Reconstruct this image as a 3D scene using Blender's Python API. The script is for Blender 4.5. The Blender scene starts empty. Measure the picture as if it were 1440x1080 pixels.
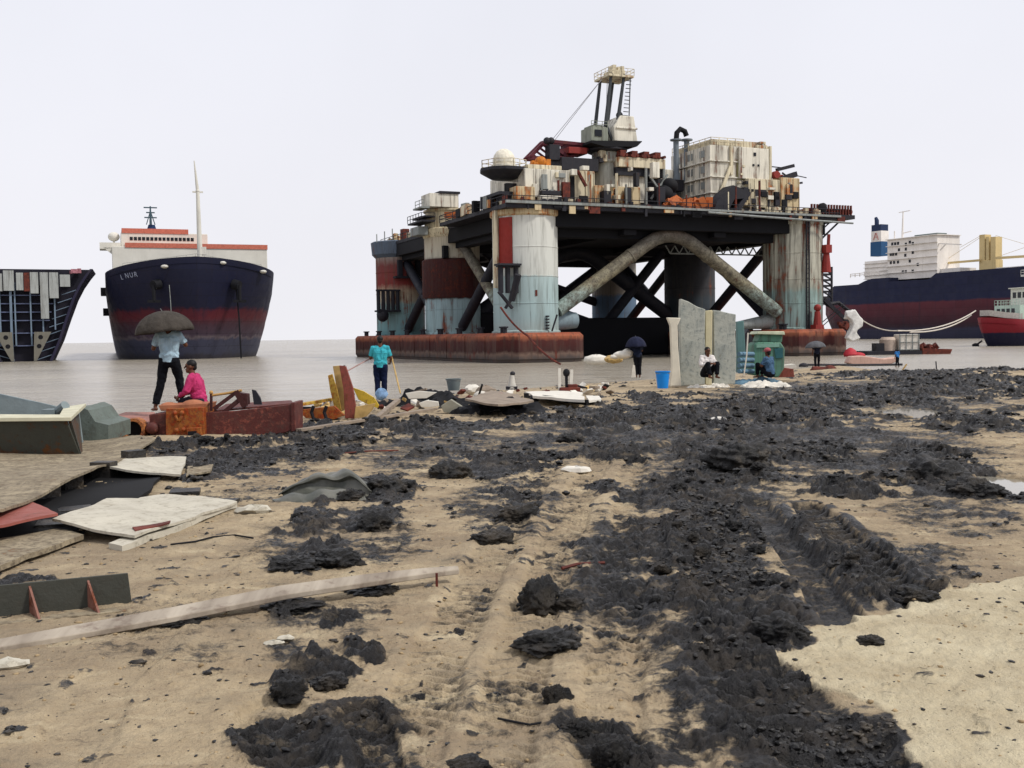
import bpy, math, random
import numpy as np
from mathutils import Vector, Matrix
random.seed(7)
R = math.radians
sc = bpy.context.scene
col = sc.collection

# ------------------------------------------------------------------ camera
CAMZ, F = 1.6, 1500.0            # eye height, focal length in photo pixels (1440 wide)
PITCH, ROLL = R(2.56), R(0.8)
cam_d = bpy.data.cameras.new('camera')
cam_d.sensor_width = 36.0
cam_d.lens = 36.0 * F / 1440.0
cam_d.clip_start = 0.1
cam_d.clip_end = 20000
cam = bpy.data.objects.new('camera', cam_d)
col.objects.link(cam)
CR = Matrix.Rotation(R(90) - PITCH, 3, 'X') @ Matrix.Rotation(-ROLL, 3, 'Z')
cam.matrix_world = Matrix.Translation((0, 0, CAMZ)) @ CR.to_4x4()
sc.camera = cam

# ------------------------------------------------------------------ sky and sun
SUN_EL, SUN_AZ = R(50), R(112)      # azimuth clockwise from +Y
world = bpy.data.worlds.new('World')
sc.world = world
world.use_nodes = True
wt = world.node_tree
wt.nodes.clear()
wo = wt.nodes.new('ShaderNodeOutputWorld')
bg = wt.nodes.new('ShaderNodeBackground')
sky = wt.nodes.new('ShaderNodeTexSky')
sky.sky_type = 'NISHITA'
sky.sun_disc = False
sky.sun_elevation = SUN_EL
sky.sun_rotation = SUN_AZ
sky.dust_density = 4
tcw = wt.nodes.new('ShaderNodeTexCoord')
sep = wt.nodes.new('ShaderNodeSeparateXYZ')
ramp = wt.nodes.new('ShaderNodeValToRGB')          # overcast layer: paler and brighter overhead
e = ramp.color_ramp.elements
e[0].position = 0.0; e[0].color = (8.8, 8.75, 9.15, 1)
e[1].position = 1.0; e[1].color = (7.2, 7.4, 8.2, 1)
k = e.new(0.06); k.color = (8.7, 8.65, 9.15, 1)
k = e.new(0.3); k.color = (8.35, 8.45, 9.15, 1)
mixw = wt.nodes.new('ShaderNodeMix'); mixw.data_type = 'RGBA'
mixw.inputs['Factor'].default_value = 0.97
bg.inputs['Strength'].default_value = 0.1
nzw = wt.nodes.new('ShaderNodeTexNoise'); nzw.inputs['Scale'].default_value = 2.4; nzw.inputs['Detail'].default_value = 5
mrw = wt.nodes.new('ShaderNodeMapRange')
mrw.inputs['From Min'].default_value = 0.3; mrw.inputs['From Max'].default_value = 0.7
mrw.inputs['To Min'].default_value = 0.955; mrw.inputs['To Max'].default_value = 1.03
vmw = wt.nodes.new('ShaderNodeVectorMath'); vmw.operation = 'SCALE'
L = wt.links.new
L(tcw.outputs['Generated'], sep.inputs[0]); L(sep.outputs['Z'], ramp.inputs[0])
L(tcw.outputs['Generated'], nzw.inputs['Vector']); L(nzw.outputs['Fac'], mrw.inputs['Value'])
L(sky.outputs[0], mixw.inputs['A']); L(ramp.outputs[0], mixw.inputs['B'])
L(mixw.outputs['Result'], vmw.inputs[0]); L(mrw.outputs[0], vmw.inputs['Scale'])
L(vmw.outputs[0], bg.inputs['Color']); L(bg.outputs[0], wo.inputs[0])
sun_d = bpy.data.lights.new('sun', 'SUN')
sun_d.energy = 2.6
sun_d.angle = R(7)
sun_d.color = (1.0, 0.95, 0.87)
sun = bpy.data.objects.new('sun', sun_d)
col.objects.link(sun)
sd = Vector((math.sin(SUN_AZ) * math.cos(SUN_EL), math.cos(SUN_AZ) * math.cos(SUN_EL), math.sin(SUN_EL)))
sun.rotation_euler = sd.to_track_quat('Z', 'Y').to_euler()
sc.view_settings.view_transform = 'Standard'
sc.view_settings.look = 'None'
sc.view_settings.exposure = 0.06
sc.view_settings.gamma = 1.0
sc.cycles.max_bounces = 6
sc.cycles.diffuse_bounces = 3
sc.cycles.glossy_bounces = 3

WZ = -1.9                          # water level

# ------------------------------------------------------------------ pixel helpers
def ray(px, py):
    return CR @ Vector(((px - 720) / F, (540 - py) / F, -1.0))

def at(px, py, Y):
    d = ray(px, py)
    return Vector((0, 0, CAMZ)) + d * (Y / d.y)

def gnd(px, py, z=0.0):
    d = ray(px, py)
    return Vector((0, 0, CAMZ)) + d * ((z - CAMZ) / d.z)

class Frame:
    """a thing's own axes: origin + turn about Z"""
    def __init__(s, org, rz):
        s.o = Vector(org); s.rz = rz
        s.M = Matrix.Translation(s.o) @ Matrix.Rotation(rz, 4, 'Z')
        s.I = s.M.inverted()
    def loc(s, px, py, y):
        """where the sight line through a photo point meets the frame's plane Y = y"""
        o = s.I @ Vector((0, 0, CAMZ)); d = s.I.to_3x3() @ ray(px, py)
        return o + d * ((y - o.y) / d.y)
    def inv(s, p):
        return s.I @ Vector(p)

# ------------------------------------------------------------------ mesh builder
class MB:
    def __init__(s):
        s.v = []; s.f = []
    def add(s, vs, fs):
        n = len(s.v)
        s.v.extend([tuple(p) for p in vs]); s.f.extend([tuple(i + n for i in q) for q in fs])
        return s
    def bx(s, x0, x1, y0, y1, z0, z1):
        vs = [(x, y, z) for z in (z0, z1) for x, y in ((x0, y0), (x1, y0), (x1, y1), (x0, y1))]
        return s.add(vs, [(0, 3, 2, 1), (4, 5, 6, 7), (0, 1, 5, 4), (1, 2, 6, 5), (2, 3, 7, 6), (3, 0, 4, 7)])
    def box(s, c, sz, M=None):
        M = (Matrix.Translation(c) @ (M or Matrix.Identity(4)))
        a, b, d = [k / 2 for k in sz]
        vs = [M @ Vector((x, y, z)) for z in (-d, d) for x, y in ((-a, -b), (a, -b), (a, b), (-a, b))]
        return s.add(vs, [(0, 3, 2, 1), (4, 5, 6, 7), (0, 1, 5, 4), (1, 2, 6, 5), (2, 3, 7, 6), (3, 0, 4, 7)])
    def path(s, pts, r, n=10, caps=True):
        pts = [Vector(p) for p in pts]
        rs = r if isinstance(r, (list, tuple)) else [r] * len(pts)
        vs = []; fs = []
        prev = None
        for i, p in enumerate(pts):
            a = pts[max(i - 1, 0)]; b = pts[min(i + 1, len(pts) - 1)]
            d = (b - a).normalized()
            if prev is None:
                up = Vector((0, 0, 1)) if abs(d.z) < 0.9 else Vector((1, 0, 0))
                x = d.cross(up).normalized()
            else:
                x = (prev - d * prev.dot(d)).normalized()
            prev = x
            y = d.cross(x)
            for k in range(n):
                t = 2 * math.pi * k / n
                vs.append(p + (x * math.cos(t) + y * math.sin(t)) * rs[i])
        for i in range(len(pts) - 1):
            for k in range(n):
                k2 = (k + 1) % n
                fs.append((i * n + k, i * n + k2, (i + 1) * n + k2, (i + 1) * n + k))
        if caps:
            fs.append(tuple(range(n))[::-1]); m = (len(pts) - 1) * n
            fs.append(tuple(m + k for k in range(n)))
        return s.add(vs, fs)
    def tube(s, a, b, r, r2=None, n=10):
        return s.path([a, b], [r, r if r2 is None else r2], n)
    def beam(s, a, b, w, h=None):
        a = Vector(a); b = Vector(b); h = h or w
        d = (b - a); l = d.length; d.normalize()
        up = Vector((0, 0, 1)) if abs(d.z) < 0.95 else Vector((0, 1, 0))
        x = d.cross(up).normalized(); z = x.cross(d)
        M = Matrix((x, d, z)).transposed().to_4x4()
        return s.box((a + b) / 2, (w, l, h), M)
    def lathe(s, prof, c=(0, 0, 0), n=24, a0=0.0, a1=None):
        """prof: (radius, z) from bottom to top"""
        c = Vector(c); full = a1 is None
        m = n if full else n + 1
        A = (2 * math.pi if full else a1 - a0)
        vs = [c + Vector((r * math.cos(a0 + A * k / n), r * math.sin(a0 + A * k / n), z)) for r, z in prof for k in range(m)]
        fs = []
        for i in range(len(prof) - 1):
            for k in range(n):
                k2 = (k + 1) % m
                fs.append((i * m + k, i * m + k2, (i + 1) * m + k2, (i + 1) * m + k))
        if full:
            if prof[0][0] > 1e-6: fs.append(tuple(range(n))[::-1])
            if prof[-1][0] > 1e-6: fs.append(tuple((len(prof) - 1) * n + k for k in range(n)))
        return s.add(vs, fs)
    def prism(s, pts, ext):
        """closed outline pushed along ext"""
        n = len(pts); ext = Vector(ext)
        vs = [Vector(p) for p in pts] + [Vector(p) + ext for p in pts]
        fs = [tuple(range(n))[::-1], tuple(range(n, 2 * n))] + [(i, (i + 1) % n, n + (i + 1) % n, n + i) for i in range(n)]
        return s.add(vs, fs)
    def ball(s, c, r, n=14, m=9, z0=-1.0):
        c = Vector(c); r = Vector(r) if hasattr(r, '__len__') else Vector((r, r, r))
        vs = []; fs = []
        for i in range(m + 1):
            t = -math.pi / 2 + math.pi * i / m
            zz = max(math.sin(t), z0)
            for k in range(n):
                a = 2 * math.pi * k / n
                vs.append(c + Vector((math.cos(a) * math.cos(t) * r.x, math.sin(a) * math.cos(t) * r.y, zz * r.z)))
        for i in range(m):
            for k in range(n):
                fs.append((i * n + k, i * n + (k + 1) % n, (i + 1) * n + (k + 1) % n, (i + 1) * n + k))
        return s.add(vs, fs)
    def rail(s, pts, h=1.1, step=2.0, r=0.06, rows=2):
        for a, b in zip(pts[:-1], pts[1:]):
            a = Vector(a); b = Vector(b); l = (b - a).length; n = max(1, int(l / step))
            for i in range(n + 1):
                p = a.lerp(b, i / n); s.beam(p, p + Vector((0, 0, h)), r)
            for k in range(rows):
                z = Vector((0, 0, h * (k + 1) / rows)); s.beam(a + z, b + z, r)
        return s
    def jitter(s, amt, seed=0):
        rn = random.Random(seed)
        s.v = [(x + rn.uniform(-amt, amt), y + rn.uniform(-amt, amt), z + rn.uniform(-amt, amt)) for x, y, z in s.v]
        return s
    def xf(s, M):
        s.v = [tuple(M @ Vector(p)) for p in s.v]
        return s
    def build(s, name, mat, parent=None, org=None, bevel=0.0, ang=35, fix=True, label=None):
        me = bpy.data.meshes.new(name)
        vs = s.v
        if org is not None:
            o_ = Vector(org); vs = [(p[0] - o_.x, p[1] - o_.y, p[2] - o_.z) for p in vs]
        me.from_pydata(vs, [], s.f)
        me.validate()
        if fix:
            import bmesh
            bm = bmesh.new(); bm.from_mesh(me)
            bmesh.ops.recalc_face_normals(bm, faces=bm.faces)
            bm.to_mesh(me); bm.free()
        me.shade_smooth()
        me.set_sharp_from_angle(angle=R(ang))
        me.materials.append(mat)
        ob = bpy.data.objects.new(name, me)
        col.objects.link(ob)
        if parent: ob.parent = parent
        if org is not None: ob.location = org
        if bevel:
            m = ob.modifiers.new('bevel', 'BEVEL'); m.width = bevel; m.segments = 2; m.limit_method = 'ANGLE'
        if label: ob['label'] = label
        return ob

def tag(o, label=None, cat=None, group=None, kind=None):
    if label: o['label'] = label
    if cat: o['category'] = cat
    if group: o['group'] = group
    if kind: o['kind'] = kind
    return o

def thing(name, label, cat, loc=(0, 0, 0), rz=0.0, group=None):
    o = bpy.data.objects.new(name, None); col.objects.link(o)
    o.empty_display_size = 0.3
    o.location = loc; o.rotation_euler = (0, 0, rz)
    return tag(o, label, cat, group)

# ------------------------------------------------------------------ materials
def c(h):
    h = h.lstrip('#'); r = [int(h[i:i + 2], 16) / 255 for i in (0, 2, 4)]
    return tuple(x / 12.92 if x < .04045 else ((x + .055) / 1.055) ** 2.4 for x in r) + (1,)

class NT:
    def __init__(s, name):
        s.m = bpy.data.materials.new(name); s.m.use_nodes = True
        s.t = s.m.node_tree; s.b = s.t.nodes['Principled BSDF']
        s.tc = s.t.nodes.new('ShaderNodeTexCoord')
    def n(s, ty, **kw):
        nd = s.t.nodes.new('ShaderNode' + ty)
        for k, v in kw.items(): setattr(nd, k, v)
        return nd
    def link(s, a, b): s.t.links.new(a, b)
    def noise(s, scale, detail=5, rough=.55, stretch=None, dist=0.0):
        mp = s.n('Mapping'); s.link(s.tc.outputs['Object'], mp.inputs['Vector'])
        if stretch: mp.inputs['Scale'].default_value = stretch
        nz = s.n('TexNoise'); nz.inputs['Scale'].default_value = scale; nz.inputs['Detail'].default_value = detail
        nz.inputs['Roughness'].default_value = rough; nz.inputs['Distortion'].default_value = dist
        s.link(mp.outputs[0], nz.inputs['Vector'])
        return nz.outputs['Fac']
    def mr(s, v, a, b, c0=0.0, c1=1.0, smooth=False):
        m = s.n('MapRange')
        if smooth: m.interpolation_type = 'SMOOTHSTEP'
        for k, x in zip(('From Min', 'From Max', 'To Min', 'To Max'), (a, b, c0, c1)): m.inputs[k].default_value = x
        s.link(v, m.inputs['Value']); return m.outputs[0]
    def math(s, op, a, b=0.0):
        m = s.n('Math', operation=op)
        for i, x in enumerate((a, b)):
            if isinstance(x, (int, float)): m.inputs[i].default_value = x
            else: s.link(x, m.inputs[i])
        return m.outputs[0]
    def mix(s, f, a, b, blend='MIX'):
        m = s.n('Mix', data_type='RGBA', blend_type=blend)
        for nm, x in (('Factor', f), ('A', a), ('B', b)):
            if isinstance(x, (int, float)): m.inputs[nm].default_value = x
            elif isinstance(x, tuple): m.inputs[nm].default_value = x
            else: s.link(x, m.inputs[nm])
        return m.outputs['Result']
    def ramp(s, v, stops, interp='LINEAR'):
        r = s.n('ValToRGB'); r.color_ramp.interpolation = interp; el = r.color_ramp.elements
        el[0].position = stops[0][0]; el[0].color = stops[0][1]
        el[1].position = stops[-1][0]; el[1].color = stops[-1][1]
        for p, q in stops[1:-1]:
            x = el.new(p); x.color = q
        s.link(v, r.inputs[0]); return r.outputs[0]
    def done(s, colr, rough=.6, bumpv=None, bump=.3, dist=.02, metal=0.0, spec=.4):
        if isinstance(colr, tuple): s.b.inputs['Base Color'].default_value = colr
        else: s.link(colr, s.b.inputs['Base Color'])
        if isinstance(rough, (int, float)): s.b.inputs['Roughness'].default_value = rough
        else: s.link(rough, s.b.inputs['Roughness'])
        s.b.inputs['Metallic'].default_value = metal
        s.b.inputs['Specular IOR Level'].default_value = spec
        if bumpv is not None:
            bp = s.n('Bump'); bp.inputs['Strength'].default_value = bump; bp.inputs['Distance'].default_value = dist
            s.link(bumpv, bp.inputs['Height']); s.link(bp.outputs[0], s.b.inputs['Normal'])
        return s.m

def paint(name, base, rust=.15, dirt=.35, scale=.5, rustc=('3a1c14', '7a4026'), bands=None, zj=.6, rough=.65, bump=.3, dist=.03, dirtc='4a443c', streak=True, spec=.3, seams=None):
    """weathered painted steel: paint (one colour or bands up Z), grime, rust runs"""
    t = NT(name)
    n1 = t.noise(scale, 6, .6); n2 = t.noise(scale * 4, 5, .65)
    st = t.noise(scale * 2.2, 5, .65, stretch=(1, 1, .1)) if streak else t.noise(scale * 2.2, 6, .7)
    if bands:
        sx = t.n('SeparateXYZ'); t.link(t.tc.outputs['Object'], sx.inputs[0])
        z = t.math('ADD', sx.outputs['Z'], t.math('MULTIPLY', t.math('SUBTRACT', n2, .5), zj))
        z = t.math('ADD', z, t.math('MULTIPLY', t.math('SUBTRACT', st, .5), zj * 1.5))
        z0 = bands[0][0]; z1 = bands[-1][0] + .001
        stops = []
        for zz, h in bands: stops.append(((zz - z0) / (z1 - z0), c(h)))
        colr = t.ramp(t.mr(z, z0, z1), stops)
    else:
        colr = t.mix(t.mr(n1, .3, .7), c(base), tuple(x * .8 for x in c(base)[:3]) + (1,))
    fs = t.noise(scale * 8, 4, .6, stretch=(1, 1, .05)) if streak else t.noise(scale * 9, 5, .7)
    colr = t.mix(t.mr(st, .62 - .25 * dirt, .85 - .25 * dirt, 0, dirt), colr, c(dirtc))
    colr = t.mix(t.mr(fs, .62 - .14 * dirt, .76 - .14 * dirt, 0, .25 + .6 * dirt), colr, tuple(x * .6 for x in c(dirtc)[:3]) + (1,))
    rc = t.mix(t.mr(n2, .35, .65), c(rustc[0]), c(rustc[1]))
    v = t.math('ADD', t.math('ADD', t.math('MULTIPLY', st, .4), t.math('MULTIPLY', n1, .35)), t.math('MULTIPLY', fs, .25))
    th = .67 - .36 * rust
    colr = t.mix(t.mr(v, th, th + .07, 0, min(1, .6 + rust)), colr, rc)
    if seams:
        sx2 = t.n('SeparateXYZ'); t.link(t.tc.outputs['Object'], sx2.inputs[0]); cb = t.n('CombineXYZ')
        t.link(t.math('ADD', sx2.outputs['X'], sx2.outputs['Y']), cb.inputs[0]); t.link(sx2.outputs['Z'], cb.inputs[1])
        bk_ = t.n('TexBrick'); t.link(cb.outputs[0], bk_.inputs['Vector']); bk_.inputs['Scale'].default_value = 1.0
        bk_.inputs['Brick Width'].default_value = seams[0]; bk_.inputs['Row Height'].default_value = seams[1]; bk_.inputs['Mortar Size'].default_value = seams[2]
        bk_.inputs['Color1'].default_value = (1, 1, 1, 1); bk_.inputs['Color2'].default_value = (.72, .74, .78, 1); bk_.inputs['Mortar'].default_value = (.45, .42, .42, 1)
        colr = t.mix(.75, colr, bk_.outputs['Color'], 'MULTIPLY')
    return t.done(colr, t.mr(n2, .3, .7, rough - .12, rough + .12), n2, bump, dist, spec=spec)

def plain(name, base, rough=.7, var=.25, scale=3, bump=.2, dist=.01, spec=.3):
    t = NT(name)
    n1 = t.noise(scale, 5, .6)
    b = c(base)
    colr = t.mix(t.mr(n1, .3, .7), tuple(min(1, x * (1 + var * .5)) for x in b[:3]) + (1,), tuple(x * (1 - var) for x in b[:3]) + (1,))
    return t.done(colr, rough, n1, bump, dist, spec=spec)
# ------------------------------------------------------------------ numpy noise
_rs = np.random.RandomState(11)
_perm = np.concatenate([_rs.permutation(256)] * 3).astype(np.int32)
_ga = _rs.rand(256) * 2 * np.pi
_gx, _gy = np.cos(_ga).astype(np.float32), np.sin(_ga).astype(np.float32)
_g3 = _rs.randn(256, 3); _g3 /= np.linalg.norm(_g3, axis=1)[:, None]

def perlin(x, y):
    xi = np.floor(x); yi = np.floor(y)
    xf = (x - xi).astype(np.float32); yf = (y - yi).astype(np.float32)
    xi = xi.astype(np.int64) & 255; yi = yi.astype(np.int64) & 255
    u = xf * xf * xf * (xf * (xf * 6 - 15) + 10); v = yf * yf * yf * (yf * (yf * 6 - 15) + 10)
    def g(ix, iy, dx, dy):
        h = _perm[_perm[ix & 255] + (iy & 255)]
        return _gx[h] * dx + _gy[h] * dy
    a = g(xi, yi, xf, yf); b = g(xi + 1, yi, xf - 1, yf)
    c_ = g(xi, yi + 1, xf, yf - 1); d = g(xi + 1, yi + 1, xf - 1, yf - 1)
    return (a + u * (b - a)) + v * ((c_ + u * (d - c_)) - (a + u * (b - a)))

def perlin3(p):
    pi = np.floor(p).astype(np.int64); pf = p - pi
    w = pf ** 3 * (pf * (pf * 6 - 15) + 10)
    out = 0
    for i in (0, 1):
        for j in (0, 1):
            for k_ in (0, 1):
                h = _perm[_perm[_perm[(pi[:, 0] + i) & 255] + ((pi[:, 1] + j) & 255)] + ((pi[:, 2] + k_) & 255)]
                d = (_g3[h] * (pf - (i, j, k_))).sum(1)
                ww = (w[:, 0] if i else 1 - w[:, 0]) * (w[:, 1] if j else 1 - w[:, 1]) * (w[:, 2] if k_ else 1 - w[:, 2])
                out = out + ww * d
    return out

def fbm(x, y, s, o=4, ox=0.0):
    r = 0; a = 1; 
    for i in range(o):
        r = r + a * perlin(x / s + ox + i * 17.3, y / s - ox + i * 9.1); s = s / 2; a *= .5
    return r

def billow(x, y, s, o=3, ox=0.0):
    r = 0; a = 1
    for i in range(o):
        r = r + a * (np.abs(perlin(x / s + ox + i * 5.7, y / s + ox * 2 + i * 3.3)) * 2.2 - .35); s = s / 2.1; a *= .55
    return r

def sm(x, a, b):
    t = np.clip((x - a) / (b - a), 0, 1); return t * t * (3 - 2 * t)

# where the crest of the bank and the water's edge lie, by bearing (pixel column of the photo, distance)
SH_P = [-900, 0, 420, 600, 850, 1000, 1120, 1180, 1250, 1300, 1440, 2300]
SH_C = [21, 21.5, 26, 30, 34, 38, 41, 44, 46, 43, 44, 52]
SH_W = [46, 49, 53, 60, 78, 90, 105, 116, 95, 66, 62, 70]

# churned mud, as patches on the ground: photo point of the centre, half width and half depth in photo px, strength
PATCH = [
 (330, 655, 110, 26, 1), (300, 628, 150, 14, .9), (460, 612, 150, 17, 1), (600, 603, 150, 15, 1), (760, 590, 110, 14, .8), (430, 640, 90, 18, .9),
 (850, 585, 110, 20, .9), (960, 590, 130, 28, 1), (1100, 580, 150, 26, 1), (1250, 560, 160, 18, .9), (1380, 545, 120, 20, 1), (1300, 525, 190, 10, .9),
 (1040, 650, 100, 42, 1.1), (1150, 640, 110, 22, .8), (1330, 655, 85, 32, 1.1), (1310, 690, 70, 20, 1), (1400, 600, 110, 18, 1), (1180, 695, 80, 24, .9),
 (940, 560, 120, 12, .6), (820, 600, 30, 12, 1), (700, 655, 70, 26, 1), (750, 640, 50, 14, .8), (545, 690, 55, 26, 1), (520, 730, 45, 22, 1),
 (440, 735, 60, 30, 1), (450, 795, 60, 26, 1), (480, 770, 50, 22, .8), (730, 720, 45, 36, .9), (690, 755, 30, 14, 1), (420, 860, 60, 16, .7), (490, 880, 45, 22, .7),
 (430, 960, 75, 34, 1), (500, 930, 60, 30, .7), (30, 815, 70, 14, .8), (880, 690, 50, 26, .9), (860, 640, 90, 16, .8), (960, 690, 60, 30, .9),
 (430, 1045, 120, 46, 1.1), (350, 1030, 60, 30, .8), (540, 1045, 45, 34, .8),
 (950, 740, 60, 30, .7), (1010, 790, 110, 60, 1), (1050, 860, 120, 60, 1.1), (1080, 900, 90, 40, 1.1), (980, 850, 90, 40, .8), (1030, 950, 90, 40, .9), (960, 930, 70, 30, .6),
 (1100, 1010, 120, 60, 1.1), (1180, 1050, 110, 50, 1.1), (1130, 960, 90, 30, 1.0), (1100, 760, 90, 36, 1), (1190, 790, 80, 30, 1), (1240, 830, 80, 24, .9), (1290, 838, 60, 20, .9), (1000, 720, 70, 24, .9),
 (1330, 760, 60, 14, .5), (1240, 700, 60, 16, .6), (870, 1010, 60, 60, .6), (920, 1050, 60, 40, .7), (640, 915, 60, 14, .3), (80, 590, 120, 12, .5), (20, 690, 40, 16, .8),
 (1395, 885, 30, 8, .3), (1230, 905, 22, 9, .5), (860, 790, 60, 14, .3), (600, 640, 100, 10, .6), (1420, 700, 40, 16, .6), (780, 905, 40, 14, .5), (770, 830, 40, 20, .4),
]
CLEAN = [(700, 830, 70, 90), (620, 900, 90, 60), (230, 830, 160, 60), (180, 960, 190, 90), (820, 720, 60, 32), (820, 780, 60, 22), (1370, 775, 90, 36), (1150, 712, 100, 11), (1300, 705, 60, 8), (560, 770, 90, 26), (330, 770, 60, 20), (1340, 625, 70, 9),
         (1330, 950, 170, 90), (1400, 880, 90, 40), (1010, 985, 34, 14), (640, 1010, 110, 60), (1380, 625, 80, 10), (780, 625, 60, 10), (640, 710, 60, 24), (980, 545, 90, 10), (700, 590, 60, 5)]
SMEAR = [(980, 830, 190, 130, 0.84), (1060, 1000, 150, 110, 0.81), (900, 900, 90, 60, 0.57), (1180, 800, 150, 70, 0.74), (1000, 700, 130, 50, 0.81), (880, 1040, 90, 70, 0.68), (1150, 640, 330, 60, 0.81), (900, 620, 200, 40, 0.81), (1250, 560, 260, 30, 0.74), (430, 1040, 150, 60, 0.68),
         (450, 900, 110, 60, 0.51), (460, 760, 130, 60, 0.61), (720, 720, 100, 60, 0.57), (640, 640, 200, 40, 0.61), (350, 640, 200, 30, 0.68), (820, 820, 90, 40, 0.46), (1350, 720, 120, 40, 0.54), (1300, 790, 130, 30, 0.57), (330, 700, 90, 30, 0.41), (700, 1000, 120, 60, 0.38), (240, 900, 160, 70, 0.32), (1000, 900, 120, 60, 0.74)]
def _pt(px, py, rx, ry):
    g = gnd(px, py, 0); d = g.y
    a = gnd(px, py - ry, 0) if py - ry > 505 else gnd(px, 505, 0)
    b = gnd(px, py + ry, 0)
    return g.x, (a.y + b.y) / 2, rx * d / F, max((a.y - b.y) / 2, .12), math.atan2(g.x, g.y)
PW = [_pt(*p[:4]) + (p[4],) for p in PATCH]
CW = [_pt(*p) for p in CLEAN]
SW = [_pt(*p[:4]) + (p[4],) for p in SMEAR]
# wheel and dragging tracks (photo points), width in m, depth, lug spacing
TRACKS = [([(540, 1110), (620, 920), (700, 760), (780, 640)], .30, .02, .10),
          ([(690, 1110), (740, 900), (795, 740), (850, 625)], .30, .02, .10),
          ([(860, 1110), (870, 900), (880, 760), (890, 650)], .26, .024, .11),
          ([(60, 1100), (150, 960), (230, 880), (300, 800), (360, 745)], .26, .012, .0),
          ([(1060, 705), (1110, 770), (1170, 850), (1215, 905)], .26, .055, .0),
          ([(1135, 712), (1200, 770), (1270, 830), (1330, 870)], .28, .055, .12),
          ([(900, 660), (925, 790), (905, 880), (925, 990), (960, 1100)], .2, .018, .0),
          ([(1010, 640), (1000, 760), (1040, 900), (1110, 1000), (1200, 1100)], .42, .020, .16),
          ([(1050, 955), (1120, 1010), (1170, 1055), (1230, 1110)], .46, .020, .13),
          ([(380, 1000), (400, 1040), (410, 1110)], .3, .02, .11),
          ([(500, 1000), (525, 1040), (545, 1110)], .16, .03, .07),
          ([(850, 610), (1000, 588), (1200, 560), (1430, 540)], .5, .09, .0),
          ([(860, 640), (1050, 612), (1250, 590), (1440, 575)], .5, .08, .0)]
TW = [([gnd(a, b, 0) for a, b in t[0]],) + t[1:] for t in TRACKS]
SLAB = [gnd(a, b, 0) for a, b in ((1092, 934), (1160, 885), (1250, 862), (1345, 828), (1440, 812), (1620, 800), (1700, 1200), (1345, 1150), (1290, 1060), (1240, 1000), (1160, 975))]
PUD = [(1300, 580, 46, 6), (1440, 682, 48, 16)]
PUDW = [_pt(*p) for p in PUD]

def poly_sd(x, y, P):
    n = len(P); d = np.full(x.shape, 1e9); ins = np.zeros(x.shape, bool)
    for i in range(n):
        ax, ay = P[i].x, P[i].y; bx, by = P[(i + 1) % n].x, P[(i + 1) % n].y
        ex, ey = bx - ax, by - ay
        t = np.clip(((x - ax) * ex + (y - ay) * ey) / (ex * ex + ey * ey), 0, 1)
        d = np.minimum(d, np.hypot(x - ax - t * ex, y - ay - t * ey))
        cr = ((ay > y) != (by > y)) & (x < ex * (y - ay) / (ey if abs(ey) > 1e-9 else 1e-9) + ax)
        ins ^= cr
    return np.where(ins, d, -d)

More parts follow.
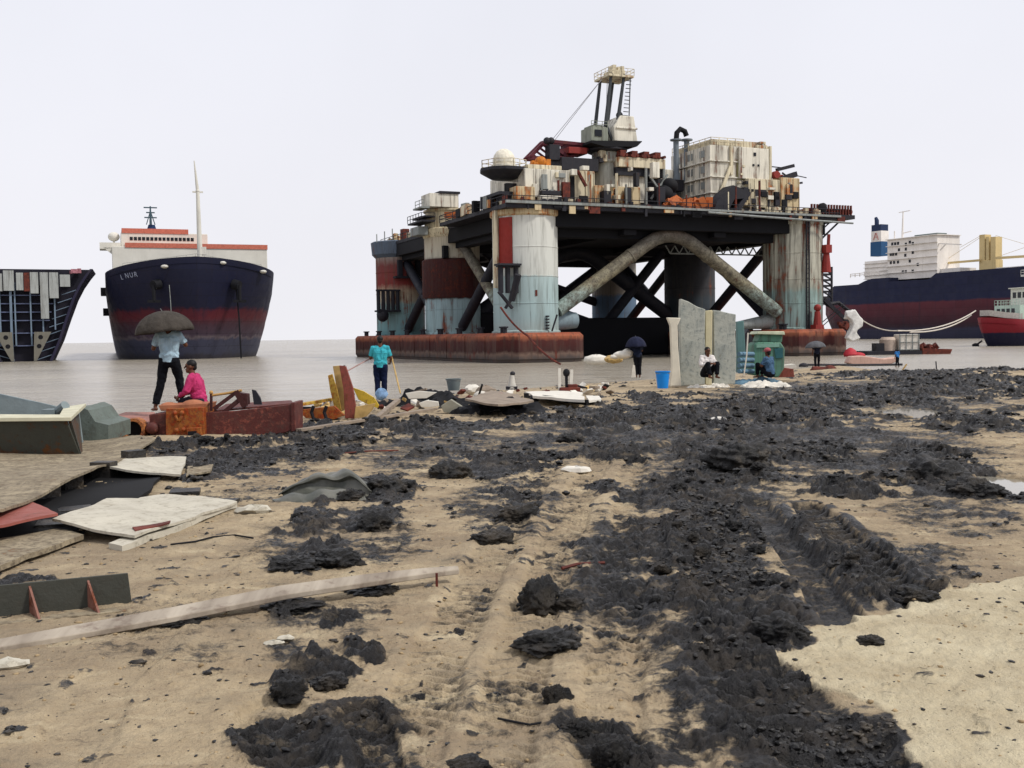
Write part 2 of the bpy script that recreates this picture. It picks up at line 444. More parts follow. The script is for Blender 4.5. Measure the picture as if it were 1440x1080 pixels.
RUT = [None, None]
def terrain(x, y):
    """height, mud amount, pale crust amount, wetness for arrays of ground points"""
    x = np.asarray(x, float); y = np.asarray(y, float)
    r = np.hypot(x, y)
    th = np.arctan2(x, y)
    px = 720 + F * np.tan(np.clip(th, -1.2, 1.2))
    rc = np.interp(px, SH_P, SH_C); rw = np.interp(px, SH_P, SH_W)
    w = sm(np.abs(th), 1.25, 1.5)
    rc = rc + w * 500; rw = rw + w * 520
    rc = rc * (1 + .05 * fbm(x, y, 6, 2, 3.3)); rw = rw * (1 + .03 * fbm(x, y, 9, 2, 7.3))
    k_ = (r - rc) / (rw - rc)
    z = np.where(k_ < 0, 0, WZ * k_)
    z = np.where(k_ > 1, WZ - (r - rw) * .03, z)
    z = np.maximum(z, -5.0)
    # soft crest
    z = z - .08 * np.exp(-(k_ * 6) ** 2)
    land = 1 - sm(k_, .5, 1.0)
    # right-hand bank stands a little higher
    z = z + .22 * sm(px, 1180, 1420) * sm(r, 27, 40) * (1 - sm(k_, 0, .35))
    wx = x + .25 * fbm(x, y, .9, 3, 1.1); wy = y + .35 * fbm(x, y, .9, 3, 5.1)
    m = np.zeros(x.shape)
    for (cx, cy, rx, ry, az, s_) in PW:
        sel = (np.abs(x - cx) < rx * 1.9 + .6) & (np.abs(y - cy) < ry * 1.9 + .8)
        if not sel.any(): continue
        dx = wx[sel] - cx; dy = wy[sel] - cy
        dx = dx - dy * math.tan(az) * .5
        q = 1.25 - np.hypot(dx / rx, dy / ry)
        m[sel] = np.maximum(m[sel], np.clip(q, 0, 1) * s_)
    for (cx, cy, rx, ry, az) in CW:
        sel = (np.abs(x - cx) < rx * 1.6 + .5) & (np.abs(y - cy) < ry * 1.6 + .5)
        if not sel.any(): continue
        q = 1.3 - np.hypot((wx[sel] - cx) / rx, (wy[sel] - cy) / ry)
        m[sel] = m[sel] * (1 - .8 * sm(q, 0, .6))
    for (cx, cy, rx, ry, az) in PUDW:
        q = 1.3 - np.hypot((wx - cx) / rx, (wy - cy) / ry); s_ = sm(q, .1, .5)
        m = m * (1 - s_); z = z - .13 * s_
    slab = poly_sd(x + .12 * fbm(x, y, .35, 4, 2.2), y + .14 * fbm(x, y, .35, 4, 4.2), SLAB)
    pale = sm(slab, -.015, .03)
    m = m * (1 - pale)
    far = sm(r, 9, 20)
    nb = fbm(x, y, .7, 4, 8.8)
    nf = fbm(x, y * .6, .16, 3, 41.0) * (1 - far) + fbm(x, y * .35, .6, 3, 44.0) * far
    mud = sm(m + nb * (.55 + .25 * far) + .42 * nf, .30, .68) * land
    soft = lambda q: np.tanh(q * 1.3) * .62
    lump = soft(billow(wx, wy, .42, 3, 2.0)); lump2 = soft(billow(wx * .5 + x * .5, y, .13, 3, 6.0))
    fine = fbm(x, y, .05, 3, 1.7)
    amp = .35 + .65 * sm(fbm(x, y, 1.3, 2, 12.0), -.25, .35)
    near = 1 - sm(r, 12, 30)
    h = mud * (.012 + amp * ((.11 + .13 * far) * lump + (.055 + .035 * far) * lump2 + .02 * soft(billow(x, y, .05, 2, 1.3))) + .010 * fine)
    # low undulation and crumbly crust of the dry ground
    un = .035 * fbm(x, y, 2.6, 3, 4.4)
    crust = .010 * fbm(x, y, .35, 4, 9.4) + .005 * billow(x, y, .09, 3, 3.4)
    z = z + (un + crust + h) * (.15 + .85 * land) * (1 - .85 * sm(k_, .9, 1.2))
    bits = sm(fbm(x, y, .22, 4, 20.0) + .25 * fbm(x, y, 1.7, 2, 2.0), .42, .52) * land
    bits = np.maximum(bits, .8 * sm(fbm(x, y, .10, 3, 30.0), .55, .62) * land)
    bits = bits * .85
    z = z + .012 * bits
    mud = np.maximum(mud, bits * .75 * (1 - .35 * pale))
    z = z + pale * (.018 + .010 * billow(x, y, .25, 3, 1.0))
    RUT[1] = mud.copy()
    smr = np.zeros(x.shape)
    for (cx, cy, rx, ry, az, s_) in SW:
        sel = (np.abs(x - cx) < rx * 1.9 + .6) & (np.abs(y - cy) < ry * 1.9 + .8)
        if not sel.any(): continue
        dx = wx[sel] - cx; dy = wy[sel] - cy; dx = dx - dy * math.tan(az) * .5
        smr[sel] = np.maximum(smr[sel], sm(1.35 - np.hypot(dx / rx, dy / ry), 0, .9) * s_)
    smr = smr * (1 - pale) * land * np.clip(1 + .6 * nb + .7 * nf, 0, 1.6)
    mud = np.maximum(mud, smr)
    z = z + smr * (.03 * billow(x, y, .10, 3, 7.7) + .03 * billow(x, y, .3, 2, 3.9) + .008 * billow(x, y, .04, 2, 2.9))
    # tracks
    rutm = np.zeros(x.shape)
    for P, wd, dp, lug in TW:
        best = np.full(x.shape, 9.0); al = np.zeros(x.shape); acc = 0.0; side = np.zeros(x.shape)
        xs = [p.x for p in P]; ys = [p.y for p in P]
        sel = (x > min(xs) - 1.5) & (x < max(xs) + 1.5) & (y > min(ys) - 1.5) & (y < max(ys) + 1.5)
        if not sel.any(): continue
        X, Y = wx[sel] * .3 + x[sel] * .7, wy[sel] * .3 + y[sel] * .7
        b = np.full(X.shape, 9.0); a_ = np.zeros(X.shape); sg = np.zeros(X.shape)
        for p, q in zip(P[:-1], P[1:]):
            ex, ey = q.x - p.x, q.y - p.y; l = math.hypot(ex, ey)
            t = np.clip(((X - p.x) * ex + (Y - p.y) * ey) / (l * l), 0, 1)
            dd = np.hypot(X - p.x - t * ex, Y - p.y - t * ey)
            c_ = dd < b
            b = np.where(c_, dd, b); a_ = np.where(c_, acc + t * l, a_)
            sg = np.where(c_, (X - p.x) * ey - (Y - p.y) * ex, sg); acc += l
        rut = 1 - sm(b, wd * .45, wd * .6)
        berm = np.exp(-((b - wd * .75) / (wd * .22)) ** 2)
        zz = -dp * rut + berm * dp * (.45 + .9 * nb[sel])
        if lug: zz = zz + rut * .6 * dp * np.tanh(3 * np.sin(2 * np.pi * (a_ + b * .6) / lug)) * sm(nb[sel], -.5, -.1)
        z[sel] += zz * (1 - pale[sel]) - rut * h[sel] * (.75 if wd < .3 else .35) * (1 - pale[sel])
        rutm[sel] = np.maximum(rutm[sel], rut if dp > .03 else 0)
        mm = .68 * rut + .9 * berm * sm(nb[sel], -.45, -.1)
        if dp <= .025 and wd < .4: mm = rut * (.26 + .35 * np.clip(nb[sel] + .1, 0, 1)) * (.4 if dp < .015 else 1)
        mud[sel] = np.maximum(mud[sel], mm * (1 - pale[sel]))
    RUT[0] = rutm
    return z, mud, pale, k_

def H(x, y):
    z = terrain(np.array([x, x + .01]), np.array([y, y]))[0]
    return float(z[0])

def Hb(x, y):
    """mean ground level round a spot, for things that rest on it"""
    a = np.linspace(0, 2 * np.pi, 8, endpoint=False)
    return float(terrain(np.append(x + .15 * np.cos(a), x), np.append(y + .15 * np.sin(a), y))[0].mean())

def make_ground():
    a = np.concatenate([np.linspace(-180, -60, 25)[:-1], np.linspace(-60, -29, 40)[:-1], np.linspace(-29, 29, 920), np.linspace(29, 60, 40)[1:], np.linspace(60, 180, 25)[1:-1]])
    r = np.concatenate([np.linspace(.25, 3.2, 40)[:-1], np.geomspace(3.2, 62, 1080)[:-1], np.geomspace(62, 135, 60)[:-1], np.geomspace(135, 900, 12)])
    na, nr = len(a), len(r)
    A, RR = np.meshgrid(np.radians(a), r)
    X = RR * np.sin(A); Y = RR * np.cos(A)
    z, mud, pale, k_ = terrain(X.ravel(), Y.ravel())
    vs = np.stack([X.ravel(), Y.ravel(), z], 1)
    vs = np.concatenate([vs, [[0, 0, z[:na].mean()]]]).astype(np.float32)
    i, j = np.meshgrid(np.arange(nr - 1), np.arange(na), indexing='ij')
    j2 = (j + 1) % na
    q = np.stack([i * na + j, (i + 1) * na + j, (i + 1) * na + j2, i * na + j2], -1).reshape(-1, 4)
    ct = nr * na
    tri = np.stack([np.full(na, ct), np.arange(na), (np.arange(na) + 1) % na], 1)
    nv, nq, nt = len(vs), len(q), len(tri)
    me = bpy.data.meshes.new('ground')
    me.vertices.add(nv); me.vertices.foreach_set('co', vs.ravel())
    me.loops.add(nq * 4 + nt * 3)
    me.loops.foreach_set('vertex_index', np.concatenate([q.ravel()[:], tri.ravel()]).astype(np.int32))
    me.polygons.add(nq + nt)
    me.polygons.foreach_set('loop_start', np.concatenate([np.arange(nq) * 4, nq * 4 + np.arange(nt) * 3]).astype(np.int32))
    me.update(calc_edges=True)
    if me.polygons[200000].normal.z < 0: me.flip_normals()
    me.shade_smooth()
    for nm, ar in (('mud', mud), ('pale', pale), ('shore', k_)):
        at_ = me.attributes.new(nm, 'FLOAT', 'POINT')
        at_.data.foreach_set('value', np.append(ar, 0).astype(np.float32))
    t = NT('beach_mud')
    def attr(nm):
        n = t.n('Attribute'); n.attribute_name = nm; return n.outputs['Fac']
    n0 = t.noise(.45, 5, .6); n1 = t.noise(2.2, 7, .68); n2 = t.noise(14, 6, .7); n3 = t.noise(70, 4, .7)
    n4 = t.noise(1.1, 6, .65, stretch=(1, .45, 1), dist=.6)
    n6 = t.noise(3.2, 7, .72, stretch=(.5, 1.3, 1), dist=.4)
    sand = t.mix(t.mr(n1, .3, .7), c('bfad8e'), c('917f67'))
    sand = t.mix(t.mr(n0, .45, .6, 0, .65), sand, c('8c7c67'))
    sand = t.mix(t.mr(n4, .52, .72, 0, .55), sand, c('7f6c56'))
    sand = t.mix(t.mr(n2, .55, .75, 0, .55), sand, c('6d5c48'))
    sand = t.mix(t.mr(n3, .58, .72, 0, .5), sand, c('5d5142'))
    sand = t.mix(t.mr(n6, .5, .66, 0, .5), sand, c('857a68'))
    sand = t.mix(t.mr(n6, .62, .72, 0, .6), sand, c('5b5347'))
    sand = t.mix(t.mr(n6, .44, .34, 0, .4), sand, c('d0c2a2'))
    palec = t.mix(t.mr(n1, .35, .7), c('c9bda0'), c('a99a7e'))
    palec = t.mix(t.mr(n2, .6, .75, 0, .5), palec, c('93805f'))
    sand = t.mix(attr('pale'), sand, palec)
    mudc = t.mix(t.mr(n2, .3, .7), c('0b0b0d'), c('262424'))
    mudc = t.mix(t.mr(n1, .5, .72, 0, .6), mudc, c('4a4137'))
    mudc = t.mix(t.mr(n6, .56, .7, 0, .6), mudc, c('7b6e5b'))
    mf = t.math('ADD', attr('mud'), t.math('MULTIPLY', t.math('SUBTRACT', n2, .5), .7))
    mf = t.math('ADD', mf, t.math('MULTIPLY', t.math('SUBTRACT', n3, .5), .35))
    n5 = t.noise(5, 6, .7, stretch=(.35, 1.6, 1), dist=.8)
    mf = t.math('ADD', mf, t.math('MULTIPLY', t.math('SUBTRACT', n5, .5), 1.3))
    mfac = t.mr(mf, .28, .66, smooth=True)
    colr = t.mix(mfac, sand, mudc)
    wet = t.mr(attr('shore'), .75, 1.0)
    colr = t.mix(wet, colr, c('8a8271'))
    rough = t.math('ADD', t.mr(mfac, 0, 1, .92, .22), t.math('MULTIPLY', t.mr(n1, .35, .62), .35))
    bh = t.math('ADD', t.math('MULTIPLY', n2, 1.0), t.math('MULTIPLY', n3, .4))
    t.done(colr, rough, bh, 1.0, .03, spec=.3)
    me.materials.append(t.m)
    ob = bpy.data.objects.new('ground', me); col.objects.link(ob)
    tag(ob, 'tan muddy foreshore churned into dark clods and wheel tracks', kind='structure')
    return ob
make_ground()

# ------------------------------------------------------------------ water
def make_water():
    t = NT('muddy_water')
    n1 = t.noise(.35, 5, .6, stretch=(.45, 1, 1), dist=.6); n2 = t.noise(1.6, 4, .6, stretch=(.5, 1, 1)); n3 = t.noise(.03, 4, .5, stretch=(.4, 1, 1))
    colr = t.mix(t.mr(n3, .35, .65), c('a39b8c'), c('8f877a'))
    colr = t.mix(t.mr(n1, .48, .66, 0, .5), colr, c('7f776a'))  # ripple contrast put into the colour on top of the silt tones
    colr = t.mix(t.mr(n2, .55, .7, 0, .4), colr, c('b5ac9b'))
    bh = t.math('ADD', n1, t.math('MULTIPLY', n2, .3))
    t.done(colr, .22, bh, 1.0, .8, spec=.5)
    mb = MB()
    # rings so that the sheet stays one surface out to the horizon
    n = 64; rr = [0, 20, 60, 150, 400, 1000, 2500, 6000]
    vs = [(0, 0, WZ)]; fs = []
    for r_ in rr[1:]:
        for k_ in range(n): vs.append((r_ * math.cos(2 * math.pi * k_ / n), r_ * math.sin(2 * math.pi * k_ / n), WZ))
    for k_ in range(n): fs.append((0, 1 + k_, 1 + (k_ + 1) % n))
    for i in range(len(rr) - 2):
        for k_ in range(n):
            fs.append((1 + i * n + k_, 1 + (i + 1) * n + k_, 1 + (i + 1) * n + (k_ + 1) % n, 1 + i * n + (k_ + 1) % n))
    mb.add(vs, fs)
    o = mb.build('water', t.m, fix=True); tag(o, 'silty grey brown sea water with low ripples', kind='structure')
    t2 = NT('puddle_water')
    t2.done(c('8c8678'), .08, t2.noise(6, 3), .1, .01, spec=.5)
    for (cx, cy, rx, ry, az) in PUDW:
        mb = MB(); n = 40
        lvl = -.035 if cy < 18 else -.02
        pts = [(cx + rx * 1.35 * math.cos(2 * math.pi * k_ / n), cy + ry * 1.35 * math.sin(2 * math.pi * k_ / n), lvl) for k_ in range(n)]
        mb.add(pts, [tuple(range(n))])
        o = mb.build('puddle', t2.m, org=(cx, cy, lvl)); tag(o, 'shallow rain puddle in the mud', kind='structure')
make_water()
# ------------------------------------------------------------------ the semi-submersible platform
WHT = paint('weathered_white_paint', 'e6e1d2', rust=.34, dirt=.65, scale=.35)
CREAM = paint('weathered_cream_paint', 'ded3b6', rust=.4, dirt=.65, scale=.4, rustc=('5a2c1a', 'a5673a'))
DARK = paint('dark_grimy_steel', '24242c', rust=.25, dirt=.3, scale=.5, rustc=('1c1012', '3c2420'))
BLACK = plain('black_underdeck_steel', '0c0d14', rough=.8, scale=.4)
GREY = paint('grey_painted_steel', '8d9290', rust=.3, dirt=.5, scale=.5)
RUST = paint('heavy_rust', '5d2a22', rust=.75, dirt=.4, scale=.5, rustc=('3a1a18', '74372a'), rough=.8)
RED = paint('faded_red_paint', '8c2f2a', rust=.3, dirt=.3, scale=.8)
ORG = paint('orange_rusty_paint', 'b5622f', rust=.4, dirt=.3, scale=1.2, rustc=('5a2c1a', '9b4a22'))
YEL = paint('yellow_paint', 'd9a520', rust=.12, dirt=.2, scale=2, streak=False)
OCHRE = paint('rust_stained_white', 'cbb893', rust=.5, dirt=.4, scale=.5, rustc=('6a3518', 'b8743a'))
GLASS = plain('dark_window_glass', '10141c', rough=.15, scale=1)
PIPE = paint('brown_grey_pipe_paint', '8b8676', rust=.3, dirt=.5, scale=.5, streak=False)

rigF = Frame((2.04, 146.1, WZ), 0.41)
rig = thing('oil_platform', 'rusting semi-submersible oil platform on six thick legs, beached beyond the mud', 'oil platform', rigF.o, rigF.rz)
SP, WD = 28.6, 44.9
ZT = 20.3                       # underside of the deck edge (above water)
def rloc(px, py, s): return rigF.loc(px, py, s)
def rb(mb, px0, px1, pt, pb, s, dep):
    """box whose front (plane Y=s) covers a photo rectangle"""
    a = rloc(px0, (pt + pb) / 2, s); b = rloc(px1, (pt + pb) / 2, s)
    zt = rloc((px0 + px1) / 2, pt, s).z; zb = rloc((px0 + px1) / 2, pb, s).z
    mb.bx(a.x, b.x, s, s + dep, zb, zt)
    return (a.x, b.x, s, s + dep, zb, zt)

# pontoons
def pontoon(cx, name_mat):
    m = MB(); hw, y0, y1 = 6.4, -6.8, 67
    cc = 2.2
    def ring(z, ins):
        h = hw - ins; a, b = y0 + ins, y1 - ins
        return [(cx - h + cc, a, z), (cx + h - cc, a, z), (cx + h, a + cc, z), (cx + h, b - cc, z), (cx + h - cc, b, z), (cx - h + cc, b, z), (cx - h, b - cc, z), (cx - h, a + cc, z)]
    rs = [ring(-2, .8), ring(.4, .1), ring(.45, 0), ring(3.5, 0), ring(3.95, .35)]
    vs = [p for r_ in rs for p in r_]; fs = []
    for i in range(len(rs) - 1):
        for k in range(8): fs.append((i * 8 + k, i * 8 + (k + 1) % 8, (i + 1) * 8 + (k + 1) % 8, (i + 1) * 8 + k))
    fs.append(tuple(range(8))[::-1]); fs.append(tuple(range(32, 40)))
    m.add(vs, fs)
    for y in np.arange(y0 + 6, y1 - 2, 7.5):                      # plate seams and fenders standing proud
        m.bx(cx - hw - .12, cx - hw + .1, y, y + .35, .5, 3.6)
    p = m.build('pontoon', name_mat, rig, bevel=.08)
    for k in range(9):
        d = MB(); y = y0 + 2 + k * 8.2
        d.lathe([(.28, 3.9), (.28, 4.6), (.45, 4.6), (.45, 4.8)], (cx - 5.2, y, 0), 10)
        d.lathe([(.28, 3.9), (.28, 4.6), (.45, 4.6), (.45, 4.8)], (cx - 5.2, y + .9, 0), 10)
        d.build('bollard', DARK, p)
    return p
PONT = paint('pontoon_rust', '54231f', rust=.35, dirt=.6, scale=.3, rustc=('2c1517', '6d3026'), rough=.85, dirtc='5b4a40',
             bands=[(-1, '3d3836'), (.6, '4c4442'), (1.1, '6e5a50'), (1.5, '3a1d1c'), (2.8, '4a201e'), (3.4, '9a5a40'), (3.8, '8d4a34')], zj=.8)
pontoon(0, PONT); pontoon(WD, PONT)

# columns
def colmat(name, bands, rust, dirt, zj=.8, sc_=.35):
    return paint(name, 'cccccc', rust=rust, dirt=dirt, scale=sc_, bands=bands, zj=zj, rustc=('3a1c18', '7a3f28'), dirtc='56524a')
BLU, WH = '7fa3a6', 'c3c5be'
COLM = {
 'A': colmat('front_column_paint', [(3.5, '9aa9a6'), (6, '98aeb0'), (11.3, 'a6b9ba'), (11.6, 'c6c9c3'), (20, 'cfcfc8')], .16, .5, .4),
 'B': colmat('brown_banded_column_paint', [(3.5, '8fa9ab'), (9.4, '93aab0'), (9.7, '3d1f1d'), (15.6, '44211e'), (16.2, 'b7b2a2'), (20, 'b5a890')], .38, .55, .5),
 'C': colmat('red_topped_column_paint', [(3.5, '6c979c'), (9.5, '86a5a6'), (10.2, 'b0a894'), (12, 'a8937c'), (13.2, '7a2b28'), (16.5, '6d3330'), (18, '8a7f78'), (20, '5a5f68')], .4, .5, 1.2),
 'D': colmat('stained_column_paint', [(3.5, '8ba7a4'), (9.5, '97b2ae'), (10.3, 'b3b5a6'), (12, 'c2c0b0'), (20, 'b9b8aa')], .42, .85, 1.2, .3),
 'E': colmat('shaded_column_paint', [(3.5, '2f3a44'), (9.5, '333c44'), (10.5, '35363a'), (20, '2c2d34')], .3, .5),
 'F': colmat('far_column_paint', [(3.5, '4f6a80'), (11, '597089'), (11.6, '8c867c'), (20, '7a766e')], .3, .5),
}
POS = {'A': (0, 0), 'B': (0, SP), 'C': (0, 2 * SP - 1), 'D': (WD, 0), 'E': (WD, SP), 'F': (WD, 2 * SP - 1)}
LAB = {'A': 'pale column with a red strip, nearest on the left pontoon', 'B': 'column with a broad dark brown band', 'C': 'farthest left column with red rusted top', 'D': 'nearest right column with dark stains', 'E': 'dark shaded column behind the grey slabs', 'F': 'farthest right column seen under the deck'}
for k, (cx, cy) in POS.items():
    m = MB(); rr = 4.45
    pr = [(rr + .25, 3.9), (rr + .25, 4.15), (rr, 4.3)]
    for z in (7.9, 11.5, 15.4): pr += [(rr, z - .06), (rr + .05, z - .04), (rr + .05, z + .04), (rr, z + .06)]
    pr += [(rr, ZT - .7), (rr + .12, ZT - .65), (rr + .12, ZT - .1), (rr, ZT)]
    m.lathe(pr, (cx, cy, 0), 56)
    cobj = m.build('column', COLM[k], rig, label=LAB[k], ang=25)
    if k == 'A':
        a0, a1 = R(196), R(212)
        s = MB(); s.lathe([(rr + .1, 12.6), (rr + .1, ZT - 1.0)], (cx, cy, 0), 10, a0, R(224)); s.lathe([(rr + .02, 12.6), (rr + .02, ZT - 1.0)], (cx, cy, 0), 10, a0, R(224))
        s.build('red_strip', paint('red_strip_paint', '8e2a22', rust=.35, dirt=.25, scale=.6), cobj)
        s = MB()
        for aa in (R(188), R(193)): s.tube((cx + 4.8 * math.cos(aa), cy + 4.8 * math.sin(aa), 10), (cx + 4.8 * math.cos(aa), cy + 4.8 * math.sin(aa), ZT), .3, n=8)
        s.build('riser_pipe', CREAM, cobj)
        s = MB()
        s.tube((cx - 3.7, cy - 5.9, 11.5), (cx - 4.1, cy - 4.6, 8.2), .45)
        for dx in (-5.2, -4.2, -3.0): s.tube((cx + dx, cy - 3.6, 9.2), (cx + dx, cy - 3.6, 13), .35); s.bx(cx + dx - .5, cx + dx + .5, cy - 4, cy - 3.2, 12.6, 12.9)
        s.bx(cx - 5.8, cx - 2.6, cy - 4.6, cy - 2.8, 12.8, 13.05); s.beam((cx - 5.6, cy - 3.8, 9.4), (cx - 3.6, cy - 3.6, 7.2), .35); s.beam((cx - 3, cy - 3.8, 9.4), (cx - 4.6, cy - 3.6, 7.2), .35)
        s.build('fairlead', DARK, cobj)
        s = MB()
        for j in range(5): s.bx(cx + .9, cx + 1.3, cy - 4.7, cy - 4.3, 4.4 + j * .4, 4.6 + j * .4)
        s.tube((cx + 1.5, cy - 5, 4.1), (cx + 2.2, cy - 5.2, 6.3), .12)
        s.build('mooring_fitting', DARK, cobj)
        # weep mark plates
        s = MB(); s.lathe([(rr + .06, 8.8), (rr + .06, 9.6)], (cx, cy, 0), 2, R(262), R(266)); s.build('anode', RUST, cobj)
    if k == 'D':
        s = MB()
        for aa in (R(257), R(262)): s.tube((cx + 4.75 * math.cos(aa), cy + 4.75 * math.sin(aa), 4), (cx + 4.75 * math.cos(aa), cy + 4.75 * math.sin(aa), ZT), .13, n=8)
        for z in np.arange(4.5, ZT, .7): s.bx(cx - 1.1, cx - .6, cy - 4.78, cy - 4.7, z, z + .08)
        s.build('ladder', DARK, cobj)
        s = MB()
        s.tube((cx + 3.2, cy - 3.9, 12.5), (cx + 3.2, cy - 3.9, 15.6), .75, .45); s.bx(cx + 2.6, cx + 3.7, cy - 4.6, cy - 3.2, 15.4, 16.6); s.tube((cx + 3.5, cy - 4, 16.4), (cx + 3.6, cy - 4, 18.2), .25)
        s.build('red_fender', RED, cobj)
        s = MB(); s.tube((cx + .3, cy - 5.4, 3.9), (cx + .3, cy - 5.4, 6.6), .75, .4); s.ball((cx + .3, cy - 5.4, 7.1), .55); s.bx(cx - .5, cx + 1, cy - 6, cy - 4.8, 3.9, 4.6)
        s.build('vent_post', RED, cobj)
    if k == 'C':
        s = MB(); s.bx(cx - 5.9, cx - 1.6, cy - 5.2, cy - 3, 8.2, 8.5)
        for j in range(5): s.tube((cx - 5.6 + j * .9, cy - 4.6, 8.4), (cx - 5.6 + j * .9, cy - 4.6, 12.2), .32)
        s.bx(cx - 5.9, cx - 1.6, cy - 5, cy - 4, 11.9, 12.2)
        s.ball((cx - 4.8, cy - 4.4, 7.6), (1.1, 1, 1.2)); s.build('fairlead', DARK, cobj)
        s = MB(); s.bx(cx - 2.6, cx + 2.8, cy - 5.4, cy - 4, 14.2, 14.6)
        for j in range(3): s.bx(cx - 1.9 + j * 1.7, cx - 1.1 + j * 1.7, cy - 5.0, cy - 4.2, 14.6, 17.5)
        s.build('catwalk', DARK, cobj)
    if k == 'B':
        s = MB(); s.lathe([(rr + .35, 9.7), (rr + .4, 9.8), (rr + .4, 15.7), (rr + .05, 15.9)], (cx, cy, 0), 26, R(165), R(292))
        s.build('rust_casing', paint('brown_casing_rust', '3e1c1c', rust=.5, dirt=.5, scale=.6, rustc=('241012', '5a2a20'), rough=.85), cobj)
        s = MB(); s.bx(cx - 3.0, cx - 2.2, cy - 4.4, cy - 3.5, 15.9, 17.8); s.build('doorway', BLACK, cobj)

# braces
BRC = paint('brace_paint', '8d8876', rust=.28, dirt=.9, scale=.5, streak=False, bands=[(3, '8fa5a2'), (9, '8f9f98'), (10.5, '8d866e'), (17, '6b665d'), (18.2, '6c5a4e')], zj=1.5)
def arch(s, mat, r):
    pts = []
    a = rloc(788, 437, 0); b = rloc(905, 340, 0)
    zlo = a.z
    x0, x1 = 4.0, WD - 4.0; mid = WD / 2 - .3; zt = 17.6
    for k in range(27):
        t = k / 26; x = x0 + (x1 - x0) * t
        u = abs(x - mid) / (mid - x0)
        z = zlo + (zt - zlo) * (1 - (u if u > .22 else .11 + u * u / .44))/.89
        pts.append((x, s, z))
    m = MB(); m.path(pts, r, 18)
    for (p, q) in ((pts[8], pts[9]), (pts[17], pts[18])):
        m.tube(p, Vector(p).lerp(Vector(q), .3), r + .08, n=18)
    m.build('brace', mat, rig)
arch(-1.6, BRC, .98)
BD = paint('dark_brace_paint', '22242e', rust=.2, dirt=.4, scale=.4, streak=False)
arch(SP, BD, 1.2)
for s_, a, b in ((2 * SP - 1, (4, 17.5), (WD - 4, 5.5)), (2 * SP - 1, (14, 18.5), (WD - 4, 10)), (2 * SP - 1, (WD - 2, 18), (22, 4)), (SP + .5, (6, 17.5), (WD / 2, 4)), (SP - .5, (WD - 6, 17.8), (WD / 2 + 4, 4))):
    MB().tube((a[0], s_, a[1]), (b[0], s_, b[1]), .85, n=14).build('brace', BD, rig)
for cx in (0, WD):
    for (y0, z0, y1, z1) in ((4, 18.5, SP - 4, 5), (SP - 4, 18.5, 5, 5), (SP + 4, 17, 2 * SP - 5, 5), (2 * SP - 5, 17, SP + 5, 5)):
        MB().tube((cx, y0, z0), (cx, y1, z1), .8, n=14).build('brace', BRC if cx == 0 and y0 < SP and y0 > 5 else BD, rig)
# low cross members between the pontoons
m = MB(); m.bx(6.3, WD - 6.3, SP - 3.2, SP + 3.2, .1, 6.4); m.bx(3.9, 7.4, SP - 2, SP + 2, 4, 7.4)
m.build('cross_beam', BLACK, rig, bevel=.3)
m = MB(); m.tube((4, 0, 5.6), (7.6, 0, 5.6), 1.5, 1.1, 18); m.build('brace_stub', paint('grey_blue_stub', '7f929b', rust=.1, dirt=.4), rig)
m = MB(); m.tube((WD - 4, 0, 5.2), (WD - 11, 0, 4.6), 1.2, .5, 14); m.build('brace_stub', GREY, rig)

# deck
X0, X1, Y0, Y1 = -4.9, WD + 4.9, -4.9, 2 * SP + 3.6
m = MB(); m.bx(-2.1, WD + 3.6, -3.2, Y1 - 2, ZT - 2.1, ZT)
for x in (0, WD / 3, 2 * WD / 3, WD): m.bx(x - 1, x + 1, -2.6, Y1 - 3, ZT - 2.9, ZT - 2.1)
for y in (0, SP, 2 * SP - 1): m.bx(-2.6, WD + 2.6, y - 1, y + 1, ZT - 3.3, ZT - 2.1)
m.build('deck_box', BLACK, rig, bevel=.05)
m = MB(); m.bx(X0, X1, Y0, SP - 8, ZT + .02, ZT + .55); m.bx(-2.2, X1, SP - 7.99, Y1, ZT + .02, ZT + .55)
m.build('deck_plate', DARK, rig)
m = MB()
m.beam((X0 - .05, Y0 - .2, ZT + .75), (12, Y0 - .2, ZT + .75), .35); m.beam((12, Y0 - .2, ZT + .75), (X1, Y0 - .2, ZT + .5), .3)
m.path([(26, Y0 - .5, ZT + .3), (34, Y0 - .5, ZT + .0), (X1 + 2, Y0 - .6, ZT - .5)], .16, 6)
m.build('deck_edge_pipe', GREY, rig)
m = MB(); m.rail([(-2.2, Y1, ZT + .5), (-2.2, SP - 8, ZT + .5), (X0, SP - 8, ZT + .5), (X0, Y0, ZT + .5), (X1, Y0, ZT + .5), (X1, Y1, ZT + .5)], 1.1, 2.6, .09)
m.build('railing', DARK, rig)
m = MB(); rn = random.Random(3)                                     # hanging truss below the edge
for i in range(12):
    x = 26 + i * 1.6; m.beam((x, 6, ZT - 3.4), (x + .8, 6, ZT - 4.6 + .0 * i), .15); m.beam((x + .8, 6, ZT - 4.6), (x + 1.6, 6, ZT - 3.4), .15)
m.beam((26.8, 6, ZT - 4.6), (45, 6, ZT - 4.6), .2); m.build('hanging_walkway', GREY, rig)

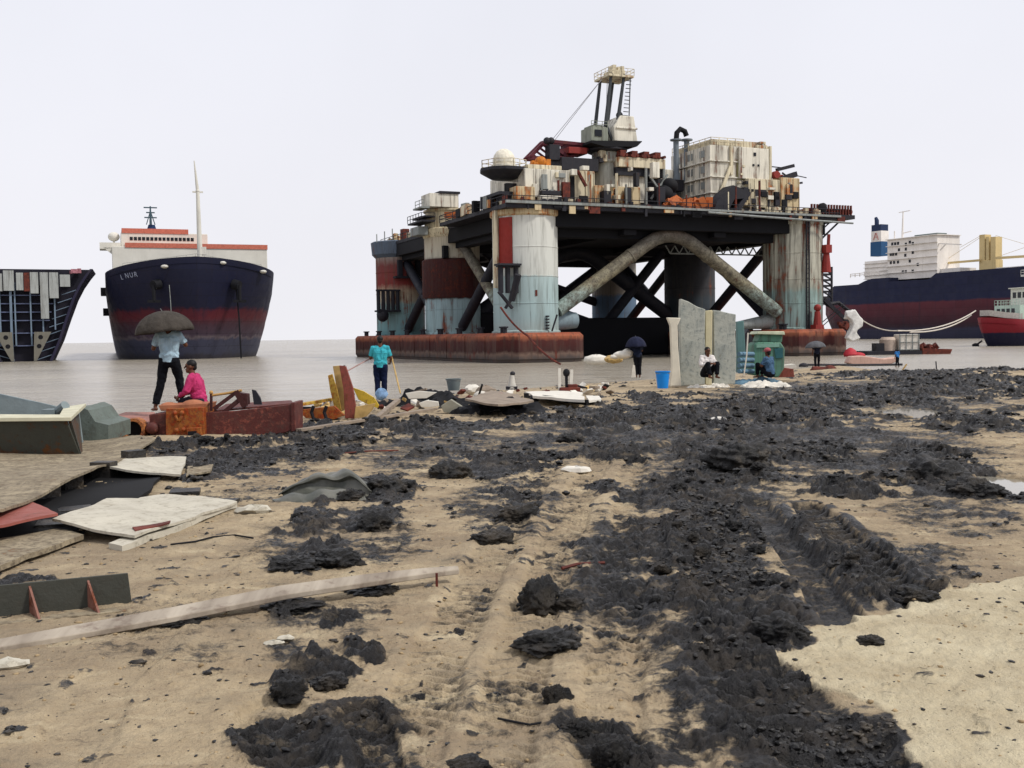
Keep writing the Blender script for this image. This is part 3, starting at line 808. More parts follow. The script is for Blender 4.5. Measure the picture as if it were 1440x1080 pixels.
# houses and machinery on deck: (name, material, photo rectangle, Y, depth)
def block(name, mat, x0, x1, yt, yb, s, dep, detail=None, bev=.06):
    m = MB(); q = rb(m, x0, x1, yt, yb, s, dep)
    a, b, y0, y1, z0, z1 = q
    if detail == 'ribs':
        n = max(2, int((b - a) / 1.1))
        for i in range(n + 1):
            x = a + (b - a - .12) * i / n; m.bx(x, x + .12, y0 - .1, y0 + .02, z0, z1 - .05)
    if detail == 'storeys':
        h = (z1 - z0) / 4
        for i in range(1, 4):
            z = z0 + h * i; m.bx(a - .35, b + .15, y0 - .25, y1 + .2, z - .1, z + .1)
        for i in range(9):
            y = y0 + (y1 - y0) * i / 8; m.bx(a - .14, a + .02, y, y + .12, z0, z1)
    ob = m.build(name, mat, rig, bevel=bev)
    return ob, q
def sub(name, mat, parent, boxes):
    m = MB()
    for bx_ in boxes: m.bx(*bx_)
    return m.build(name, mat, parent)
# long front house right of the near column
ob, q = block('deck_house', WHT, 738, 800, 238, 293, -3.5, 12, 'ribs')
a, b, y0, y1, z0, z1 = q
sub('window', GLASS, ob, [(a + 1.5, a + 3.4, y0 - .14, y0 + .05, z0 + 1.2, z0 + 2.6), (b - 2.4, b - 1.2, y0 - .14, y0 + .05, z0 + .4, z0 + 2.4)])
ob, q = block('deck_house', CREAM, 800, 836, 240, 292, -2.5, 11, 'ribs')
a, b, y0, y1, z0, z1 = q
sub('opening', BLACK, ob, [(a + .2, a + .8, y0 - .16, y0 + .05, z0 + .2, z1 - .3), (a + 1.5, a + 2.8, y0 - .16, y0 + .05, z0 + .3, z0 + 1.6)])
m = MB(); m.beam(rloc(812, 240, -3.2), rloc(824, 262, -3.2), .35); m.build('strut', RUST, ob)
ob, q = block('small_cabin', OCHRE, 726, 752, 262, 292, -4.3, 4, 'ribs')
ob, q = block('ventilation_box', DARK, 762, 788, 268, 274, -4.6, 4)
ob, q = block('tank', WHT, 760, 790, 275, 292, -4.7, 3)
m = MB()
for k in range(3):
    p = rloc(766 + k * 9, 284, -4.9); m.tube(p, p + Vector((0, .5, 0)), .45, n=14)
m.build('valve_wheel', DARK, ob)
ob, q = block('storage_module', OCHRE, 836, 900, 262, 292, -2.8, 9, 'ribs')
sub('opening', DARK, ob, [(q[0] + .8, q[0] + 2.4, q[2] - .16, q[2] + .1, q[4] + .3, q[5] - .9), (q[0] + 3.1, q[0] + 3.5, q[2] - .16, q[2] + .1, q[4] + .3, q[5] - .4)])
ob, q = block('deck_house', WHT, 872, 908, 246, 285, 1, 10, 'ribs')
ob, q = block('pipe_rack', CREAM, 870, 936, 222, 236, 0, 9)
a, b, y0, y1, z0, z1 = q
m = MB()
for k in range(9):
    x = a + .3 + (b - a - .6) * k / 8; m.tube((x, y0 - .3, z1 + .25), (x, y1, z1 + .3), .22, n=8)
for k in range(4):
    m.bx(a + .2 + k * 1.9, a + 1.1 + k * 1.9, y0 - .2, y0 + 1.5, z1, z1 + .9)
m.build('stacked_pipe', RUST, ob)
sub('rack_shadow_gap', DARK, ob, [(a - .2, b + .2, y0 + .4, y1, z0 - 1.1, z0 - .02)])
m = MB(); m.beam((b - 2.9, y0 - .2, z0 - 1), (b + .4, y0 - .2, z0 - 5), .25); m.beam((b + .2, y0 - .2, z0 - .8), (b - 2.6, y0 - .2, z0 - 4.4), .25)
m.beam((b - .3, y0, z0), (b - .3, y0, ZT + .5), .3); m.beam((b - 3.3, y0, z0), (b - 3.3, y0, ZT + .5), .3); m.build('rack_frame', GREY, ob)
ob, q = block('engine_room', DARK, 905, 950, 258, 292, 2, 10)
ob, q = block('control_box', WHT, 925, 947, 238, 256, 6, 6)
m = MB(); p = rloc(940, 262, 0); m.ball((p.x, 0, p.z), (1.3, 1.6, 1.2)); p = rloc(930, 275, 0); m.ball((p.x, -.5, p.z), (1.5, 1.6, 1.4)); m.build('air_receiver', BLACK, rig)

# dome platform over the near left column
m = MB(); p = rloc(709, 250, 0); zt = rloc(709, 238, 0).z
m.lathe([(1.8, p.z - .2), (3.2, zt - .55), (3.35, zt - .4), (3.35, zt)], (p.x, 0, 0), 10); plat = m.build('radar_platform', DARK, rig)
m = MB(); m.rail([(p.x + 3.2 * math.cos(R(45 * k)), 3.2 * math.sin(R(45 * k)), zt) for k in range(9)], 1.0, 1.2, .08); m.build('railing', CREAM, plat)
m = MB(); m.ball((p.x, 0, zt + 1.0), (1.55, 1.55, 1.75), z0=-.6); m.lathe([(1.7, zt), (1.7, zt + .5)], (p.x, 0, 0), 16); m.build('radome', plain('radome_white', 'e2dccb'), plat)
m = MB(); p2 = rloc(716, 270, 0); m.lathe([(1.9, ZT + .5), (1.9, p.z - .8)], (p2.x, 0, 0), 20); tw = m.build('turret', WHT, rig)
m = MB(); m.bx(p2.x - 1.3, p2.x + .2, -2.1, -1.2, ZT + 1.2, p.z - 1); m.build('doorway', BLACK, tw)
m = MB(); m.bx(p2.x - 2.8, p2.x + 2.6, -3.2, 2.6, ZT + 1.9, ZT + 2.3); m.bx(p2.x - 2, p2.x + 2.3, -2.8, 2.2, ZT + .5, ZT + 1.9); m.build('turret_base', DARK, rig)

# red lattice boom foot with yellow engine
m = MB()
pts = [rloc(x, y, 3) for x, y in ((744, 222), (768, 198), (800, 222), (838, 205))]
for a_, b_ in ((0, 1), (1, 2), (0, 2), (2, 3), (1, 3)):
    m.beam(pts[a_], pts[b_], .45)
    m.beam(pts[a_] + Vector((0, 1.5, 0)), pts[b_] + Vector((0, 1.5, 0)), .45)
for k in range(6):
    m.beam(pts[0].lerp(pts[1], k / 5), pts[0].lerp(pts[2], k / 5), .25)
m.bx(pts[1].x + 3.2, pts[1].x + 6.3, 3, 5, pts[1].z - 1.4, pts[1].z - .2)
m.build('lattice_frame', paint('maroon_lattice', '5c2430', rust=.3, dirt=.3), rig)
m = MB(); p = rloc(760, 228, 1); m.ball(p, (.8, 1.0, .8)); m.box(p + Vector((.9, -.3, -.2)), (.7, .8, 1.1)); m.box(p + Vector((-1.0, .2, -.3)), (.6, .8, .9)); m.bx(p.x - 1.2, p.x + 1.3, .4, 2, p.z - 1.2, p.z - .1); m.build('winch_engine', paint('orange_yellow_enamel', 'cf7d24', rust=.4, dirt=.5, scale=1.5), rig)
m = MB(); p = rloc(775, 198, 2); m.ball(p, .5); p = rloc(769, 198, 2); m.ball(p, .5); p = rloc(778, 212, 2); m.bx(p.x - .8, p.x + .8, 1.5, 3, p.z - 1.3, p.z + .8); m.build('block_and_lamp', DARK, rig)
ob, q = block('winch_base', CREAM, 742, 790, 232, 238, -1, 6)
ob, q = block('upper_walkway', DARK, 790, 842, 222, 240, 1, 6)
ob, q = block('red_locker', RED, 800, 826, 207, 216, 2, 3)

# crane
zc = {}
cx = rloc(853, 250, 3).x
def cz(py): return rloc(853, py, 3).z
m = MB(); m.lathe([(1.85, ZT + .5), (1.85, cz(232)), (2.1, cz(229)), (2.1, cz(216)), (2.5, cz(213)), (2.5, cz(208))], (cx, 3, 0), 26)
ped = m.build('crane_pedestal', paint('pedestal_paint', '9a9d97', rust=.3, dirt=.6, scale=.5), rig)
m = MB(); m.lathe([(2.4, cz(216)), (3.0, cz(213.5)), (3.0, cz(211))], (cx, 3, 0), 20); m.build('slew_ring', DARK, ped)
m = MB(); a = rloc(818, 206, 3).x; b = rloc(888, 206, 3).x
m.prism([(a, 0, cz(208)), (a + 2.2, 0, cz(212)), (b - .8, 0, cz(209)), (b, 0, cz(202)), (b, 0, cz(201)), (a, 0, cz(205))], (0, 6, 0)); cr = m.build('crane_turntable', BLACK, rig)
m = MB(); a = rloc(852, 180, 3).x; b = rloc(885, 180, 3).x
m.prism([(a, .6, cz(202)), (b, .6, cz(202)), (b - .6, .6, cz(166)), (a + 1.1, .6, cz(166)), (a, .6, cz(182))], (0, 4.5, 0))
m.bx(a + .3, b - .1, .4, .62, cz(185), cz(182)); house = m.build('crane_machinery_house', WHT, rig, bevel=.1)
m = MB(); p = rloc(871, 162, 2); m.ball(p, (.5, .5, .5)); m.build('floodlight', DARK, house)
m = MB(); m.bx(a - 3.5, a - .9, .8, 4, cz(203), cz(184)); m.bx(a - 3.2, a - 1.6, .9, 3.6, cz(184), cz(181)); m.rail([(a - 3.5, .8, cz(184)), (a - .9, .8, cz(184))], .8, .8, .07)
cab = m.build('crane_cab', paint('crane_cab_grey', '8f9588', rust=.2, dirt=.5), rig); m = MB(); m.bx(a - 3.0, a - 1.9, .7, .85, cz(197), cz(188)); m.build('window', GLASS, cab)
m = MB()
for yy in (1.2, 4.4):
    m.path([(rloc(843, 182, 3).x, yy, cz(182)), (rloc(851, 107, 3).x, yy, cz(107))], [.3, .22], 8)
    m.path([(rloc(860, 175, 3).x, yy, cz(175)), (rloc(869, 107, 3).x, yy, cz(107))], [.3, .22], 8)
for k in range(12):
    z = cz(170) + (cz(110) - cz(170)) * k / 11; xx = rloc(866 + 6 * k / 11, 170 - 60 * k / 11, 3).x; m.beam((xx + .1, 1.2, z), (xx + .9, 1.2, z), .1)
m.beam((rloc(868, 172, 3).x + .9, 1.2, cz(172)), (rloc(875, 110, 3).x + .3, 1.2, cz(110)), .12)
m.beam((rloc(845, 182, 3).x, 1.2, cz(182)), (rloc(852, 182, 3).x, 1.2, cz(200)), .3)
mast = m.build('crane_mast', paint('mast_steel', '3f4348', rust=.2, dirt=.3), rig)
m = MB(); a = rloc(845, 110, 3).x; b = rloc(880, 110, 3).x
m.bx(a, b, .6, 5, cz(112), cz(109)); m.rail([(a, .6, cz(109)), (b, .6, cz(109)), (b, 5, cz(109)), (a, 5, cz(109)), (a, .6, cz(109))], .9, 1, .06)
m.bx(a + 1, b - 1, 1.4, 4, cz(109), cz(101)); m.bx(a + 1.2, a + 1.7, 1.5, 3, cz(101), cz(94)); m.bx(a + 2, a + 2.4, 1.5, 3, cz(101), cz(96)); m.bx(b - 1.6, b - 1.1, 1.5, 3, cz(101), cz(95))
m.build('mast_head', CREAM, mast)
m = MB()
for i, (x0, y0_, x1, y1_) in enumerate(((846, 112, 778, 200), (846, 112, 772, 202))):
    m.tube(rloc(x0, y0_, 2), rloc(x1, y1_, 3 + i), .045, n=5)
m.tube(rloc(854, 112, 3), rloc(852, 172, 3), .05, n=5); m.build('boom_wire', plain('pale_wire', '9a9aa0'), rig)

# exhaust stacks
m = MB()
for px in (951, 966):
    p = rloc(px, 255, 6); m.lathe([(.55, p.z), (.5, p.z + .6), (.42, p.z + 1), (.42, rloc(px, 197, 6).z)], (p.x, 6, 0), 14)
    z = rloc(px, 196, 6).z; m.lathe([(.9, z - .2), (.9, z)], (p.x, 6, 0), 14)
m.build('exhaust_stack', paint('stack_steel', '757f88', rust=.2, dirt=.4), rig)
m = MB(); p0 = rloc(951, 196, 6); p1 = rloc(963, 190, 6)
m.path([(p0.x, 6, p0.z), (p0.x + .1, 6, p0.z + 1.0), (p0.x + .7, 6, p0.z + 1.6), (p1.x, 6, p0.z + 1.3), (p1.x + .3, 6, p0.z + .6)], .4, 12); m.build('exhaust_elbow', BLACK, rig)
ob, q = block('engine_skid', DARK, 925, 962, 252, 268, 5, 5)

# big accommodation block
ob, q = block('accommodation_block', WHT, 1000, 1046, 205, 294, -1.0, 10.5, 'storeys', .05)
a, b, y0, y1, z0, z1 = q
m = MB(); m.bx(a + .3, b + 3, y0 + .3, y1 - .2, z1 + .01, z1 + .9); m.rail([(a, y1, z1), (a, y0, z1), (b, y0, z1)], 1.1, 1.4, .08); m.build('roof_house', CREAM, ob)
m = MB()
for i in range(3):
    for j in range(4):
        zc_ = z0 + (z1 - z0) * (j + .55) / 4; yy = y0 + 1.6 + i * 3.2; m.bx(a - .06, a + .1, yy, yy + 1.4, zc_ - .5, zc_ + .5)
m.build('louvre', GREY, ob)
m = MB()
for j in range(5): m.bx(b - 2.0 + .35 * j, b - 1.6 + .35 * j, y0 - .6, y0 + .1, z0 + (z1 - z0) * (.15 + .13 * j), z0 + (z1 - z0) * (.18 + .13 * j))
m.beam((a + .8, y0 - .35, z0 + 1), (a + 3.2, y0 - .35, z0 + 6.2), .25, .5); m.beam((a + 3.4, y0 - .2, z0 + 5), (a + 3.4, y0 - .2, z1), .4); m.build('outside_stair', CREAM, ob)
sub('recess', paint('olive_recess', '8d8a5c', rust=.2, dirt=.4), ob, [(b - 1.3, b - .1, y0 - .13, y0 + .1, z0 + 4.4, z0 + 7.2)])
ob, q = block('stores_house', WHT, 1040, 1084, 208, 252, -1.5, 8, None)
a, b, y0, y1, z0, z1 = q
sub('window', GLASS, ob, [(a + 2.5, a + 2.9, y0 - .1, y0 + .1, z1 - 1.2, z1 - .7), (a + 2.3, a + 2.6, y0 - .1, y0 + .1, z1 - 2.7, z1 - 2.4), (a + 3.2, a + 3.5, y0 - .1, y0 + .1, z1 - 2.7, z1 - 2.4)])
m = MB(); m.bx(b - 2.4, b - .6, y0, y1, z1, z1 + .5); m.bx(b - 1.9, b - .9, y0, y1, z1 + .7, z1 + 1.0); m.bx(b - 1.1, b - .9, y0, y0 + .2, z1, z1 + .7); m.bx(b - .3, b + .1, y0 - .1, y0 + 2, z0, z1 + .4); m.build('roof_vent', CREAM, ob)
m = MB(); m.beam((b, y0, z1 - 2.6), (b + 2.6, y0, z1 - 2.7), .14); m.build('derrick_arm', DARK, ob)
m = MB(); p = rloc(1090, 246, -1.5); m.tube((p.x, -2, p.z), (p.x, -1.2, p.z), .55, n=14); m.build('lifebuoy', RED, ob)
ob, q = block('stores_house', CREAM, 1052, 1104, 252, 292, -2, 8, 'ribs')
sub('opening', DARK, ob, [(q[0] + 1.2, q[0] + 3.2, q[2] - .16, q[2] + .1, q[4] + 1.6, q[4] + 2.6), (q[0] + 3.4, q[0] + 3.8, q[2] - .16, q[2] + .1, q[4] + .2, q[4] + 1.4)])
ob, q = block('pump_house', OCHRE, 1098, 1124, 250, 296, -2.2, 8, 'ribs')
sub('opening', DARK, ob, [(q[0] + .6, q[0] + 1.1, q[2] - .16, q[2] + .1, q[4] + .3, q[4] + 1.6)])
m = MB(); m.beam(rloc(1092, 239, 0), rloc(1116, 233, 0), .5); m.beam(rloc(1098, 252, 0), rloc(1119, 245, 0), .8); m.beam(rloc(1112, 259, 0), rloc(1128, 257, 0), .3); m.beam(rloc(1116, 246, 0), rloc(1134, 250, 0), .12)
m.beam(rloc(1100, 243, 0), rloc(1118, 257, 0), .2); m.build('davit', DARK, rig)
# chute and heap of scrap in front of the block
m = MB(); a = rloc(1003, 294, -4); b = rloc(1056, 271, -4); t_ = rloc(1022, 268, -4)
m.prism([(a.x, -4.2, ZT + .6), (a.x + .5, -4.2, ZT + 2), (t_.x - .4, -4.2, t_.z - .3), (t_.x + 1, -4.2, t_.z + .8), (b.x, -4.2, b.z), (b.x - 2.2, -4.2, ZT + .6), (b.x - 3.4, -4.2, ZT + .6), (b.x - 1.4, -4.2, b.z - .9), (t_.x + 1.2, -4.2, t_.z - 1.2), (t_.x, -4.2, ZT + .6)], (0, 2.6, 0))
m.build('chute', DARK, rig)
m = MB(); rn = random.Random(5)
for i in range(34):
    x = rloc(945 + rn.random() * 56, 285, -4).x; s_ = rn.uniform(.3, 1.1)
    m.box((x, -4 + rn.random() * 2, ZT + .6 + s_ * .6 + rn.random() * .8), (s_ * 1.4, s_, s_), Matrix.Rotation(rn.random() * 3, 4, 'Y') @ Matrix.Rotation(rn.random() * 3, 4, 'X'))
m.build('scrap_heap', ORG, rig)
for i in range(26):
    m = MB(); x = rloc(1030 + rn.random() * 130, 285, -4).x; s_ = rn.uniform(.2, .7)
    m.box((x, -4.2 + rn.random() * 2, ZT + .5 + s_ * .9), (s_, s_, s_ * rn.uniform(1, 3)), Matrix.Rotation(rn.random() * .4, 4, 'Y'))
    m.build('deck_fitting', CREAM, rig)
for i in range(40):
    m = MB(); x = rloc(700 + rn.random() * 260, 285, -4).x; s_ = rn.uniform(.2, .6)
    m.box((x, -4.5 + rn.random() * 1.2, ZT + .5 + s_ * .9), (s_, s_, s_ * rn.uniform(1, 3)), Matrix.Rotation(rn.random() * .4, 4, 'Y'))
    m.build('deck_fitting', RUST if i % 2 else DARK, rig)
# fittings, ducts and lockers standing on and against the houses
rn = random.Random(77)
for px, py, s_, w_, h_, mt in [(rn.uniform(745, 935), rn.uniform(236, 286), -3.9, rn.uniform(.3, 1.2), rn.uniform(.3, 2.2), rn.choice([DARK, GREY, RUST, WHT, CREAM, BLACK, WHT])) for _ in range(22)] + \
        [(rn.uniform(1045, 1122), rn.uniform(256, 288), -2.5, rn.uniform(.3, 1.2), rn.uniform(.3, 2.0), rn.choice([DARK, GREY, OCHRE, WHT, BLACK])) for _ in range(20)] + \
        [(rn.uniform(842, 935), rn.uniform(214, 224), 1, rn.uniform(.3, .9), rn.uniform(.5, 1.2), rn.choice([DARK, RUST, CREAM])) for _ in range(12)] + \
        [(rn.uniform(1046, 1120), rn.uniform(246, 254), 0, rn.uniform(.3, .9), rn.uniform(.4, 1.4), rn.choice([DARK, RED, CREAM, GREY])) for _ in range(12)]:
    q = rloc(px, py, s_); m = MB(); m.bx(q.x - w_ / 2, q.x + w_ / 2, s_, s_ + .9, q.z - h_ / 2, q.z + h_ / 2); m.build('wall_locker', mt, rig, bevel=.03)
for _ in range(14):
    px = rn.uniform(742, 1120); q = rloc(px, 262, -4.1); m = MB(); hh = rn.uniform(2, 5); m.tube((q.x, -4.1, ZT + .5), (q.x, -4.1, ZT + .5 + hh), rn.uniform(.08, .2), n=8); m.build('stand_pipe', rn.choice([DARK, GREY, CREAM, RUST]), rig)
# right overhang with drums and knee brace
m = MB(); a = rloc(1128, 300, -1); b = rloc(1196, 300, -1)
m.bx(WD + 2, b.x, -2, 7, ZT + .6, ZT + 1.2); m.prism([(WD + 4.5, 0, ZT + .6), (b.x, 0, ZT + .6), (WD + 4.5, 0, ZT - .4)], (0, .5, 0)); m.prism([(WD + 4.5, 5, ZT + .6), (b.x, 5, ZT + .6), (WD + 4.5, 5, ZT - .4)], (0, .5, 0))
m.beam((WD + 4.5, 0, ZT - 3.2), (b.x - 1.2, 0, ZT + .5), .22); m.beam((WD + 4.5, 0, ZT - 1.8), (b.x - 2.8, 0, ZT + .5), .16); ov = m.build('overhang', DARK, rig)
m = MB()
for i in range(15):
    x = WD + 2.3 + (b.x - WD - 2.8) * i / 14; m.tube((x, -1.6, ZT + 1.75), (x, 4, ZT + 1.75), .42, n=10); m.bx(x - .1, x + .1, -1.8, -1.5, ZT + 1.2, ZT + 2.7)
m.build('pipe_drum', RUST, ov)
m = MB(); m.lathe([(.7, 0), (.7, .5), (.45, .6)], (0, 0, 0), 16); m.xf(Matrix.Translation((WD + 2.6, -3.5, ZT + 1.9)) @ Matrix.Rotation(R(90), 4, 'X')); m.build('cable_drum', BLACK, ov)

# house over the middle left column, and boxes toward the near one
zb_ = rloc(625, 321, SP).z; ztp = rloc(625, 292, SP - 4).z
m = MB(); m.lathe([(4.5, ZT - 1.0), (4.9, ZT - .2), (4.9, ZT + .3), (4.4, ZT + .5), (4.2, ztp - .5), (4.5, ztp - .3), (4.5, ztp)], (0, SP, 0), 32)
tw2 = m.build('tower_top', paint('tower_stained_cream', 'dccfae', rust=.35, dirt=.6, scale=.6, rustc=('6b3018', 'b57038')), rig)
m = MB(); m.lathe([(4.35, ztp - 1.6), (4.37, ztp - .6)], (0, SP, 0), 14, R(235), R(300)); m.build('rust_band', ORG, tw2)
m = MB(); m.bx(-6.4, -4.2, SP - 4, SP + 3, ZT + 1.2, ZT + 1.45); m.bx(-5.6, -4, SP - 3, SP + 3, ztp - 1.4, ztp - 1.15); m.rail([(-6.4, SP + 3, ZT + 1.45), (-6.4, SP - 4, ZT + 1.45), (-4.2, SP - 4, ZT + 1.45)], 1.1, 1.4, .08); m.build('side_gallery', DARK, tw2)
cz_ = 2 * SP - 1
m = MB(); m.lathe([(4.5, ZT - 2.2), (5.1, ZT - 1.6), (5.3, ZT + .6), (4.9, ZT + .8)], (0, cz_, 0), 30); m.build('column_collar', paint('collar_blue_grey', '566272', rust=.3, dirt=.5, scale=.5), rig)
m = MB(); m.lathe([(4.5, ZT - .8), (4.75, ZT - .6), (4.75, ZT + .2)], (0, 0, 0), 40, R(150), R(350)); m.build('column_collar', OCHRE, rig)
rn = random.Random(14)
for i in range(46):                                                     # ragged gear along the left edge
    y = rn.uniform(-4, 2 * SP + 3)
    if SP - 14 < y < SP + 5: continue
    h_ = rn.uniform(.4, 1.9)
    m = MB(); m.box(((X0 if y < SP - 8 else -2.0) + rn.uniform(-.3, 1.2), y, ZT + .55 + h_ / 2), (rn.uniform(.3, 1.3), rn.uniform(.3, 2.4), h_), Matrix.Rotation(rn.uniform(-.1, .1), 4, 'X')); m.build('edge_gear', rn.choice([DARK, GREY, OCHRE, RUST, CREAM, BLACK]), rig)
for i in range(30):                                                     # torn bits hanging off the front edge
    x = rn.uniform(-4, WD + 5); h_ = rn.uniform(.2, 1.0)
    m = MB(); m.bx(x, x + rn.uniform(.1, 1.6), Y0 - .25, Y0 - .05, ZT + .4 - h_, ZT + .5); m.build('torn_flashing', rn.choice([DARK, RUST, BLACK, OCHRE]), rig)
ob, q = block('deck_house', WHT, 604, 645, 272, 291, SP - 4.2, 4)
sub('roof', DARK, ob, [(q[1] - 3.2, q[1] + .2, q[2] - .2, q[3], q[5], q[5] + .35)])
m = MB(); m.rail([(q[0] - 1, q[2], q[4]), (q[0] - 1, q[3], q[4])], 1.1, 1.5, .08); m.bx(q[0] - 1.4, q[0], q[2], q[3], q[4] - .25, q[4]); m.build('side_gallery', GREY, ob)
ob, q = block('storage_crate', OCHRE, 650, 680, 295, 318, SP - 7, 7, 'ribs')
ob, q = block('sponson', GREY, 588, 602, 318, 330, SP - 2, 4)
for i in range(6):
    p = rloc(530 + i * 11, 341, 2 * SP - 3); MB().beam(p, p + Vector((0, 0, 1.5 + .5 * (i % 3))), .15).build('handrail_post', GREY, rig)
# boarding tower and struts on the right
m = MB(); p = rloc(1160, 400, 0)
for k in range(7):
    z = rloc(1165, 378 + k * 8, 0).z; m.bx(WD + 4.6, WD + 6.6 + .1 * (k % 2), -1.2, 1, z - .18, z + .1); m.beam((WD + 4.6, -1.2, z), (WD + 6.6, -1.2, z - .9), .2)
for dx in (4.7, 6.5): m.beam((WD + dx, -1.2, rloc(1165, 376, 0).z), (WD + dx, -1.2, rloc(1165, 430, 0).z), .25)
m.beam((WD + 5, -1.2, 8.5), (WD + 9.5, -2.5, 4.3), .5); m.beam((WD + 4.7, -1.2, 5), (WD + 8, -2.5, 8.0), .12); m.beam((WD + 4.7, -1.2, 4.4), (WD + 8, -2.5, 7.4), .12)
m.path([(WD + 6, -1.4, 7.8), (WD + 7.5, -1.6, 8), (WD + 9.5, -2, 6.5), (WD + 11, -2.4, 4)], .3, 8); m.build('boarding_tower', DARK, rig)
m = MB()
for i in range(10): m.box((WD + 8 + rn.uniform(-1.5, 2.6), -4 + rn.random() * 2, 4.1 + rn.random() * .8), (rn.uniform(.4, 1.2), .5, rn.uniform(.3, .9)), Matrix.Rotation(rn.random() * 3, 4, 'Y'))
m.build('scrap_heap', RUST, rig)
# ------------------------------------------------------------------ ships
def hull(mb, Ln, B, D, rake, ent, nx=46, nz=14, keel=.82, sheer=0.0, zb=-2.0, stern=None, flare=.0):
    """ship's hull, bow toward -Y at y=0 (deck stem), stern at y=Ln; z from zb to D"""
    P = []
    for j in range(nz + 1):
        t = j / nz; z = zb + (D - zb) * t
        y0 = rake * (1 - t) ** 1.6
        E = ent * (1.25 - .45 * t)
        row = []
        for i in range(nx + 1):
            u = (i / nx) ** 1.8
            y = y0 + (Ln - y0) * u
            g = min(1, (y - y0) / E); s = (1 - (1 - g) ** 2.1) ** (1 / 1.65)
            hb = B / 2 * s * (keel + (1 - keel) * min(1, t * 1.25) ** .7)
            hb *= 1 - flare * (1 - t) * (1 - g)
            if stern: hb *= 1 - stern * max(0, (y - Ln * .8) / (Ln * .2)) ** 2 * (1 - t * .8)
            row.append((hb, y, z + sheer * max(0, 1 - g) ** 1.5 * t ** 2))
        P.append(row)
    for sgn in (-1, 1):
        vs = [(sgn * h, y, z) for row in P for h, y, z in row]; n = nx + 1
        fs = [(j * n + i, j * n + i + 1, (j + 1) * n + i + 1, (j + 1) * n + i) for j in range(nz) for i in range(nx)]
        mb.add(vs, fs)
    top = P[-1]                                                      # deck a bulwark's height down
    dk = [(h * .985, y, z - 1.2) for h, y, z in top]
    n = len(dk); mb.add([(-h, y, z) for h, y, z in dk] + dk, [(i, i + 1, n + i + 1, n + i) for i in range(n - 1)])
    tr = [r_[-1] for r_ in P]; n = len(tr)
    mb.add([(-h, y, z) for h, y, z in tr] + tr, [(i, n + i, n + i + 1, i + 1) for i in range(n - 1)])
    return P

def letters(txt, size, mat, parent, M, name='lettering', ext=.03):
    cu = bpy.data.curves.new('t', 'FONT'); cu.body = txt; cu.size = size; cu.extrude = ext
    o = bpy.data.objects.new('t', cu); col.objects.link(o)
    bpy.context.view_layer.update()
    me = bpy.data.meshes.new_from_object(o.evaluated_get(bpy.context.evaluated_depsgraph_get()))
    bpy.data.objects.remove(o)
    me.transform(M); me.materials.clear(); me.materials.append(mat)
    ob = bpy.data.objects.new(name, me); col.objects.link(ob); ob.parent = parent
    return ob

SHW = paint('ship_white_paint', 'dedbd0', rust=.04, dirt=.15, scale=.25)
SHO = plain('ship_orange_trim', 'c4705c')
NAVY = [(-2, '3b3a42'), (.5, '3c3b45'), (1.2, '43465a'), (3.6, '43455a'), (4.1, '6d6268'), (4.6, '4c3f4e'), (6.6, '4e3540'), (8.0, '5c212b'), (9.2, '541b28'), (10.0, '151833'), (24, '10142e')]
NAVYM = paint('navy_hull_paint', '15162e', rust=.14, dirt=.4, scale=.16, bands=NAVY, zj=1.6, dirtc='2a2438', rustc=('4a2a24', '8a4a30'), bump=.15, seams=(7, 2.4, .05))

# cargo ship seen bow-on
bx_ = at(281, 500, 200)
shipF = Frame((bx_.x, 200, WZ), R(20.5))
ship = thing('cargo_ship', 'navy cargo ship seen bow-on with white bridge, orange trim and tall white foremast', 'ship', shipF.o, shipF.rz)
m = MB(); P = hull(m, 150, 32.5, 16.9, 7.5, 21, keel=.84, sheer=2.3, flare=.34)
hl = m.build('hull', NAVYM, ship, ang=50)
def sl(px, py, s): return shipF.loc(px, py, s)
for sx in (-1, 1):
    m = MB(); c0 = Vector((sx * 6.8, 3.0, 14.2)); d = Vector((sx * .75, -.6, -.2))
    m.tube(c0, c0 + d * 1.4, 1.0, .9, 14); m.tube(c0 + d * 1.3, c0 + d * 1.3 + Vector((0, -.3, -3.0)), .35)
    m.beam(c0 + d * 1.3 + Vector((-1.2, -.3, -3)), c0 + d * 1.3 + Vector((1.2, -.3, -3)), .5)
    m.build('anchor', BLACK, hl)
MB().path([(-5.0, 2.2, 14), (-4.9, 1.2, 11), (-4.8, 1.4, 7)], .07, 6).build('anchor_chain', GREY, hl); MB().path([(7.2, 3.4, 15), (7.6, 2.4, 8), (7.8, 2, -1)], .16, 6).build('anchor_chain', BLACK, hl)
m = MB(); m.ball((0.6, 6.6, 5.6), (2.0, 2.2, 1.8)); m.build('bulbous_bow', plain('bulb_orange', '9a5240', var=.5, scale=.8), hl)
m = MB()
for px, py in ((200, 381), (230, 377), (283, 372), (310, 372), (366, 384)):
    p = sl(px, py, 6 if 200 < px < 330 else 11); m.ball((p.x, p.y - 4.5, p.z), (.7, 1, .35), 8, 5)
m.build('fairlead', SHW, hl)
from mathutils.bvhtree import BVHTree
_bv = BVHTree.FromPolygons([v.co for v in hl.data.vertices], [p.vertices[:] for p in hl.data.polygons])
def stick(ch, px, py, size):
    o_ = shipF.I @ Vector((0, 0, CAMZ)); d_ = (shipF.I.to_3x3() @ ray(px, py)).normalized()
    hit, nr, _i, _d = _bv.ray_cast(o_, d_)
    if hit is None: return
    if nr.dot(d_) > 0: nr = -nr
    xx = Vector((0, 0, 1)).cross(nr).normalized(); yy = nr.cross(xx)
    M_ = Matrix((xx, yy, nr)).transposed().to_4x4(); M_.translation = hit + nr * .06
    letters(ch, size, plain('name_paint_grey', '9aa0b4'), hl, M_, 'ship_name')
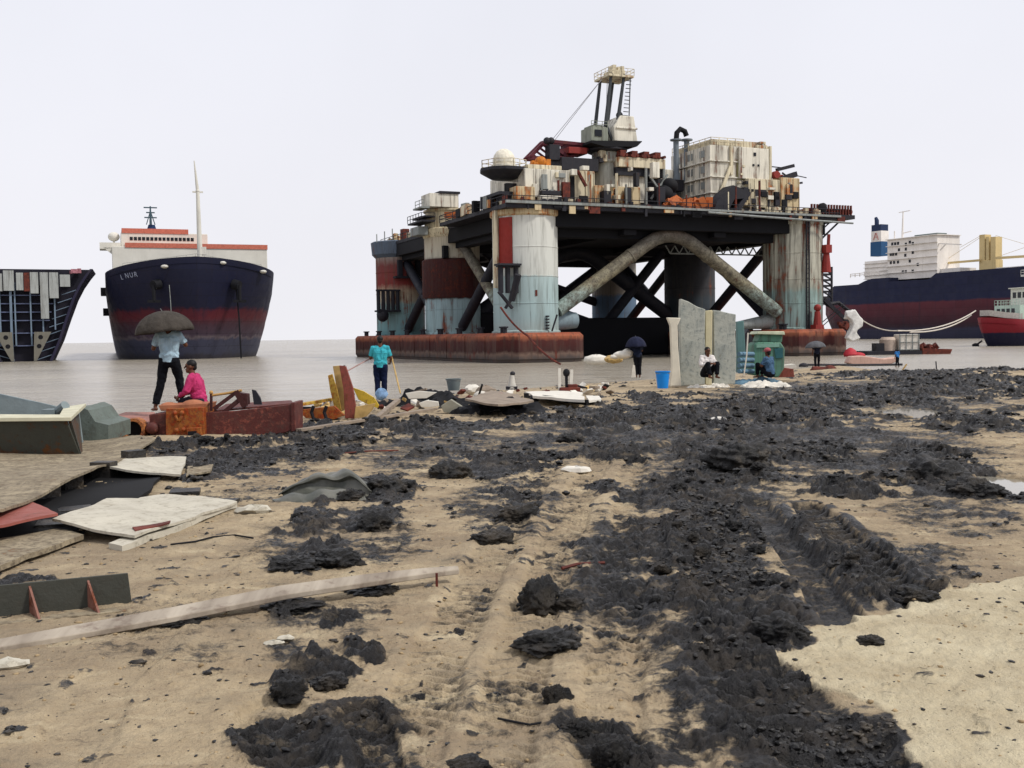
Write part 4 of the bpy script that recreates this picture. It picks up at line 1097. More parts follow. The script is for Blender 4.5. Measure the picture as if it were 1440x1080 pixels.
for ch, px, py in (('L', 171, 393), ('N', 177, 391), ('U', 183.5, 390), ('R', 189.5, 389)): stick(ch, px, py, 1.35)
def sb(px0, px1, pt, pb, s, dep, m):
    a = sl(px0, (pt + pb) / 2, s); b = sl(px1, (pt + pb) / 2, s)
    q = (a.x, b.x, s, s + dep, sl((px0 + px1) / 2, pb, s).z, sl((px0 + px1) / 2, pt, s).z); m.bx(*q); return q
m = MB(); q = sb(158, 376, 348, 392, 30, 16, m); fh = m.build('front_house', SHW, ship, bevel=.1)
m = MB(); m.bx(q[0] + 2.6, q[1] + .1, q[2] - .15, q[3], q[5] - .2, q[5] + .8); m.build('orange_rail', SHO, fh)
m = MB(); q = sb(170, 292, 328, 349, 34, 10, m); br = m.build('bridge', SHW, ship, bevel=.1)
m = MB(); m.bx(q[0] + .2, q[1] - 4, q[2] - .15, q[3], q[5] - .1, q[5] + .9); m.build('orange_rail', SHO, br)
m = MB()
for i in range(16):
    x = q[0] + 1.8 + i * .83; m.bx(x, x + .6, q[2] - .08, q[2] + .1, q[5] - 1.6, q[5] - .9)
m.build('window', GLASS, br)
m = MB(); sb(140, 170, 341, 350, 34, 5, m); m.prism([(q[0] - 3.6, 34, q[4]), (q[0] + .4, 34, q[4] - .05), (q[0] + .4, 34, q[4] - 3.2)], (0, .4, 0)); p = sl(160, 333, 36); m.ball(p, (1.2, 1.2, 1)); m.bx(p.x - .2, p.x + .2, 35.8, 36.2, p.z - 2, p.z); m.build('bridge_wing', SHW, br)
m = MB(); a = sl(203, 328, 42); b = sl(224, 328, 42); z1 = sl(213, 316, 42).z
m.prism([(a.x, 42, a.z - 1), (b.x, 42, a.z - 1), (b.x - .9, 42, z1), (a.x + .9, 42, z1)], (0, 4, 0)); fn = m.build('funnel', plain('funnel_blue', '24436e'), ship)
m = MB(); p = sl(212, 316, 41); m.tube(p, (p.x, 41, sl(212, 290, 41).z), .3, .15); 
for py, w_ in ((292, 1.4), (299, .9), (306, 1.3)): z = sl(212, py, 41).z; m.beam((p.x - w_, 41, z), (p.x + w_, 41, z), .25)
for dx in (-.9, .9): m.beam((p.x + dx, 41, p.z), (p.x, 41, p.z + 3), .2)
m.build('radar_mast', plain('mast_dark_green', '3c5560'), ship)
m = MB(); p = sl(281, 348, 12); q_ = sl(278, 270, 12); t_ = sl(273, 226, 12); m.path([(p.x, 12, 19), (q_.x, 12, q_.z), (t_.x, 12, t_.z)], [.55, .35, .1], 10); m.beam((q_.x - 1, 12, q_.z), (q_.x + 1, 12, q_.z), .3); m.ball((q_.x, 12, q_.z + .2), .4)
m.bx(p.x + .3, p.x + 1.2, 11.6, 12.4, 20.5, 22); m.build('foremast', SHW, ship)
m = MB(); m.rail([(x, 4 + abs(x) * .45, 19.1 - .12 * abs(x)) for x in (-13, -9, -5, 0, 5, 9, 13)], .9, 1.5, .05); m.build('bow_railing', GREY, hl)
m = MB(); m.bx(-17.2, -15.5, 24, 30, 13, 14.5); m.bx(-16.9, -15.5, 30, 34, 9, 10.5); m.build('side_platform', DARK, hl)

# cut-open ship section at the left edge
sp = at(36, 500, 202)
cutF = Frame((sp.x, 202, WZ), R(22))
cut = thing('ship_section', 'cut open ship hull at the left edge, dark inner frames and pale plates', 'ship', cutF.o, cutF.rz)
prof = [(4.3, -1), (4.6, 0), (6.3, 4), (7.6, 8), (9.0, 12), (10.2, 14.5), (11.4, 16.4), (12.3, 17.6)]
m = MB(); n = len(prof)
for sg in (-1, 1):
    vs = []; 
    for y in (0, 4, 9, 16): vs += [(sg * h * (1 + .004 * y), y, z) for h, z in prof]
    for y in (0, 4, 9, 16): vs += [(sg * (h * (1 + .004 * y) - .5), y, z) for h, z in prof]
    fs = [(k * n + i, k * n + i + 1, (k + 1) * n + i + 1, (k + 1) * n + i) for k in range(3) for i in range(n - 1)]
    fs += [(4 * n + k * n + i, 4 * n + k * n + i + 1, 4 * n + (k + 1) * n + i + 1, 4 * n + (k + 1) * n + i) for k in range(3) for i in range(n - 1)]
    fs += [(i, i + 1, 4 * n + i + 1, 4 * n + i) for i in range(n - 1)]
    fs += [(k * n + n - 1, (k + 1) * n + n - 1, 4 * n + (k + 1) * n + n - 1, 4 * n + k * n + n - 1) for k in range(3)]
    m.add(vs, fs)
sh = m.build('shell', paint('cut_hull_navy', '221f3a', rust=.25, dirt=.4, scale=.25, rustc=('2a1826', '40242c')), cut)
m = MB(); m.prism([(-h + .5, 2.5, z) for h, z in prof] + [(h - .5, 2.5, z) for h, z in prof[::-1]], (0, .3, 0)); bk = m.build('bulkhead', plain('bulkhead_dark', '171524', var=.5, scale=.5), cut)
m = MB()
for z in (3, 5.4, 7.8, 9.4, 11, 12.6):
    h = np.interp(z, [p_[1] for p_ in prof], [p_[0] for p_ in prof]) - .5; m.bx(-h, h * .62, 1.6, 2.5, z - .1, z + .1)
m.build('stringer', paint('stringer_grey', '5d6684', rust=.15, dirt=.3, scale=.5), bk)
m = MB()
for x in (-7.5, -4.2, -1.6, 1.1, 3.2): m.bx(x - .12, x + .12, 1.2, 2.5, 3 if abs(x) < 5 else 6, 15)
m.bx(-2.5, -2.1, .9, 2.5, 0, 16)
for k_ in range(9): z_ = 1.2 + k_ * 1.55; h_ = np.interp(z_, [p_[1] for p_ in prof], [p_[0] for p_ in prof]) - .55; m.beam((h_, 1.2, z_), (h_ - 2.6, 1.8, z_ - .9), .14); m.beam((-h_, 1.2, z_), (-h_ + 2.6, 1.8, z_ - .9), .14)
m.bx(5.2, 5.45, 1.3, 2.5, 6, 14); m.build('stiffener', paint('stiffener_grey_blue', '75879a', rust=.1, dirt=.3, scale=.5), bk)
KG = paint('keel_grey', '757268', rust=.15, dirt=.4, scale=.8)
PAL = paint('pale_grey_plate', 'a6aaa8', rust=.2, dirt=.5, scale=.7)
m = MB()
for x0, x1, z0, z1 in ((-12, -8.4, 13.4, 17), (-8.2, -5.8, 13.4, 16.6), (-5.5, -3.6, 13.3, 16.6), (-3.4, -1.6, 13.4, 17.2), (-1.2, 0, 13.5, 16.8), (1.2, 2.6, 12.9, 16.9), (2.9, 4.3, 8.1, 16.9), (4.5, 6.1, 12.0, 16.9), (6.4, 8.2, 14.2, 16.5)):
    m.bx(x0, x1, .3, .7, z0, z1)
m.build('hanging_plate', PAL, cut)
m = MB(); m.bx(.1, 1.1, .3, .7, 13.3, 16.8); m.build('rusty_plate', RUST, cut)
for sg in (-1, 1):
    m = MB(); m.prism([(sg * 4.9 - .3, .4, 5.6), (sg * 1.9 - .3, .4, 5.6), (sg * 1.7 - .3, .4, .1), (sg * 2.2 - .3, .4, .1)], (0, .35, 0))
    v_ = m.build('keel_plate', KG, cut)
m = MB()
for sg in (-1, 1):
    for x, z in ((3.0, 4.6), (2.7, 2.9)): m.tube((sg * x - .3, .36, z), (sg * x - .3, .5, z), .42, n=14)
m.build('lightening_hole', BLACK, v_)
m = MB(); m.box((9.0, 1, 17.2), (1.2, 1, .8)); m.box((9.9, 1.5, 17.3), (.7, 1, .9)); m.box((8.4, 1.5, 17), (.5, 1, .6)); m.build('deck_scrap', plain('scrap_pink', 'a8707a', var=.5), cut)

# bulk carrier far right
p0 = at(1180, 470, 505); p1 = at(1440, 470, 418)
ang = math.atan2(p1.y - p0.y, p1.x - p0.x)
bcF = Frame((p0.x, p0.y, WZ), ang)
bc = thing('bulk_carrier', 'huge blue and red bulk carrier behind the red workboat, blue funnel and cream crane post', 'ship', bcF.o, bcF.rz)
BCM = paint('carrier_hull_paint', '1d2450', rust=.05, dirt=.3, scale=.06, bands=[(-1, '2a2c40'), (4.0, '333246'), (5.2, '33202c'), (7, '3c1b27'), (13.2, '54202b'), (15.6, '5c2530'), (16.4, '171c3c'), (30, '141a38')], zj=.8, dirtc='2a2238', rustc=('3a2230', '6a3440'), bump=.1, seams=(12, 3.2, .07))
m = MB()
zt = bcF.loc(1300, 386, 0).z
prof2 = [(-12, 3.0), (-8, 1.2), (0, 0)]
Lb = 260
ys = [(-16, 7, zt - 9.5), (-10, 3, zt - 4.2), (-4, .8, zt - 2.4), (12, 0, zt - 2.4), (16, 0, zt - 1.0), (20, 0, zt - .2), (30, 0, zt - .2), (30.5, 0, zt - 2), (52, 0, zt - 2.2), (56, 0, zt + .2), (Lb, 0, zt + 1.2)]
vs = []; fs = []
for x, ins, z in ys:
    low = max(0, -x) * .35
    vs += [(x + low, ins + 1 + low, -2), (x + low * .6, ins + low * .4, 2), (x, ins, 12), (x, ins, z), (x, 32 - ins, z), (x, 32 - ins, 12), (x + low, 31 - ins, -2)]
k = 7
for i in range(len(ys) - 1):
    for j in range(k - 1): fs.append((i * k + j, (i + 1) * k + j, (i + 1) * k + j + 1, i * k + j + 1))
fs.append(tuple(range(k))); m.add(vs, fs); bh_ = m.build('hull', BCM, bc)
def bb(m, px0, px1, pt, pb, s, dep):
    a = bcF.loc(px0, (pt + pb) / 2, s); b = bcF.loc(px1, (pt + pb) / 2, s)
    q = (a.x, b.x, s, s + dep, bcF.loc((px0 + px1) / 2, pb, s).z, bcF.loc((px0 + px1) / 2, pt, s).z); m.bx(*q); return q
CW_ = paint('carrier_cream_paint', 'efe9e2', rust=.05, dirt=.2, scale=.15, dirtc='9a8a80')
CRM = paint('carrier_crane_cream', 'dcc48e', rust=.05, dirt=.2, scale=.15)
m = MB(); q = bb(m, 1216, 1262, 366, 392, 8, 12)
for i in range(5): m.bx(q[0] - .3, q[1], q[2] - .6, q[2], q[4] + i * 1.8, q[4] + i * 1.8 + .2)
h1 = m.build('aft_house', CW_, bc)
m = MB(); q = bb(m, 1248, 1318, 334, 392, 6, 14)
for i in range(1, 6): m.bx(q[0] - .4, q[1] + .4, q[2] - .8, q[2], q[4] + (q[5] - q[4]) * i / 6, q[4] + (q[5] - q[4]) * i / 6 + .25)
m.bx(q[0] - .5, q[1] + .8, q[2] - 1, q[3], q[5], q[5] + .3); h2 = m.build('superstructure', CW_, bc)
for i, j in ((.08, .86), (.14, .86), (.2, .86), (.44, .86), (.05, .6), (.1, .6), (.16, .6), (.5, .6), (.44, .4), (.05, .4), (.12, .4), (.5, .15), (.2, .4), (.35, .55), (.36, .7), (.36, .82), (.5, .82), (.3, .15), (.36, .15), (.22, .7), (.6, .3)):
    m = MB(); m.bx(q[0] + (q[1] - q[0]) * i, q[0] + (q[1] - q[0]) * i + 1.2, q[2] - .1, q[2] + .1, q[4] + (q[5] - q[4]) * j, q[4] + (q[5] - q[4]) * j + 1.3)
    m.build('window', GLASS, h2)
m = MB(); bb(m, 1286, 1318, 329, 334, 8, 6); m.build('bridge_window_band', plain('bridge_glass_green', '5d6a66'), h2)
m = MB(); q = bb(m, 1314, 1320, 341, 390, 7, 1.5); a = bcF.loc(1310, 342, 7); b = bcF.loc(1352, 344, 7); m.beam(a, b, .5); m.beam(bcF.loc(1322, 352, 7), bcF.loc(1330, 343, 7), .4); m.build('lifeboat_davit', CW_, bc)
m = MB(); p = bcF.loc(1269, 334, 10); t_ = bcF.loc(1270, 297, 10); m.path([p, t_], [.5, .25], 8); m.beam(bcF.loc(1264, 299, 10), bcF.loc(1280, 296, 10), .3); m.beam(bcF.loc(1258, 325, 10), bcF.loc(1258, 336, 10), .4); m.beam(bcF.loc(1270, 328, 10), bcF.loc(1282, 325, 10), .4); m.build('radar_mast', CW_, bc)
m = MB(); bb(m, 1224, 1239, 340, 360, 11, 5); m.build('funnel', plain('carrier_funnel_blue', '27527c'), bc)
m = MB(); q = bb(m, 1225, 1239, 325, 340, 11.05, 4.9); wb = m.build('funnel_band', CW_, bc)
m = MB(); x = (q[0] + q[1]) / 2; z = (q[4] + q[5]) / 2; m.beam((x - 1.4, q[2] - .1, z - 1.6), (x - .2, q[2] - .1, z + 1.6), .6, .12); m.beam((x + 1.5, q[2] - .1, z - 1.6), (x + .2, q[2] - .1, z + 1.6), .6, .12); m.beam((x - .9, q[2] - .14, z - .3), (x + .9, q[2] - .14, z - .3), .4, .12); m.build('funnel_emblem', plain('emblem_pink', 'c98078'), wb)
m = MB(); q = bb(m, 1225.5, 1238.5, 316, 325, 11.1, 4.8); p = bcF.loc(1233, 310, 13); m.path([(p.x, 13, q[5] - .2), (p.x, 13, p.z), (p.x - .6, 13, p.z + 1.4)], [1, 1, .7], 10); m.build('funnel_top', plain('carrier_funnel_navy', '1d2f50'), bc)
m = MB(); q = bb(m, 1377, 1384.5, 330, 378, 14, 4); bb(m, 1386.5, 1390.5, 333, 378, 14.3, 3); bb(m, 1393, 1400, 333, 378, 14, 4); q = bb(m, 1377, 1400, 366, 379, 13.9, 4.5); m.build('crane_post', CRM, bc)
m = MB(); a = bcF.loc(1319, 371, 13); b = bcF.loc(1378, 366, 13); m.beam(a, b, .9); m.beam(bcF.loc(1400, 363, 13), bcF.loc(1500, 357, 13), 1.0); 
m.beam(bcF.loc(1380, 333, 14), bcF.loc(1325, 369, 13), .12); m.beam(bcF.loc(1380, 331, 14), bcF.loc(1350, 348, 13), .12); m.beam(bcF.loc(1400, 331, 14), bcF.loc(1470, 352, 13), .12); m.beam(bcF.loc(1400, 362, 14), bcF.loc(1470, 338, 13), .12); m.build('crane_boom', CRM, bc)
m = MB(); q = bb(m, 1300, 1350, 378, 388, 8, 10); bb(m, 1400, 1470, 374, 384, 8, 10); m.build('hatch_cover', CW_, bc)
m = MB(); m.rail([bcF.loc(1196, 390.5, 1), bcF.loc(1236, 386.5, 1)], 1.6, 2.5, .3); m.build('stern_rail', CW_, bc)

# red workboat
wp = at(1379, 484, 225)
wbF = Frame((wp.x, 225, WZ), R(-76))
wb = thing('workboat', 'red and black workboat with pale green stepped cabins, moored at the right edge', 'boat', wbF.o, wbF.rz)
m = MB(); hull(m, 34, 9.5, 5.6, 2.4, 7.5, nx=26, nz=10, keel=.7, sheer=.5, zb=-1, flare=.2)
WBH = paint('workboat_hull_paint', '8a1c28', rust=.08, dirt=.25, scale=.4, bands=[(-1, '12122a'), (2.7, '141330'), (2.95, '7c1826'), (5, '86202c'), (6.5, '8a2a30')], zj=.2)
wh = m.build('hull', WBH, wb, ang=50)
MINT = paint('pale_mint_paint', 'b9cdbf', rust=.08, dirt=.3, scale=.5)
m = MB(); m.prism([(-3.2, 3.4, 5.9), (-1.5, .9, 6.4), (1.5, .9, 6.4), (3.2, 3.4, 5.9), (4, 7, 5.6), (-4, 7, 5.6)], (0, 0, 1.2)); m.build('bulwark', plain('bulwark_grey', 'b8b3ab'), wb)
m = MB(); m.bx(-3.9, 3.9, 6.4, 26, 5.4, 8.6); m.rail([(-3.9, 26, 8.6), (-3.9, 6.4, 8.6), (3.9, 6.4, 8.6)], 1.1, .9, .07); d1 = m.build('lower_cabin', MINT, wb)
m = MB(); m.bx(-3.3, 3.3, 10, 24, 8.6, 12.2); m.bx(-3.6, 3.6, 9.6, 24.4, 12.2, 12.4); d2 = m.build('wheelhouse', plain('wheelhouse_white', 'd9d7cb'), wb)
m = MB(); m.bx(-2.2, 2.2, 12.5, 20, 12.4, 14.8); d3 = m.build('upper_cabin', plain('teal_cabin', '4c7d7c'), wb)
m = MB(); m.bx(-2.7, 2.7, 12, 21, 14.8, 15.2); m.rail([(-2.7, 21, 15.2), (-2.7, 12, 15.2), (2.7, 12, 15.2)], 1, 1, .07); m.build('canopy', plain('canopy_white', 'cfcfc8'), wb)
for par, yy0, n_, z0_, z1_, xx in ((d1, 7.2, 8, 6.9, 7.9, -3.9), (d2, 10.8, 6, 10.2, 11.4, -3.3)):
    for i in range(n_): MB().bx(xx - .05, xx + .1, yy0 + i * 1.7, yy0 + 1 + i * 1.7, z0_, z1_).build('window', GLASS, par)
    for i in range(4): MB().bx(xx * .8 + i * 1.5, xx * .8 + 1 + i * 1.5, (6.35 if par is d1 else 9.95), (6.5 if par is d1 else 10.1), z0_, z1_).build('window', GLASS, par)
m = MB(); m.lathe([(.5, -.3), (1.0, -.3), (1.0, .3), (.5, .3)], (0, 0, 0), 18); m.xf(Matrix.Translation((-4.3, 8.8, 5.4)) @ Matrix.Rotation(R(75), 4, 'Y')); m.build('tyre_fender', BLACK, wb)
m = MB(); m.beam((-4.1, 11, 6.6), (-4.1, 17, 4.6), .8, .3); m.build('gangplank', plain('plank_white', 'dcd8cc'), wb)
m = MB(); m.tube((-.8, 1.0, 1.2), (-1.4, .2, .4), .2); m.ball((-1.6, 0, .2), (.9, .6, .5)); m.build('anchor', BLACK, wb)

# things afloat near the platform
t = thing('tank_barge', 'low rusty raft carrying two white cube tanks, moored right of the platform', 'raft', at(1265, 497, 160) * 1)
t.location.z = WZ
bo = t.location.copy()
def lp(px, py, Y): return at(px, py, Y) - bo
a = lp(1212, 492, 160); b = lp(1330, 492, 160)
m = MB(); m.bx(a.x, b.x - 4.5, -2.5, 2.5, -.4, .55); m.build('deck', DARK, t)
m = MB(); m.prism([(b.x - 4.4, -2.4, -.3), (b.x - .4, -2.4, -.3), (b.x, -2.4, .7), (b.x - 4.4, -2.4, .9)], (0, 4.8, 0)); m.build('bow', RUST, t)
p = lp(1274, 480, 160)
for dx, w_ in ((0.2, 2.5),):
    tk = MB().bx(p.x - 1.4, p.x + 1.4, -1.4, 1.4, .56, 3.0).build('water_tank', plain('tank_white', 'd9d2c6'), t, bevel=.15)
    m = MB()
    for x in (-1.45, -.5, .45, 1.4): m.bx(p.x + x - .05, p.x + x + .06, -1.5, -1.38, .56, 3.0)
    for z in (.7, 1.8, 2.9): m.bx(p.x - 1.5, p.x + 1.5, -1.55, -1.42, z - .05, z + .05)
    m.build('cage', GREY, tk)
m = MB(); m.lathe([(1.2, .56), (1.25, 2.2), (.9, 2.6)], (p.x - 2.7, 0, 0), 16); m.build('drum', plain('drum_cream', 'b7a596'), t)
m = MB(); m.bx(p.x - 4.8, p.x - 3.6, -1, 1, .56, 1.7); m.build('engine', DARK, t)
m = MB(); rn = random.Random(9)
for i in range(9): m.box((b.x - 6 + i * .55, -.6 + rn.random(), .95 + rn.random() * .3), (.7, .8, .5), Matrix.Rotation(rn.random() * 2, 4, 'X') @ Matrix.Rotation(rn.random(), 4, 'Y'))
m.build('scrap', RUST, t)
tag(t, cat='raft')
def rope(name, pts, r, mat, label, sag=0.6, cat='rope'):
    P_ = []
    for a, b in zip(pts[:-1], pts[1:]):
        a = Vector(a); b = Vector(b)
        for k in range(12):
            u = k / 12; q = a.lerp(b, u); q.z -= sag * 4 * u * (1 - u); P_.append(q)
    P_.append(Vector(pts[-1])); o = Vector(pts[0])
    m = MB(); m.path(P_, r, 6); ob = m.build(name, mat, org=o); return tag(ob, label, cat)
ROPE = plain('pale_rope', 'c9c0b4')
rope('mooring_rope', [at(1262, 465, 159.9), at(1372, 437, 224)], .12, ROPE, 'upper pale rope sagging from the tank raft to the red workboat', 1.2)
rope('mooring_rope', [at(1280, 467, 160), at(1366, 443, 224)], .12, ROPE, 'lower pale rope sagging from the tank raft to the red workboat', 1.0)
rope('mooring_rope', [at(1212, 450, 161), at(1262, 465, 160)], .1, ROPE, 'short pale rope from the platform end to the white tank', .5)
rope('mooring_chain', [at(704, 432, 136), at(742, 472, 134), at(788, 512, 128)], .13, RUST, 'rusty chain hanging from the near left column down into the water', .4, 'chain')
m = MB(); o = at(1240, 507, 112); o.z = WZ
m.prism([(-3.2, 0, .2), (-2.6, 0, .0), (1.2, 0, .0), (2.2, 0, .35), (2.0, 0, .75), (.6, 0, .6), (-1.6, 0, .95), (-2.8, 0, .9)], (0, 1.4, 0)); 
ob = m.build('rowing_boat', paint('boat_pinkish', 'c9a595', rust=.2, dirt=.3, scale=1.5), bevel=.1); ob.location = (at(1235, 500, 112).x, 112, WZ); tag(ob, 'small low wooden boat with pinkish sides beside the wading man', 'boat')
m = MB(); m.path([(-5, 0, .2), (0, 0, .12), (4.6, 0, .1)], .12, 6); m.ball((-5.4, 0, .1), (.5, .4, .3)); ob = m.build('floating_pole', DARK); ob.location = (at(1205, 508, 108).x, 108, WZ); tag(ob, 'dark pole floating with a lump at its left end, left of the small boat', 'pole')
m = MB(); m.lathe([(0, -.4), (.8, -.2), (1.0, .3), (.7, .9), (.2, 1.2), (0, 1.25)], (0, 0, 0), 14); m.ball((1, 0, .1), (1.1, .7, .5)); ob = m.build('mooring_buoy', plain('buoy_red', 'b0303a')); ob.location = (at(1196, 490, 150).x, 150, WZ); tag(ob, 'red mooring buoy floating by the end of the right pontoon', 'buoy')
# white sacking hung over the pontoon's end
SACK = [(1189, 446), (1193, 438), (1201, 436), (1209, 443), (1214, 450), (1213, 458), (1206, 463), (1204, 470), (1208, 476), (1199, 479), (1192, 474), (1196, 466), (1200, 458), (1197, 450)]
# ------------------------------------------------------------------ things lying on the foreshore
def at_(px, py, Y): return at(px, py, Y)
def warp(ob, size):
    """dents and uneven cut edges"""
    import bmesh
    bm = bmesh.new(); bm.from_mesh(ob.data); bmesh.ops.triangulate(bm, faces=bm.faces)
    for _ in range(4):
        ln = max(.05, size * .12)
        ed = [e_ for e_ in bm.edges if e_.calc_length() > ln]
        if not ed: break
        bmesh.ops.subdivide_edges(bm, edges=ed, cuts=1); bmesh.ops.triangulate(bm, faces=bm.faces)
    co = np.array([v.co[:] for v in bm.verts]); w = co + np.array(ob.location)
    a_ = size * .04
    dz = fbm(w[:, 0] / size, w[:, 1] / size, 1.1, 3, 5.5) * a_
    dx = fbm(w[:, 0] / size, w[:, 1] / size, .35, 2, 1.5) * a_ * .7; dy = fbm(w[:, 0] / size, w[:, 1] / size, .35, 2, 8.5) * a_ * .7
    for v, x_, y_, z_ in zip(bm.verts, dx, dy, dz): v.co.x += x_; v.co.y += y_; v.co.z += z_
    bm.to_mesh(ob.data); bm.free(); ob.data.shade_smooth(); ob.data.set_sharp_from_angle(angle=R(32))

def plate(name, pts, th, mat, label, cat, group=None, bev=0.004):
    """a loose sheet: pts = (photo x, photo y, height of its top above the beach datum)"""
    P_ = [gnd(a, b, z) for a, b, z in pts]
    o = sum(P_, Vector()) / len(P_)
    m = MB(); m.prism([p - o for p in P_], (0, 0, -th))
    ob = m.build(name, mat); ob.location = o
    warp(ob, sum((p - o).length for p in P_) / len(P_))
    return tag(ob, label, cat, group)
def poly(m, pts, Y, dep, o=Vector()):
    m.prism([at(a, b, Y) - o for a, b in pts], (0, dep, 0)); return m

SANDY = paint('sand_caked_steel', 'a0937b', rust=.3, dirt=.9, scale=2.2, streak=False, rough=.9, dirtc='6f6454', rustc=('5b4636', '84664a'), bump=.8)
PALEST = paint('pale_weathered_sheet', 'c2bcac', rust=.14, dirt=.55, scale=2.0, streak=False, rough=.8, dirtc='8d8371', rustc=('7a6048', '8f7a60'))
SCK = plain('sack_white', 'dddbd6', scale=1.5, bump=.6, dist=.2)
t = NT('worn_wood'); n1 = t.noise(3, 5, .6, stretch=(1, .12, 1)); n2 = t.noise(9, 5, .6)
WOOD = t.done(t.mix(t.mr(n2, .55, .75, 0, .7), t.mix(t.mr(n1, .35, .65), c('b3a898'), c('6b5f53')), c('523a30')), .85, n1, .5, .01)
MUDM = NT('wet_dark_mud'); a1 = MUDM.noise(3, 6, .65); a2 = MUDM.noise(22, 4, .6)
a3 = MUDM.n('TexNoise'); a3.inputs['Scale'].default_value = 3.5; a3.inputs['Detail'].default_value = 5; gp = MUDM.n('NewGeometry'); MUDM.link(gp.outputs['Position'], a3.inputs['Vector'])
MUDM = MUDM.done(MUDM.mix(MUDM.mr(a3.outputs['Fac'], .5, .68, 0, .75), MUDM.mix(MUDM.mr(a1, .35, .7), c('0d0d0f'), c('2a2826')), c('4d4438')), .45, a2, 1.0, .02, spec=.4)
SANDM = plain('dry_clod', 'a08b6b', rough=.95, var=.4, scale=6, bump=.6)

GAP_SHADE = plain('gap_shade_black', '0b0b0e', rough=.9, var=.3, scale=4)  # flat black that stands for the shade under the propped plate
plate('steel_plate', [(70, 732, .13), (190, 752, .10), (262, 729, .08), (334, 705, .07), (236, 693, .06), (150, 702, .08)], .022, PALEST, 'large pale steel plate lying flat, biggest of the plates on the left', 'plate')
plate('metal_strip', [(152, 764, .05), (172, 768, .05), (333, 708, .05), (322, 703, .05)], .05, PALEST, 'long narrow pale strip along the front of the large pale plate', 'strip')
plate('metal_strip', [(186, 741, .11), (240, 732, .11), (238, 735, .11), (190, 746, .11)], .012, RUST, 'short thin rusty strip lying on top of the large pale plate', 'strip')
plate('steel_plate', [(148, 655, .16), (178, 641, .12), (262, 643, .08), (254, 668, .08), (212, 667, .08)], .025, PALEST, 'pale plate lying behind the dark gap, farthest of the plates on the left', 'plate')
plate('steel_plate', [(264, 655, .05), (300, 653, .05), (296, 663, .05), (262, 668, .05)], .02, SANDY, 'small sandy plate beside the right end of the farthest pale plate', 'plate')
plate('steel_plate', [(-90, 722, .34), (0, 711, .31), (110, 664, .26), (216, 619, .12), (190, 612, .03), (110, 625, .02), (-90, 640, .02)], .025, SANDY, 'long sand covered plate with its near edge propped up over a black gap', 'plate')
plate('steel_plate', [(-60, 716, .20), (36, 700, .20), (82, 722, .20), (-60, 752, .20)], .022, paint('pink_red_plate', '94544a', rust=.3, dirt=.3, scale=2, streak=False), 'faded red plate at the left edge overlapping the black gap', 'plate')
plate('steel_plate', [(-60, 812, .06), (0, 795, .06), (118, 751, .06), (78, 743, .06), (-60, 770, .06)], .04, SANDY, 'sandy plate at the left edge in front of the red plate', 'plate')
m = MB()
for i in range(5):
    p = gnd(20 + i * 42, 712 - i * 17, .1); m.box(p, (.25, .18, .2), Matrix.Rotation(i, 4, 'Z'))
for p in ((60, 748), (170, 757), (300, 716), (90, 727), (150, 708), (250, 700)):
    q = gnd(p[0], p[1], .0); q.y += .25; m.box(q, (.3, .3, .09), Matrix.Rotation(p[0], 4, 'Z'))
o_ = gnd(110, 710, 0); ob = m.build('packing_block', MUDM, org=o_); tag(ob, 'dark packing lumps wedged under the pale plates on the left', 'blocks', kind='stuff')

plate('gap_shade_sheet', [(-60, 800, .05), (20, 765, .05), (120, 742, .05), (215, 690, .05), (232, 655, .05), (150, 636, .03), (-60, 690, .03)], .03, GAP_SHADE, 'black sheet put in as shade in the gap under the long sand covered plate', 'sheeting')  # added sheet, its black is the painted shade of the gap
# angle iron with gussets
t_ = thing('angle_iron', 'grey steel angle with two rusty gussets, lying on the sand at lower left', 'angle iron')
p0 = gnd(-40, 873, 0); p1 = gnd(186, 849, 0); d = (p1 - p0); d.z = 0; L_ = d.length; d.normalize(); nrm = Vector((d.y, -d.x, 0))
t_.location = p1; o = p1
def al(s, n_, z): return (p1 - d * s + nrm * n_ - o) + Vector((0, 0, z))
hh = .19
m = MB(); m.prism([al(0, 0, -.02), al(L_, 0, -.02), al(L_, 0, hh), al(.02, 0, hh)], nrm * -.018)
AI = paint('angle_iron_paint', '3f403a', rust=.25, dirt=.4, scale=3, streak=False)
m.build('web', AI, t_, bevel=.003)
m = MB(); m.prism([al(0, 0, .0), al(L_, 0, .0), al(L_, .2, .012), al(0, .2, .012)], (0, 0, -.02)); m.build('flange', SANDY, t_, bevel=.003)
GU = paint('gusset_paint', '8a5f52', rust=.5, dirt=.3, scale=4, streak=False)
for s in (.24, .56):
    m = MB(); m.prism([al(s, 0, .01), al(s - .05, .19, .01), al(s, 0, hh - .02)], d * -.012); m.build('gusset', GU, t_)

# long plank
pp = [(-30, 909, .04), (100, 886, .05), (250, 859, .07), (400, 829, .11), (520, 812, .11), (600, 802, .10), (645, 798, .10)]
cs = [gnd(a, b, z) for a, b, z in pp]; wd_ = [.04, .06, .07, .075, .062, .036, .012]
m = MB(); vs = []
o = cs[3].copy()
for i, p in enumerate(cs):
    a = cs[max(i - 1, 0)]; b = cs[min(i + 1, len(cs) - 1)]; dd = (b - a).normalized(); nn = Vector((dd.y, -dd.x, 0)).normalized()
    w = wd_[i]
    for sx, sz in ((-1, 0), (1, .0), (1, -.035), (-1, -.035)): vs.append(p + nn * w * sx + Vector((0, 0, sz + (.012 if sx < 0 else -.01))) - o)
fs = [(0, 1, 2, 3), (24, 27, 26, 25)] + [(i * 4 + k, i * 4 + (k + 1) % 4, i * 4 + 4 + (k + 1) % 4, i * 4 + 4 + k) for i in range(6) for k in range(4)]
m.add(vs, fs); ob = m.build('timber_plank', WOOD, bevel=.006); ob.location = o
